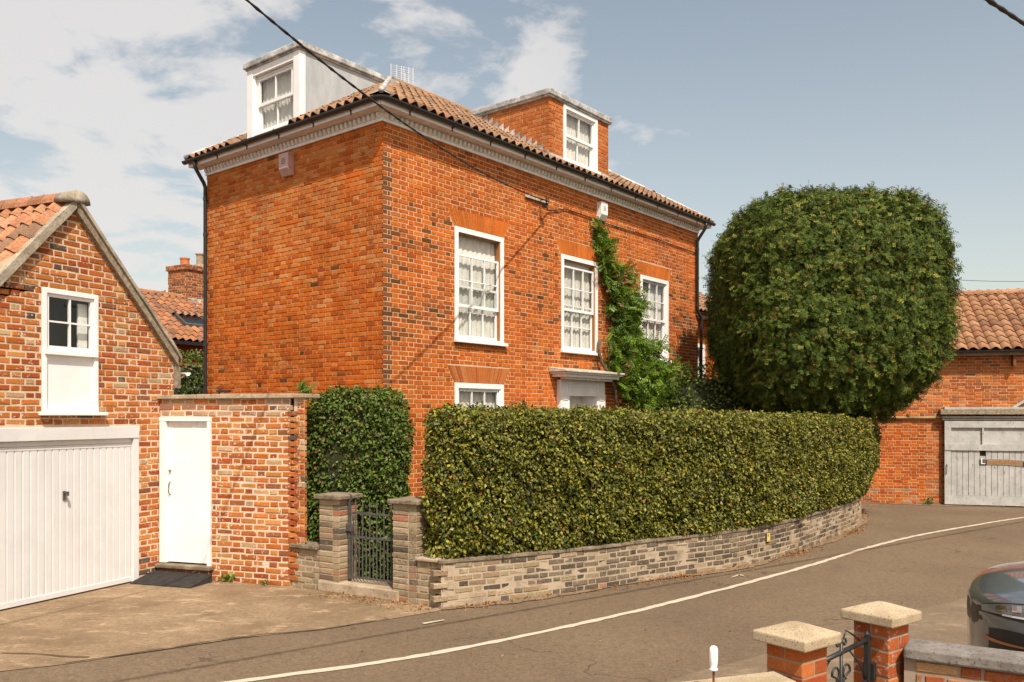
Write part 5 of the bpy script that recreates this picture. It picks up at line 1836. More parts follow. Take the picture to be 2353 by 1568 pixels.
def ribbon_hedge(name, label, curve, h, z0, thick, bulge, n, size, palette, mat, seed, round_=0.16, cat='hedge', lump_amp=0.05, end0=True):
    r = np.random.RandomState(seed)
    t = thing(name, label, cat, curve.p(curve.L / 2, -thick / 2, 0))
    us = np.linspace(0, curve.L, 400)
    base = np.array([curve.at(u) for u in us]); bas = [curve.basis(u) for u in us]
    Es = np.array([b[0] for b in bas]); Ns = np.array([b[1] for b in bas])

    def place(u, v, z):
        x = np.interp(u, us, base[:, 0]); y = np.interp(u, us, base[:, 1])
        nx = np.interp(u, us, Ns[:, 0]); ny = np.interp(u, us, Ns[:, 1])
        ex = np.interp(u, us, Es[:, 0]); ey = np.interp(u, us, Es[:, 1])
        return np.stack([x + nx * v, y + ny * v, z], 1), np.stack([nx, ny, 0 * nx], 1), np.stack([ex, ey, 0 * ex], 1)
    Ps, Nn = [], []
    H = h(0.5) - z0

    def prof(u, z):     # outward position of the front face
        f = u / curve.L
        hh = h(f); k = (z - z0) / (hh - z0)
        b = bulge(f, k)
        top = np.clip((hh - z) / round_, 0, 1); b = b - round_ * (1 - np.sqrt(np.clip(1 - (1 - top) ** 2, 0, 1)))
        bot = np.clip((z - z0) / 0.10, 0, 1); b = b - 0.05 * (1 - bot)
        e = np.clip(u / 0.18, 0, 1)
        if end0: b = b - 0.15 * (1 - np.sqrt(np.clip(1 - (1 - e) ** 2, 0, 1)))
        return b
    # front
    u = r.uniform(0, curve.L, n); z = z0 + r.uniform(0, 1, n) * (h(u / curve.L) - z0)
    v = prof(u, z)
    p, nv, ev = place(u, v, z)
    k = (z - z0) / (h(u / curve.L) - z0)
    nrm = nv + np.array([0, 0, 1]) * np.clip((k - 0.88) * 7, 0, 1.2)[:, None]
    Ps.append(p); Nn.append(nrm)
    # top
    m = int(n * 0.32)
    u = r.uniform(0, curve.L, m); v = r.uniform(-thick, -0.1, m); z = h(u / curve.L) + r.normal(size=m) * 0.012
    p, nv, ev = place(u, v, z); Ps.append(p); Nn.append(np.tile([0, 0, 1.0], (m, 1)) + nv * 0.2)
    # ends
    for uu, sg in ((0.0, -1), (curve.L, 1)):
        m = int(n * 0.07)
        v = -r.uniform(0, thick, m); z = z0 + r.uniform(0, 1, m) * (h(uu / curve.L) - z0)
        p, nv, ev = place(np.full(m, uu), v, z); Ps.append(p); Nn.append(ev * sg)
    m = int(n * 0.3)
    u = r.uniform(0, curve.L, m); z = z0 + r.uniform(0, 1, m) * (h(u / curve.L) - z0)
    p, nv, ev = place(u, np.full(m, -thick), z); Ps.append(p); Nn.append(-nv)
    P = np.concatenate(Ps); Nn = unit(np.concatenate(Nn))
    depth = r.uniform(0, 1, len(P)) ** 1.2 * 0.20
    lm = lump(P, 7.0, seed) * lump_amp + lump(P, 19.0, seed + 1) * lump_amp * 0.55
    P = P + Nn * (lm - depth)[:, None]
    foliage('foliage', P, Nn, size, palette, mat, t, droop=0.55, out=0.35, facing=0.9, jit=0.55, seed=seed)
    # solid dark core: shade between the hedge leaves put in as colour
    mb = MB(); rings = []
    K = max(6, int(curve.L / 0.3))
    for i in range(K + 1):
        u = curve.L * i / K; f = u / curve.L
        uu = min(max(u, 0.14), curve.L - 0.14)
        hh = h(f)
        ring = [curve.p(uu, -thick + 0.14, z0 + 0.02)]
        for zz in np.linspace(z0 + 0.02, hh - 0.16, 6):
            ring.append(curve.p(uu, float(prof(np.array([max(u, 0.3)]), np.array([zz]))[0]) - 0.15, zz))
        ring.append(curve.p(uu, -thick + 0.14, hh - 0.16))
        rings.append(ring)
    mb.sweep(rings).build('shade_core', shade_core_m, t)
    return t


hp_pts = [(-1.0, 9.90), (-0.72, 9.70), (-0.1, 9.99), (0.99, 10.64), (1.87, 11.30), (3.13, 12.17), (4.25, 13.29), (5.18, 14.5), (6.28, 16.03), (6.95, 17.2), (7.33, 18.3), (7.45, 19.4)]
HC = Curve(hp_pts)
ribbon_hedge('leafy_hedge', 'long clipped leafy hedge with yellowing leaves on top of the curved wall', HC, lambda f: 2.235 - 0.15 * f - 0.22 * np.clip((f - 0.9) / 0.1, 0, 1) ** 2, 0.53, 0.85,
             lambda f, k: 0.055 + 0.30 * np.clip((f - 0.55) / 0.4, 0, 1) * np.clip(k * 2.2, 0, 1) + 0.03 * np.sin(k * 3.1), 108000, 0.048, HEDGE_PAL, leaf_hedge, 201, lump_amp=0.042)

SHRUB_PAL = [(5, (0.074, 0.125, 0.013)), (4, (0.108, 0.158, 0.021)), (2.5, (0.042, 0.078, 0.010)), (2, (0.155, 0.175, 0.038)), (0.6, (0.16, 0.08, 0.03)), (0.7, (0.12, 0.12, 0.055))]


def blob(name, label, cat, c, a, b, hz, zb_, n, size, palette, mat, seed, p=3.0, rot=0.0, tmpl=LEAF_T, droop=0.4, lump_amp=0.05, lump_f=6.0, dep=0.16, core=0.85, parent=None, taper=None, out=0.35, lump_amp2=None, facing=0.8, jit=0.55):
    """superellipsoid of leaves: half axes a, b, hz"""
    r = np.random.RandomState(seed)
    t = parent or thing(name, label, cat, (c[0], c[1], 0))
    d = unit(r.normal(size=(n * 5, 3)))
    q = (np.abs(d[:, 0]) ** p + np.abs(d[:, 1]) ** p + np.abs(d[:, 2]) ** p) ** (-1 / p)
    S = d * q[:, None]
    # even out the density: keep a share by local stretch
    G = np.sign(S) * np.abs(S) ** (p - 1); G = unit(G)
    sc0 = np.array([a, b, hz])
    wgt = q ** 2 / np.maximum(0.15, np.sum(d * G, axis=1)) * np.linalg.norm(G / sc0, axis=1)
    wgt = wgt / wgt.sum()
    pick = r.choice(len(S), n, replace=False, p=wgt)
    S = S[pick]; G = G[pick]
    dep_ = r.uniform(0, 1, n) ** 1.7 * dep
    ca, sa = math.cos(rot), math.sin(rot)
    sc = np.array([a, b, hz])
    P = S * sc; Nn = unit(G / sc)
    if taper is not None:
        k = taper(P[:, 2] / hz); P[:, 0] *= k; P[:, 1] *= k
    P = np.stack([P[:, 0] * ca - P[:, 1] * sa, P[:, 0] * sa + P[:, 1] * ca, P[:, 2]], 1)
    Nn = np.stack([Nn[:, 0] * ca - Nn[:, 1] * sa, Nn[:, 0] * sa + Nn[:, 1] * ca, Nn[:, 2]], 1)
    l1 = lump(P + seed, lump_f, seed); l2 = lump(P + seed, lump_f * 2.7, seed + 1)
    P = P + Nn * (l1 * lump_amp + l2 * (lump_amp2 if lump_amp2 is not None else lump_amp * 0.6) - dep_)[:, None]
    P = P + np.array([c[0], c[1], zb_ + hz])
    o = foliage('crown' if cat == 'tree' else 'foliage', P, Nn, size, palette, mat, t, tmpl=tmpl, droop=droop, facing=facing, jit=jit, seed=seed, out=out)
    # closed dark shell, coloured as the shade behind the leaves
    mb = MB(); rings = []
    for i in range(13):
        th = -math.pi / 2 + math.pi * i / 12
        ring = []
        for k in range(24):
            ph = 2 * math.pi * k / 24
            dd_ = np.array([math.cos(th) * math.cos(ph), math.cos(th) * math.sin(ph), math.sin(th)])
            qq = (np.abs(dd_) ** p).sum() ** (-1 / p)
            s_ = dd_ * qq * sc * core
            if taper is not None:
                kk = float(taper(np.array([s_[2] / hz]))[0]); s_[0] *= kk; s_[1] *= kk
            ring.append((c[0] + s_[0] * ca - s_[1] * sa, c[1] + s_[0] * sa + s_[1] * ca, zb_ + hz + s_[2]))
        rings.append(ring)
    mb.sweep(rings).build('shade_core', shade_core_m, t)
    return t


ang = math.atan2(-0.513, 0.858)
blob('clipped_shrub', 'tall dense clipped green shrub behind the iron gate', 'shrub', (-2.06, 11.42), 0.68, 0.42, 1.235, 0.02, 30000, 0.052, SHRUB_PAL, leaf_shrub, 211, p=5.0, rot=-0.12, lump_amp=0.05,
     taper=lambda k: 1.02 - 0.12 * np.clip(k, 0, 1) ** 2)
blob('ivy_hedge', 'dark green hedge between the garage and the big house', 'hedge', (-6.95, 18.3), 0.8, 0.6, 1.72, 0.02, 10000, 0.07, SHRUB_PAL, leaf_shrub, 212, p=7.0, rot=0.0)
blob('dark_shrub', 'dark shaded shrub under the yew at the foot of the house', 'shrub', (4.25, 18.9), 0.95, 0.8, 1.6, 0.0, 6500, 0.085, SHRUB_PAL, leaf_shrub, 213, p=2.3, lump_amp=0.12)
blob('dark_bush', 'dark green bush behind the far end of the leafy hedge', 'shrub', (7.80, 19.7), 0.5, 0.6, 0.72, 0.75, 4500, 0.06, [(3, (0.03, 0.05, 0.012)), (2, (0.045, 0.065, 0.014))], leaf_shrub, 214, p=3.0)

# clipped yew
YEW_PAL = [(5, (0.056, 0.092, 0.011)), (4, (0.084, 0.124, 0.015)), (3, (0.032, 0.058, 0.008)), (2, (0.155, 0.175, 0.026)), (0.9, (0.25, 0.22, 0.045)), (0.3, (0.16, 0.08, 0.03))]
YC = (6.66, 18.5)
yew = thing('yew_tree', 'large yew tree clipped into a rounded drum behind the hedge', 'tree', (6.1, 18.5, 0))
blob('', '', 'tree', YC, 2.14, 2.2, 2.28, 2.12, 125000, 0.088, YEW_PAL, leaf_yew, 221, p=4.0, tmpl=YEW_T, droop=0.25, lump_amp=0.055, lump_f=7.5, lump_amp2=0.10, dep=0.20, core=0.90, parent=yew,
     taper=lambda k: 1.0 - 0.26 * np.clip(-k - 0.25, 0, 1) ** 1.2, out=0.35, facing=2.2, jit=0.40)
mb = MB()
rr = random.Random(3)
mb.tube([(6.0, 18.5, -0.05), (6.02, 18.5, 0.6), (6.08, 18.52, 1.3), (6.2, 18.5, 2.1), (6.6, 18.5, 4.0)], 0.24, 10, 0.12)
mb.build('trunk', bark, yew, smooth=True)
for k in range(6):
    a = k * 1.05
    MB().tube([(6.12, 18.5, 1.7 + 0.1 * k), (6.3 + 0.5 * math.cos(a), 18.5 + 0.5 * math.sin(a), 2.3 + 0.1 * k), (6.6 + 1.6 * math.cos(a), 18.5 + 1.6 * math.sin(a), 3.3 + 0.2 * k)], 0.08, 7, 0.03).build('limb', bark, yew, smooth=True)

# climbing plant on the front
vine = thing('climbing_plant', 'leafy climbing plant trained up the front wall beside the porch', 'climbing plant', FF.p(7.2, 0.1, 0))
VP = [(5.99, 6.02, 0.10, 0.16, 0.06), (6.08, 5.80, 0.14, 0.2, 0.10), (6.16, 5.58, 0.16, 0.2, 0.12), (6.25, 5.38, 0.2, 0.2, 0.14), (6.42, 5.18, 0.26, 0.18, 0.16), (6.75, 5.18, 0.32, 0.22, 0.18), (7.05, 5.22, 0.18, 0.18, 0.16),
      (6.45, 4.92, 0.28, 0.22, 0.18), (6.85, 4.75, 0.42, 0.25, 0.26), (7.3, 4.68, 0.35, 0.22, 0.24), (6.75, 4.45, 0.45, 0.22, 0.26), (7.25, 4.42, 0.4, 0.18, 0.24), (6.85, 4.15, 0.38, 0.2, 0.24), (6.8, 3.85, 0.42, 0.22, 0.26), (7.2, 3.9, 0.26, 0.2, 0.2),
      (6.9, 3.6, 0.6, 0.25, 0.3), (7.5, 3.66, 0.5, 0.22, 0.3), (8.05, 3.72, 0.4, 0.16, 0.28), (6.6, 3.3, 0.45, 0.25, 0.3), (7.3, 3.25, 0.6, 0.28, 0.36), (8.0, 3.2, 0.6, 0.28, 0.4), (8.55, 3.1, 0.5, 0.3, 0.45),
      (7.0, 2.9, 0.55, 0.25, 0.36), (7.7, 2.8, 0.7, 0.3, 0.45), (8.5, 2.75, 0.7, 0.3, 0.5), (9.0, 2.6, 0.5, 0.3, 0.5), (7.4, 2.5, 0.45, 0.2, 0.4), (8.2, 2.4, 0.7, 0.3, 0.5), (8.9, 2.3, 0.5, 0.3, 0.5)]
r = np.random.RandomState(31)
Ps, Ns_ = [], []
for (u, z, ru, rz, pv_) in VP:
    k = int(40 + 520 * ru * rz)
    d = unit(r.normal(size=(k, 3))) * r.uniform(0.55, 1.05, (k, 1))
    uu = u + d[:, 0] * ru; zz = z + d[:, 2] * rz; vv = np.clip(0.07 + pv_ * 0.55 + d[:, 1] * pv_ * 0.75, 0.03, 2)
    Ps.append(np.array([FF.p(a, b, c) for a, b, c in zip(uu, vv, zz)]))
    Ns_.append(np.outer(np.abs(d[:, 1]) + 0.5, [FF.N[0], FF.N[1], 0.0]) + np.outer(d[:, 0], [FF.E[0], FF.E[1], 0]) * 0.6 + np.outer(d[:, 2] * 0.6 + 0.2, [0, 0, 1]))
VINE_PAL = [(5, (0.105, 0.195, 0.016)), (4, (0.160, 0.250, 0.024)), (2, (0.055, 0.115, 0.012)), (1.5, (0.20, 0.27, 0.03)), (0.5, (0.22, 0.13, 0.06))]
foliage('foliage', np.concatenate(Ps), np.concatenate(Ns_), 0.215, VINE_PAL, leaf_vine, vine, tmpl=VINE_T, droop=0.5, out=0.5, facing=0.8, jit=0.6, seed=32)
dr = np.random.RandomState(33)      # dried flower sprays
Pd = np.array([FF.p(6.62 + dr.normal() * 0.16, 0.2 + dr.uniform(-.05, .15), 5.12 + dr.normal() * 0.10) for _ in range(150)])
dfo = foliage('dry_sprays', Pd, np.tile([FF.N[0], FF.N[1], 0.3], (150, 1)), 0.13, [(1, (0.38, 0.20, 0.09)), (1, (0.30, 0.15, 0.06))], leaf_vine, vine, tmpl=VINE_T, seed=34)
st = [FF.p(6.05, 0.08, 3.75), FF.p(5.98, 0.1, 3.5), FF.p(6.1, 0.1, 3.25), FF.p(6.3, 0.15, 3.05), FF.p(6.42, 0.22, 2.75), FF.p(6.5, 0.2, 2.45), FF.p(6.75, 0.18, 2.2), FF.p(7.1, 0.15, 2.05), FF.p(7.2, 0.12, 1.0), FF.p(7.25, 0.1, 0)]
MB().tube(st, 0.035, 8).build('stem', bark, vine, smooth=True)
MB().tube([FF.p(6.3, 0.12, 3.05), FF.p(6.5, 0.08, 3.9), FF.p(6.6, 0.06, 4.6), FF.p(6.2, 0.04, 5.3), FF.p(6.0, 0.03, 6.1)], 0.018, 6, 0.006).build('stem', bark, vine, smooth=True)

# ------------------------------------------------------------------ workshop on the right
FS = Fr((7.0, 21.77), (0.9545, -0.2983))
shop = thing('workshop', 'low brick workshop with pantile roof and peeling grey sliding door', 'building', FS.p(4, -2, 0))
SBK = [(5, (0.40, 0.115, 0.032)), (4, (0.45, 0.15, 0.045)), (3, (0.33, 0.085, 0.030)), (2, (0.40, 0.16, 0.075)), (1.5, (0.28, 0.11, 0.065)), (0.5, (0.20, 0.085, 0.05))]
SBK = warm(SBK, (1.15, 1.05, 0.8))
SBL = [(5, (0.40, 0.10, 0.022)), (4, (0.44, 0.125, 0.028)), (3, (0.34, 0.075, 0.018))]
SBL = warm(SBL)
SZ = 3.66


def scol(u, z, rng, h):
    if z < 0.35 and rng.random() < 0.4: return pal(rng, [(1, (0.36, 0.17, 0.09))], 0.2)
    return pal(rng, SBL if z < 1.9 and u < 3.2 else SBK, 0.14)


swp = Pieces('brick', brick_shop, 0.005, 0.003, 298, seen=lambda c: c[0] / c[1] > 0.42)
sdoor = (3.75, 7.6)
lay_wall(swp, FS, 0, 8.0, 0.0, SZ, 0.0735, 0.0115, 0.222, 0.106, [lambda z: sdoor if z < 2.0 else None], scol, jitd=0.004, rough=0.006, seed=301, wob=0.003)
swp.lay(shop)
backing(FS, 0, 8, 0, SZ, [(sdoor[0], sdoor[1], 0, 2.0)], -0.007, mortarmat('mortar_workshop', (0.52, 0.36, 0.21)), 'wall', shop)
mb = MB()
mb.poly([FS.p(0, -0.01, 0), FS.p(0, -5.4, 0), FS.p(0, -5.4, SZ), FS.p(0, -2.7, 5.35), FS.p(0, -0.01, SZ)])
mb.poly([FS.p(8, -0.01, 0), FS.p(8, -5.4, 0), FS.p(8, -5.4, SZ), FS.p(8, -2.7, 5.35), FS.p(8, -0.01, SZ)])
mb.poly([FS.p(0, -5.4, 0), FS.p(8, -5.4, 0), FS.p(8, -5.4, SZ), FS.p(0, -5.4, SZ)])
mb.build('rear_wall', rear_m, shop)
srun, srise = 2.88, 1.69
mb = MB()
mb.poly([FS.p(-0.1, 0.18, SZ), FS.p(8.1, 0.18, SZ), FS.p(8.1, -2.7, SZ + srise), FS.p(-0.1, -2.7, SZ + srise)])
mb.poly([FS.p(-0.1, -5.58, SZ), FS.p(8.1, -5.58, SZ), FS.p(8.1, -2.7, SZ + srise), FS.p(-0.1, -2.7, SZ + srise)])
sroof = mb.build('roof', plain('shop_deck', (0.16, 0.08, 0.04), 0.9, 0.2), shop)
STC = [(5, (0.32, 0.160, 0.080)), (4, (0.28, 0.135, 0.068)), (2, (0.36, 0.190, 0.10)), (1.5, (0.22, 0.105, 0.056))]
stt = Tiles('roof_tile', tile_clean, 0.232, 0.31, 0.39, 0.034, limit=298)
stt.slope(FS.p(-0.1, 0.22, SZ + 0.05), (*FS.E, 0), Vector((-FS.N[0] * srun, -FS.N[1] * srun, srise)), lambda a, b: b < math.hypot(srun, srise) - 0.05, 35, 11, lambda a, b, rng: pal(rng, STC, 0.08), 302, jit=0.006)
stt.lay(sroof)
for i in range(18):
    a, b = -0.1 + 8.2 * i / 18, -0.1 + 8.2 * (i + 1) / 18
    rings = [[FS.p(u, -2.7 + 0.15 * math.cos(k * math.pi / 6), SZ + srise + 0.02 + 0.11 * math.sin(k * math.pi / 6)) for k in range(7)] for u in (a + 0.004, b - 0.004)]
    o = MB().sweep(rings).build('ridge_tile', tile_clean, sroof); o.color = (*pal(rnd, STC, 0.08), 1)
gutter([FS.p(-0.1, 0.27, SZ + 0.02), FS.p(4, 0.27, SZ + 0.02), FS.p(8.1, 0.27, SZ + 0.02)], 0.055).build('gutter', gutter_black, shop)
MB().box(FS, -0.05, 8.05, 0.0, 0.20, SZ - 0.09, SZ - 0.01).build('eaves_board', timber_grey, shop)
for u in (5.0, 6.6): MB().box(FS, u, u + 0.06, 0.004, 0.20, SZ - 0.34, SZ - 0.092).build('gutter_bracket', rust, shop)
# sliding door gear
MB().box(FS, 1.6, 3.62, 0.01, 0.075, 2.085, 2.125).build('sliding_rail', rail_m, shop)
for u in (1.9, 2.75): MB().box(FS, u, u + 0.05, 0.0, 0.09, 2.126, 2.19).build('rail_bracket', rust, shop)
MB().box(FS, 3.45, 8.0, 0.0, 0.24, 2.17, 2.30).build('canopy_board', timber_grey, shop, bevel=0.01)
MB().box(FS, 3.55, 8.0, 0.0, 0.18, 2.302, 2.35).build('canopy_flashing', peel_m, shop)
MB().box(FS, 3.50, 8.0, 0.05, 0.17, 2.09, 2.13).build('sliding_rail', peel_m, shop)
MB().box(FS, 3.50, 8.0, 0.01, 0.14, 2.04, 2.075).build('track_board', peel_m, shop)
br_ = MB().hexa([FS.p(4.93, 0.06, 2.30), FS.p(5.02, 0.06, 2.30), FS.p(5.02, 0.09, 2.30), FS.p(4.93, 0.09, 2.30), FS.p(5.75, 0.06, 2.86), FS.p(5.87, 0.06, 2.86), FS.p(5.87, 0.09, 2.86), FS.p(5.75, 0.09, 2.86)])
br_.build('stay', peel_m, shop)
sdp = part_empty('sliding_door', shop, FS.p(5, 0.12, 0))
v0_, v1_ = 0.09, 0.145
ds0, ds1 = 3.555, 5.42
MB().box(FS, ds0, ds0 + 0.14, v0_, v1_, 0.25, 2.02).build('stile', peel_m, sdp)
MB().box(FS, ds0 + 0.142, ds1, v0_, v1_, 1.86, 2.02).build('rail', peel_m, sdp)
MB().box(FS, ds0 - 0.0, ds1, v0_, v1_ + 0.015, 1.32, 1.46).build('rail', peel_m, sdp)
MB().box(FS, ds0, ds1, v0_, v1_ + 0.01, 0.03, 0.248).build('rail', peel_m, sdp)
MB().box(FS, ds0 + 0.142, ds1, v0_ - 0.03, v0_ + 0.005, 1.462, 1.858).build('boarded_light', peel_m, sdp)
for u in (4.36, 5.32): MB().box(FS, u, u + 0.035, v0_ + 0.006, v1_ - 0.004, 1.462, 1.858).build('mullion', peel_m, sdp)
nbp = 14
for i in range(nbp):
    a = ds0 + 0.145 + (ds1 - ds0 - 0.145) * i / nbp; b = ds0 + 0.145 + (ds1 - ds0 - 0.145) * (i + 1) / nbp
    zt = 1.318
    MB().box(FS, a + 0.004, b - 0.004, v0_, v1_ - 0.018 + rnd.uniform(-0.004, 0.004), 0.25, zt - (0.13 if i == 5 else 0)).build('plank', peel_m, sdp, bevel=0.003)
MB().box(FS, ds0 + 0.01, ds1, v0_ - 0.028, v0_ - 0.002, 0.25, 1.318).build('door_back', plain('dark_gap', (0.05, 0.03, 0.02), 0.9, 0.2), sdp)
MB().tube([FS.p(3.60, v1_, 0.98), FS.p(3.60, v1_ + 0.03, 0.96), FS.p(3.59, v1_ + 0.03, 0.78), FS.p(3.60, v1_, 0.76)], 0.009, 6).build('handle', black_iron, sdp)
# second leaf, beyond the frame edge
sd2 = part_empty('sliding_door', shop, FS.p(6.4, 0.12, 0))
MB().box(FS, 5.44, 7.6, v0_, v1_, 1.86, 2.02).build('rail', peel_m, sd2)
MB().box(FS, 5.44, 7.6, v0_, v1_ + 0.012, 1.32, 1.46).build('rail', peel_m, sd2)
MB().box(FS, 5.44, 7.6, v0_, v1_ + 0.008, 0.03, 0.248).build('rail', peel_m, sd2)
MB().box(FS, 5.44, 7.6, v0_ - 0.03, v0_ + 0.005, 1.462, 1.858).build('boarded_light', peel_m, sd2)
for i in range(16):
    a = 5.44 + 2.16 * i / 16; b = 5.44 + 2.16 * (i + 1) / 16
    MB().box(FS, a + 0.003, b - 0.003, v0_, v1_ - 0.018 + rnd.uniform(-0.003, 0.003), 0.25, 1.318).build('plank', peel_m, sd2, bevel=0.003)
sign = thing('door_sign', 'faded orange no parking strip on the grey sliding door', 'sign', FS.p(4.7, 0.15, 1.0))
mb = MB(); rings = []
for i in range(13):
    t = i / 12; u = 4.30 + 1.06 * t; zc = 1.045 - 0.035 * t + 0.022 * math.sin(t * 3.14)
    rings.append([FS.p(u, v1_ - 0.012, zc - 0.065), FS.p(u, v1_ - 0.006, zc - 0.065), FS.p(u, v1_ - 0.006, zc + 0.065), FS.p(u, v1_ - 0.012, zc + 0.065)])
mb.sweep(rings).build('strip', tan_print, sign)
MB().box(FS, 4.305, 4.46, v1_ - 0.0055, v1_ - 0.003, 0.985, 1.10).build('end_square', navy, sign)
MB().box(FS, 5.21, 5.35, v1_ - 0.0055, v1_ - 0.003, 0.955, 1.065).build('end_square', navy, sign)
text('NO PARKING', FS, 4.83, v1_ - 0.004, 1.042, 0.105, orange_print, sign)
text('R', FS, 4.41, v1_ - 0.002, 1.045, 0.10, orange_print, sign)
text('R', FS, 5.285, v1_ - 0.002, 1.01, 0.10, orange_print, sign)
MB().box(FS, 4.335, 4.36, v1_ - 0.002, v1_, 1.0, 1.14).build('tape', white_old, sign)
MB().box(FS, 4.36, 4.42, v1_ - 0.002, v1_, 1.0, 1.02).build('tape', white_old, sign)

# ------------------------------------------------------------------ house behind the garage
FB = Fr((-8.6, 22.0), (0.5, 0.866))
bh = thing('rear_house', 'pantiled house with brick chimney behind the garage', 'house', FB.p(0, -2, 0))
BZ, BR, BH = 4.02, 2.0, 1.47
mb = MB()
mb.poly([FB.p(-7, 0, 0), FB.p(6, 0, 0), FB.p(6, 0, BZ), FB.p(-7, 0, BZ)])
for u in (-7, 6): mb.poly([FB.p(u, 0, 0), FB.p(u, -2 * BR, 0), FB.p(u, -2 * BR, BZ), FB.p(u, -BR, BZ + BH), FB.p(u, 0, BZ)])
mb.poly([FB.p(-7, -2 * BR, 0), FB.p(6, -2 * BR, 0), FB.p(6, -2 * BR, BZ), FB.p(-7, -2 * BR, BZ)])
mb.build('wall', rear_m, bh)
mb = MB()
mb.poly([FB.p(-7.1, 0.15, BZ), FB.p(6.1, 0.15, BZ), FB.p(6.1, -BR, BZ + BH), FB.p(-7.1, -BR, BZ + BH)])
mb.poly([FB.p(-7.1, -2 * BR - 0.15, BZ), FB.p(6.1, -2 * BR - 0.15, BZ), FB.p(6.1, -BR, BZ + BH), FB.p(-7.1, -BR, BZ + BH)])
broof = mb.build('roof', plain('rear_deck', (0.14, 0.07, 0.04), 0.9, 0.2), bh)
BTC = [(5, (0.33, 0.145, 0.07)), (4, (0.27, 0.125, 0.07)), (3, (0.38, 0.165, 0.078)), (2, (0.20, 0.105, 0.068))]
bt = Tiles('roof_tile', tile_clean, 0.225, 0.235, 0.31, 0.036, limit=298, seen=lambda c: -0.435 < c[0] / c[1] < -0.345)
bt.slope(FB.p(-3.2, 0.2, BZ + 0.05), (*FB.E, 0), Vector((-FB.N[0] * (BR + .15), -FB.N[1] * (BR + .15), BH)), lambda a, b: b < math.hypot(BR, BH) and not (3.9 < a < 4.9 and 0.75 < b < 1.5), 32, 11, lambda a, b, rng: pal(rng, BTC, 0.12), 311)
bt.lay(broof)
for i in range(22):
    a, b = -3.2 + 8 * i / 22, -3.2 + 8 * (i + 1) / 22
    rings = [[FB.p(u, -BR + 0.14 * math.cos(k * math.pi / 6), BZ + BH + 0.02 + 0.10 * math.sin(k * math.pi / 6)) for k in range(7)] for u in (a + 0.004, b - 0.004)]
    o = MB().sweep(rings).build('ridge_tile', tile_clean, broof); o.color = (*pal(rnd, BTC, 0.1), 1)
MB().box(FB, -3, 6, 0.16, 0.24, BZ - 0.06, BZ + 0.03).build('gutter', gutter_black, bh)
# rooflight
ku0, ku1 = 0.72, 1.62
kz = lambda v: BZ + (0.15 - v) / (BR + 0.15) * BH
mb = MB()
for (a0, a1, v0, v1) in ((ku0, ku0 + 0.06, -0.5, -1.1), (ku1 - 0.06, ku1, -0.5, -1.1), (ku0 + 0.06, ku1 - 0.06, -0.5, -0.56), (ku0 + 0.06, ku1 - 0.06, -1.04, -1.1)):
    mb.hexa([FB.p(a0, v0, kz(v0) + 0.02), FB.p(a1, v0, kz(v0) + 0.02), FB.p(a1, v1, kz(v1) + 0.02), FB.p(a0, v1, kz(v1) + 0.02),
             FB.p(a0, v0, kz(v0) + 0.13), FB.p(a1, v0, kz(v0) + 0.13), FB.p(a1, v1, kz(v1) + 0.13), FB.p(a0, v1, kz(v1) + 0.13)])
rlt = mb.build('rooflight', grey_iron, broof)
MB().poly([FB.p(ku0 + 0.06, -0.56, kz(-0.56) + 0.1), FB.p(ku1 - 0.06, -0.56, kz(-0.56) + 0.1), FB.p(ku1 - 0.06, -1.04, kz(-1.04) + 0.1), FB.p(ku0 + 0.06, -1.04, kz(-1.04) + 0.1)]).build('rooflight_pane', car_glass, broof)
# chimney
chs = part_empty('chimney', bh, (-9.2, 24.4, 5.3))
FCh = Fr((-9.22, 24.4), FB.E)                              # lit long face, normal to the right
FCh2 = Fr(FCh.p(0, -0.82, 0)[:2], FB.N)                    # short face towards the street
chp = Pieces('brick', brick_shop, 0.006, 0.004, 299)
chc = lambda u, z, rng, h: pal(rng, [(4, (0.36, 0.125, 0.045)), (3, (0.28, 0.09, 0.04)), (2, (0.42, 0.16, 0.06)), (2, (0.17, 0.08, 0.045))], 0.15)
lay_wall(chp, FCh, 0, 1.1, 4.95, 6.30, 0.075, 0.012, 0.222, 0.106, [], chc, rough=0.006, seed=321)
lay_wall(chp, FCh2, 0.0, 0.77, 4.95, 6.30, 0.075, 0.012, 0.222, 0.106, [], chc, rough=0.006, seed=322)
f3 = Fr(FCh.p(-0.045, 0.045, 0)[:2], FB.E); f4 = Fr(f3.p(0, -0.91, 0)[:2], FB.N)
lay_wall(chp, f3, 0, 1.19, 6.30, 6.45, 0.075, 0.012, 0.222, 0.106, [], chc, rough=0.006, seed=323)
lay_wall(chp, f4, 0, 0.86, 6.30, 6.45, 0.075, 0.012, 0.222, 0.106, [], chc, rough=0.006, seed=324)
chp.lay(chs)
MB().box(FCh, 0.008, 1.09, -0.81, -0.008, 4.9, 6.44).build('mortar', mortar_house, chs)
MB().box(f3, 0.01, 1.18, -0.90, -0.01, 6.302, 6.446).build('mortar', mortar_house, chs)
pc_ = FCh.p(0.25, -0.4, 6.44)
MB().lathe(pc_, [(0.13, 0), (0.125, 0.2), (0.14, 0.21), (0.14, 0.25), (0.10, 0.25)], 14).build('chimney_pot', terracotta, chs, smooth=False)
pc_ = FCh.p(0.78, -0.4, 6.44)
MB().lathe(pc_, [(0.16, 0), (0.15, 0.14), (0.10, 0.15), (0.10, 0.42), (0.13, 0.43), (0.13, 0.46), (0.08, 0.46)], 12).build('chimney_pot', coping_m, chs)
mb = MB().box(FCh, 0.02, 1.1, 0.004, 0.02, 5.28, 5.50); mb.box(FCh, 0.0, 1.1, 0.02, 0.2, 5.26, 5.30)
mb.build('chimney_flashing', lead_m, chs)
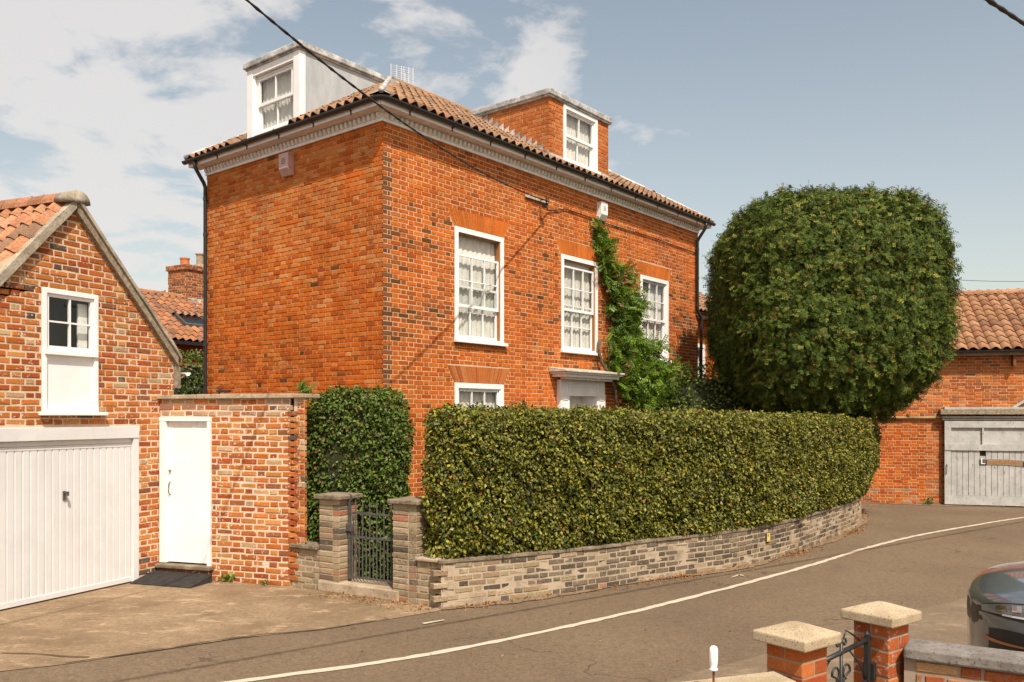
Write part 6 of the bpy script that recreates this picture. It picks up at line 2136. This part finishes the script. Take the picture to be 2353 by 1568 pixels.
ins = MB().lathe(FCh.p(-0.1, -0.82, 5.45), [(0.02, 0.0), (0.02, 0.1), (0.05, 0.12), (0.03, 0.16), (0.05, 0.2), (0.03, 0.24), (0.02, 0.3)], 8).build('insulator', rust, chs)
tag(MB().tube(catenary(FCh.p(-0.12, -0.85, 5.72), (-30, 26, 6.2), 0.3, 20), 0.008, 5).build('far_cable', cable_black), 'thin cable reaching the brick chimney behind the garage', 'cable')

# ------------------------------------------------------------------ foreground: gate piers, walls, scrolled gate
KG = R(53)
FK = Fr((1.53, 4.62), (0.80, 0.60))
RB = [(4, (0.40, 0.105, 0.030)), (3, (0.45, 0.14, 0.04)), (2, (0.32, 0.075, 0.025))]


def small_pier(u, label, seed, lime):
    w = 0.225; h = 0.935
    t = thing('entrance_pier', label, 'gate pier', FK.p(u, 0, 0), 'capped piers of the scrolled gate')
    bm_ = brickmat('brick_pier_%d' % seed, 0.95 if lime else 0.1, 0.2, (0.45, 0.36, 0.29), 0.5)
    pp = Pieces('brick', bm_, 0.005, 0.002, 200)
    f0 = Fr(FK.p(u - w / 2, w / 2, 0)[:2], FK.E)
    faces = [f0, Fr(FK.p(u + w / 2, w / 2, 0)[:2], (-FK.N[0], -FK.N[1])), Fr(FK.p(u + w / 2, -w / 2, 0)[:2], (-FK.E[0], -FK.E[1])), Fr(FK.p(u - w / 2, -w / 2, 0)[:2], FK.N)]
    n = 12; cr = h / n
    rng = random.Random(seed)
    for i, f in enumerate(faces):
        for k in range(n):
            zc = (k + 0.5) * cr
            if (k + i) % 2: cuts = [(0.0, w)] if i % 2 == 0 or True else []
            else: cuts = [(0.108 + 0.01, w - 0.006 - 0.108 + 0.0)]
            # alternate: full stretcher on one pair of faces, two header ends on the other
            N3 = Vector((*f.N, 0)); U3 = Vector((0, 0, 1)); E3 = N3.cross(U3)
            if (k + i) % 2:
                pp.add(f.p(w / 2, -0.0535, zc), tuple(E3), tuple(N3), tuple(U3), (w - 0.002, 0.107, cr - 0.012), pal(rng, RB, 0.12))
    pp.lay(t)
    MB().box(FK, u - w / 2 + 0.004, u + w / 2 - 0.004, -w / 2 + 0.004, w / 2 - 0.004, 0, h).build('mortar', mortarmat('mortar_pier_%d' % seed, (0.34, 0.29, 0.23) if lime else (0.36, 0.25, 0.16)), t)
    c = 0.165
    mb = MB()
    lo = [FK.p(u - c, -c, h), FK.p(u + c, -c, h), FK.p(u + c, c, h), FK.p(u - c, c, h)]
    md = [FK.p(u - c, -c, h + 0.055), FK.p(u + c, -c, h + 0.055), FK.p(u + c, c, h + 0.055), FK.p(u - c, c, h + 0.055)]
    tp_ = [FK.p(u - .02, -.02, h + 0.105), FK.p(u + .02, -.02, h + 0.105), FK.p(u + .02, .02, h + 0.105), FK.p(u - .02, .02, h + 0.105)]
    mb.sweep([lo, md, tp_]); mb.build('cap', cap_m, t, bevel=0.008)
    return t


small_pier(0.0, 'red brick pier with aggregate pyramid cap, the nearer of the pair at the scrolled gate', 401, False)
small_pier(0.835, 'flaking lime-stained pier with aggregate pyramid cap beside the low foreground wall', 402, True)
sg = thing('scroll_gate', 'black wrought iron gate with scrolls between the capped piers', 'gate', FK.p(0.42, 0, 0))
ga0, ga1 = 0.135, 0.70


def itube(pts, r, name, n=6): return MB().tube([FK.p(u, v, z) for u, v, z in pts], r, n).build(name, black_iron, sg, smooth=True)


def spiral(cu_, cz, r0_, turns, a0, sgn=1, v=0.0, n=22):
    out = []
    for i in range(n + 1):
        t = i / n; a = a0 + sgn * t * turns * 2 * math.pi
        rr_ = r0_ * (1 - 0.78 * t)
        out.append((cu_ + rr_ * math.cos(a), v, cz + rr_ * math.sin(a)))
    return out


MB().box(FK, ga1 - 0.028, ga1, -0.014, 0.014, 0.06, 0.86).build('stile', black_iron, sg)
MB().box(FK, ga0, ga0 + 0.028, -0.014, 0.014, 0.06, 0.76).build('stile', black_iron, sg)
itube([(ga0, 0, 0.775), (ga1, 0, 0.84)], 0.014, 'rail', 8)
itube([(ga0 + .02, 0, 0.56), (ga1, 0, 0.60)], 0.011, 'rail')
itube([(ga0, 0, 0.10), (ga1, 0, 0.10)], 0.011, 'rail')
cx_ = (ga0 + ga1) / 2
itube([(cx_, 0, 0.10), (cx_, 0, 0.86)], 0.009, 'bar')
for sgn in (-1, 1):
    itube([(cx_ + sgn * 0.01, 0, 0.6), (cx_ + sgn * 0.03, 0, 0.66)] + [(cx_ + sgn * (0.055 + 0.035 * math.cos(a)) , 0, 0.69 + 0.04 * math.sin(a)) for a in [0.0 + 0.5 * k for k in range(10)]], 0.007, 'scroll')
    itube([(cx_ + sgn * 0.01, 0, 0.56), (cx_ + sgn * 0.06, 0, 0.50), (cx_ + sgn * 0.08, 0, 0.40)] + spiral(cx_ + sgn * 0.055, 0.38, 0.03, 1.2, 0.3 if sgn > 0 else 2.8, -sgn), 0.007, 'scroll')
    itube([(cx_, 0, 0.83)] + spiral(cx_ + sgn * 0.03, 0.86, 0.028, 1.1, math.pi if sgn > 0 else 0, -sgn), 0.006, 'scroll')
    itube([(cx_ + sgn * 0.02, 0, 0.88), (cx_ + sgn * 0.05, 0, 0.925), (cx_ + sgn * 0.10, 0, 0.90), (cx_ + sgn * 0.21, 0, 0.835 if sgn > 0 else 0.80)], 0.005, 'scroll')
    itube([(cx_ + sgn * 0.09, 0, 0.80), (cx_ + sgn * 0.2, 0, 0.70), (cx_ + sgn * 0.255, 0, 0.60)], 0.006, 'scroll')
    itube([(cx_ + sgn * 0.14, 0, 0.10), (cx_ + sgn * 0.14, 0, 0.50)] + spiral(cx_ + sgn * 0.115, 0.50, 0.028, 1.0, 0 if sgn > 0 else math.pi, sgn), 0.007, 'scroll')
for u in (ga0 + 0.07, ga1 - 0.09): itube([(u, 0, 0.10), (u, 0, 0.58)], 0.008, 'bar')
MB().box(FK, ga1 - 0.005, ga1 + 0.045, -0.035, 0.035, 0.60, 0.70).build('hinge', black_iron, sg)
MB().lathe(FK.p(ga1 - 0.014, 0, 0.86), [(0.012, 0), (0.018, 0.012), (0.008, 0.03)], 8).build('finial', black_iron, sg)

# low foreground wall running off to the right
FKW = Fr((2.27, 4.98), (0.86, -0.51))
kw = thing('foreground_wall', 'low flaking brick wall with grey coping in front of the dark car', 'wall', FKW.p(1.0, 0, 0))
bm2 = brickmat('brick_foreground', 0.8, 0.6, (0.40, 0.33, 0.26), 0.6)
kp = Pieces('brick', bm2, 0.006, 0.004, 200)
kwc = lambda u, z, rng, h: pal(rng, [(3, (0.40, 0.26, 0.13)), (2, (0.34, 0.10, 0.04)), (2, (0.30, 0.15, 0.08)), (1, (0.12, 0.09, 0.07))], 0.15)
lay_wall(kp, FKW, 0.06, 2.6, 0.0, 0.745, 0.0745, 0.013, 0.218, 0.104, [], kwc, rough=0.006, seed=411)
kp.lay(kw)
backing(FKW, 0.0, 2.6, 0, 0.745, [], -0.006, mortarmat('mortar_foreground', (0.34, 0.27, 0.20), amt=0.6), 'wall', kw)
MB().poly([FKW.p(0, -0.2, 0), FKW.p(2.6, -0.2, 0), FKW.p(2.6, -0.2, .745), FKW.p(0, -0.2, .745)]).build('rear_face', mortar_gault, kw)
kcop = stone('grey_coping', (0.14, 0.125, 0.11), (0.25, 0.225, 0.20), (0.07, 0.06, 0.05), 0.8, 45)
for a, b in ((0.0, 0.62), (0.626, 1.25), (1.256, 1.9), (1.906, 2.6)):
    MB().box(FKW, a, b, -0.23, 0.035, 0.747, 0.815 + rnd.uniform(-0.003, 0.003)).build('coping_stone', kcop, kw, bevel=0.012)
FKL = Fr((1.44, 4.47), (-0.86, -0.30))
lw = thing('foreground_coping_wall', 'low wall with pale coping at the foot of the nearer capped pier', 'wall', FKL.p(0.3, 0, 0))
MB().box(FKL, 0.02, 1.2, -0.10, 0.10, 0.735, 0.80).build('coping_stone', cap_m, lw, bevel=0.015)
lwp = Pieces('brick', bm2, 0.006, 0.004, 100)
for f_ in (Fr(FKL.p(1.18, -0.085, 0)[:2], (-FKL.E[0], -FKL.E[1])), Fr(FKL.p(0.02, 0.085, 0)[:2], FKL.E)):
    lay_wall(lwp, f_, 0.0, 1.16, 0.0, 0.733, 0.0733, 0.013, 0.218, 0.104, [], kwc, rough=0.005, seed=412)
lwp.lay(lw)
MB().box(FKL, 0.02, 1.18, -0.08, 0.08, 0, 0.733).build('mortar', mortar_gault, lw)

rod = thing('handled_rod', 'rusty rod with a white bottle-shaped handle standing by the gate', 'rod', (0.985, 4.2, 0))
MB().tube([(0.98, 4.2, 0.0), (0.985, 4.2, 0.92)], 0.006, 6).build('rod', rust, rod)
MB().lathe((0.985, 4.2, 0.905), [(0.006, 0.0), (0.021, 0.001), (0.021, 0.008), (0.015, 0.014), (0.019, 0.03), (0.021, 0.06), (0.021, 0.092), (0.0195, 0.108), (0.012, 0.118), (0.002, 0.120)], 16).build('handle', white, rod, smooth=True)

# ------------------------------------------------------------------ dark car at the right edge
D = Vector((-0.92, 0.39, 0)).normalized()          # towards the nose
SIDE = Vector((-D.y, D.x, 0))                      # its left side, facing the photographer
SIDE = SIDE if SIDE.y < 0 else -SIDE
CO = Vector((3.40, 6.40, 0))                       # nose, on the centre line
car = thing('parked_car', 'dark grey car with slim headlight nosing in from the right', 'car', CO - D * 2.1)


def cpnt(x, y, z): return tuple(CO - D * x + SIDE * y + Vector((0, 0, z)))


# sections along the car: x, half width, (sill z, belt z, shoulder half width, bonnet/roof centre z)
def csec(x):
    k = min(1.0, max(0.0, x) / 0.80)
    hw = 0.955 * max(0.02, 1 - (1 - k) ** 2.7) ** (1 / 2.15)
    kt = min(1.0, max(0.0, 4.36 - x) / 0.7)
    hw = min(hw, 0.955 * max(0.15, 1 - (1 - kt) ** 2.7) ** (1 / 2.4))
    zl = 0.23 + 0.20 * math.exp(-x / 0.05) + 0.22 * math.exp(-(4.36 - x) / 0.12)
    zs_ = 0.985 - 0.13 * math.exp(-x / 0.10) - 0.06 * math.exp(-x / 0.7) + 0.08 * min(1, x / 3.0)
    zc = zs_ + 0.035 + 0.03 * min(1, x / 0.9)
    return hw, zl, zs_, zc


FLANK = ([0, 0.05, 0.15, 0.35, 0.60, 0.80, 0.90, 0.96, 1.0], [0.78, 0.885, 0.955, 0.99, 1.0, 0.988, 0.968, 0.935, 0.88])
xs = [0.0, 0.008, 0.02, 0.035, 0.055, 0.08, 0.11, 0.15, 0.2, 0.26, 0.33, 0.41, 0.5, 0.6, 0.7, 0.85, 1.0, 1.3, 1.7, 2.2, 2.8, 3.3, 3.6, 3.85, 4.05, 4.2, 4.3, 4.35]
rings = []
for x in xs:
    hw, zl, zs_, zc = csec(x)
    half = [(hw * w_, zl + (zs_ - zl) * t_) for t_, w_ in zip(*FLANK)]
    half += [(hw * 0.76, zs_ + (zc - zs_) * 0.45), (hw * 0.5, zs_ + (zc - zs_) * 0.85), (hw * 0.22, zc - 0.002)]
    rings.append([cpnt(x, y, z) for y, z in half] + [cpnt(x, 0, zc)] + [cpnt(x, -y, z) for y, z in half[::-1]] + [cpnt(x, 0, zl - 0.02)])
body = MB().sweep(rings).build('body', car_m, car, smooth=True)
# cabin
cab = []
for x, w, z in ((1.15, 0.80, 1.06), (1.75, 0.74, 1.42), (2.2, 0.70, 1.60), (3.0, 0.69, 1.63), (3.7, 0.67, 1.58), (4.2, 0.66, 1.12)):
    zb_ = 1.05
    cab.append([cpnt(x, w + 0.12, zb_), cpnt(x, w, z - 0.07), cpnt(x, w * 0.85, z), cpnt(x, 0, z + 0.02), cpnt(x, -w * 0.85, z), cpnt(x, -w, z - 0.07), cpnt(x, -w - 0.12, zb_)])
MB().sweep(cab).build('cabin', car_glass, car, smooth=True)
rf = []
for x, w, z in ((1.95, 0.68, 1.525), (2.2, 0.67, 1.61), (3.0, 0.66, 1.645), (3.7, 0.64, 1.60)):
    rf.append([cpnt(x, w, z - 0.03), cpnt(x, w * 0.8, z + 0.02), cpnt(x, 0, z + 0.035), cpnt(x, -w * 0.8, z + 0.02), cpnt(x, -w, z - 0.03)])
MB().sweep(rf).build('roof', car_m, car, smooth=True)


def skin(x, t, off=0.0):
    """point on the flank: t 0 sill .. 1 shoulder"""
    hw, zl, zs_, zc = csec(x)
    z = zl + (zs_ - zl) * t
    y = hw * float(np.interp(t, *FLANK))
    # outward direction in plan
    h2 = csec(x + 0.02)[0]; h1 = csec(max(0, x - 0.02))[0]
    nx = -(h2 - h1); ny = 0.04
    l = math.hypot(nx, ny)
    return x + nx / l * off, y + ny / l * off, z


def patch(side, xs_, tops, bots, m, name, off, parent=car):
    mb = MB(); R0, R1 = [], []
    for x, t1, t0 in zip(xs_, tops, bots):
        row, row2 = [], []
        for k in range(5):
            a = skin(x, t0 + (t1 - t0) * k / 4, off); row.append(cpnt(a[0], side * a[1], a[2]))
        R0.append(row)
    for i in range(len(R0) - 1):
        for k in range(4): mb.poly([R0[i][k], R0[i + 1][k], R0[i + 1][k + 1], R0[i][k + 1]])
    return mb.build(name, m, parent, smooth=True)


hx = [0.05, 0.08, 0.11, 0.15, 0.2, 0.26, 0.33, 0.41, 0.5, 0.6, 0.7]
for s_ in (1, -1):
    patch(s_, hx, [0.965] * 11, [0.87, 0.855, 0.84, 0.825, 0.81, 0.80, 0.795, 0.80, 0.82, 0.86, 0.93], car_black, 'headlight_surround', 0.004)
    patch(s_, hx[:-1], [0.955] * 10, [0.885, 0.875, 0.865, 0.855, 0.845, 0.84, 0.838, 0.842, 0.86, 0.90], lamp_m, 'headlight', 0.008)
    patch(s_, hx[3:], [0.862, 0.855, 0.85, 0.848, 0.855, 0.875, 0.91, 0.95], [0.848, 0.838, 0.832, 0.828, 0.832, 0.85, 0.89, 0.935], alu, 'light_strip', 0.011)
    for xa in (0.12, 0.20):
        patch(s_, [xa, xa + 0.025, xa + 0.05], [0.945] * 3, [0.89] * 3, chrome, 'lamp_lens', 0.011)
    patch(s_, [0.08, 0.11, 0.15, 0.2, 0.26, 0.32, 0.36], [0.70, 0.71, 0.715, 0.71, 0.70, 0.67, 0.60], [0.28, 0.26, 0.25, 0.25, 0.26, 0.29, 0.36], car_black, 'bumper_vent', 0.004)
    for t_ in (0.58, 0.43):
        patch(s_, [0.06, 0.08, 0.11, 0.15, 0.2, 0.26, 0.31], [t_ + .025, t_ + .022, t_ + .018, t_ + .012, t_ + .008, t_ + .004, t_ + 0.0], [t_ - .015] * 7, copper, 'vent_blade', 0.012)
    patch(s_, [0.012, 0.02, 0.03, 0.045], [0.95, 0.95, 0.95, 0.95], [0.84, 0.85, 0.86, 0.875], car_black, 'grille_side', 0.005)
mb = MB()
gr_r = []
for y in np.linspace(-0.46, 0.46, 13):
    k = 1 - (abs(y) / 0.48) ** 2 * 0.5
    gr_r.append([cpnt(-0.006 + 0.085 * (abs(y) / 0.48) ** 2, y, 0.66), cpnt(-0.010 + 0.085 * (abs(y) / 0.48) ** 2, y, 0.73), cpnt(-0.004 + 0.085 * (abs(y) / 0.48) ** 2, y, 0.80)])
for i in range(12):
    for k in range(2): mb.poly([gr_r[i][k], gr_r[i + 1][k], gr_r[i + 1][k + 1], gr_r[i][k + 1]])
mb.build('grille', car_black, car, smooth=True)
for wx in (0.86, 3.52):
    for s_ in (1, -1):
        rg = []
        for (rr_, yy) in ((0.20, 0.70), (0.34, 0.72), (0.36, 0.76), (0.36, 0.92), (0.345, 0.965), (0.24, 0.968), (0.23, 0.93)):
            rg.append([cpnt(wx + rr_ * math.cos(2 * math.pi * k / 28), s_ * yy, 0.36 + rr_ * math.sin(2 * math.pi * k / 28)) for k in range(28)])
        wh = MB().sweep(rg, cap=False).build('wheel', tyre_m, car, smooth=True)
        mb = MB()
        for k in range(5):
            a = k * 2 * math.pi / 5
            c_, s2 = math.cos(a), math.sin(a)
            mb.hexa([cpnt(wx + c_ * 0.03 - s2 * 0.03, s_ * 0.92, 0.36 + s2 * 0.03 + c_ * 0.03), cpnt(wx + c_ * 0.235 - s2 * 0.025, s_ * 0.92, 0.36 + s2 * 0.235 + c_ * 0.025), cpnt(wx + c_ * 0.235 + s2 * 0.025, s_ * 0.92, 0.36 + s2 * 0.235 - c_ * 0.025), cpnt(wx + c_ * 0.03 + s2 * 0.03, s_ * 0.92, 0.36 + s2 * 0.03 - c_ * 0.03),
                     cpnt(wx + c_ * 0.03 - s2 * 0.03, s_ * 0.955, 0.36 + s2 * 0.03 + c_ * 0.03), cpnt(wx + c_ * 0.235 - s2 * 0.025, s_ * 0.955, 0.36 + s2 * 0.235 + c_ * 0.025), cpnt(wx + c_ * 0.235 + s2 * 0.025, s_ * 0.955, 0.36 + s2 * 0.235 - c_ * 0.025), cpnt(wx + c_ * 0.03 + s2 * 0.03, s_ * 0.955, 0.36 + s2 * 0.03 - c_ * 0.03)])
        rim = mb.build('rim', chrome, wh); rim['kind'] = 'stuff'
        # wheel arch lip
        al = []
        for k in range(15):
            a = math.pi * (k / 14)
            al.append([cpnt(wx + 0.40 * math.cos(a), s_ * 0.90, 0.34 + 0.40 * math.sin(a)), cpnt(wx + 0.40 * math.cos(a), s_ * 0.972, 0.34 + 0.40 * math.sin(a)), cpnt(wx + 0.445 * math.cos(a), s_ * 0.968, 0.34 + 0.445 * math.sin(a)), cpnt(wx + 0.445 * math.cos(a), s_ * 0.90, 0.34 + 0.445 * math.sin(a))])
        MB().sweep(al).build('wheel_arch', car_black, car, smooth=True)

# ------------------------------------------------------------------ fallen leaves and grit along the walls
r = np.random.RandomState(77)
P = []
for i in range(3200):
    u = r.beta(1.2, 1.4) * FC.L
    w = abs(r.normal()) * 0.10
    if r.uniform() > 0.30 + 0.7 * max(0, math.sin(u * 2.1 + 0.5)) ** 3: continue
    P.append(FC.p(u, 0.02 + w, 0.014))
for i in range(260):
    P.append(FLW.p(r.uniform(0.6, 2.3), 0.03 + abs(r.normal()) * 0.16, 0.016))
for i in range(45):
    P.append((r.uniform(-3.5, 3.5), r.uniform(7.3, 9.3), 0.016))
for i in range(260):
    P.append(FS.p(r.uniform(1.5, 6), 0.05 + abs(r.normal()) * 0.15, 0.012))
P = np.array(P)
fo = foliage('fallen_leaves', P, np.tile([0, 0, 1.0], (len(P), 1)) + r.normal(size=(len(P), 3)) * 0.1, 0.034, [(3, (0.33, 0.14, 0.035)), (2, (0.24, 0.11, 0.04)), (2, (0.40, 0.20, 0.06)), (1, (0.16, 0.08, 0.04))], leaf_vine, None, droop=0.0, out=0.02, facing=3.0, jit=0.2, seed=78)
fo['label'] = 'dry brown leaves scattered along the foot of the walls'
fo['category'] = 'leaves'
dirt = MB()
rr = random.Random(9); prev = None
for i in range(90):
    u = FC.L * 0.86 * i / 89
    a, b = FC.p(u, -0.002, 0.010), FC.p(u, 0.10 + 0.07 * math.sin(u * 1.7) + rr.uniform(-0.02, 0.03), 0.010)
    if prev: dirt.poly([prev[0], a, b, prev[1]])
    prev = (a, b)
do = dirt.build('verge_dirt', stone('dirt', (0.17, 0.12, 0.075), (0.25, 0.18, 0.12), (0.11, 0.075, 0.045), 0.6, 20)); do['kind'] = 'structure'
dirt = MB(); prev = None
for i in range(60):
    u = 1.2 + 6.5 * i / 59
    a, b = FS.p(u, -0.002, 0.008), FS.p(u, 0.28 + 0.1 * math.sin(u * 2.3) + rr.uniform(-0.05, 0.05), 0.008)
    if prev: dirt.poly([prev[0], a, b, prev[1]])
    prev = (a, b)
do = dirt.build('verge_dirt', MATS['dirt']); do['kind'] = 'structure'

# ------------------------------------------------------------------ weeds at the wall foot
for k, (p_, n_w, sz) in enumerate((((*FGW.p(1.08, 0.04, 0)[:2], 0.01), 26, 0.07), ((*FGW.p(1.66, 0.04, 0)[:2], 0.01), 18, 0.05), ((*FLW.p(0.10, -0.1, 0)[:2], 2.42), 40, 0.09), ((*FS.p(3.2, 0.12, 0)[:2], 0.01), 30, 0.09))):
    wd = thing('weed', ['small green weed at the foot of the garden wall beside the plank door step', 'tiny weed at the foot of the garden wall near its toothed corner', 'tuft of weeds growing on the end of the garden wall coping', 'small weed at the foot of the workshop wall beside the sliding door'][k], 'weed', p_, 'weeds along the walls')
    rw = np.random.RandomState(500 + k)
    Pw = np.array(p_) + rw.normal(size=(n_w, 3)) * np.array([0.03, 0.03, 0.0]) * (sz / 0.06) + np.stack([np.zeros(n_w), np.zeros(n_w), rw.uniform(0, sz, n_w)], 1)
    foliage('leaves', Pw, rw.normal(size=(n_w, 3)) + np.array([0, -0.6, 0.5]), sz, [(2, (0.10, 0.15, 0.02)), (1, (0.16, 0.18, 0.03))], leaf_shrub, wd, droop=-0.9, seed=510 + k)
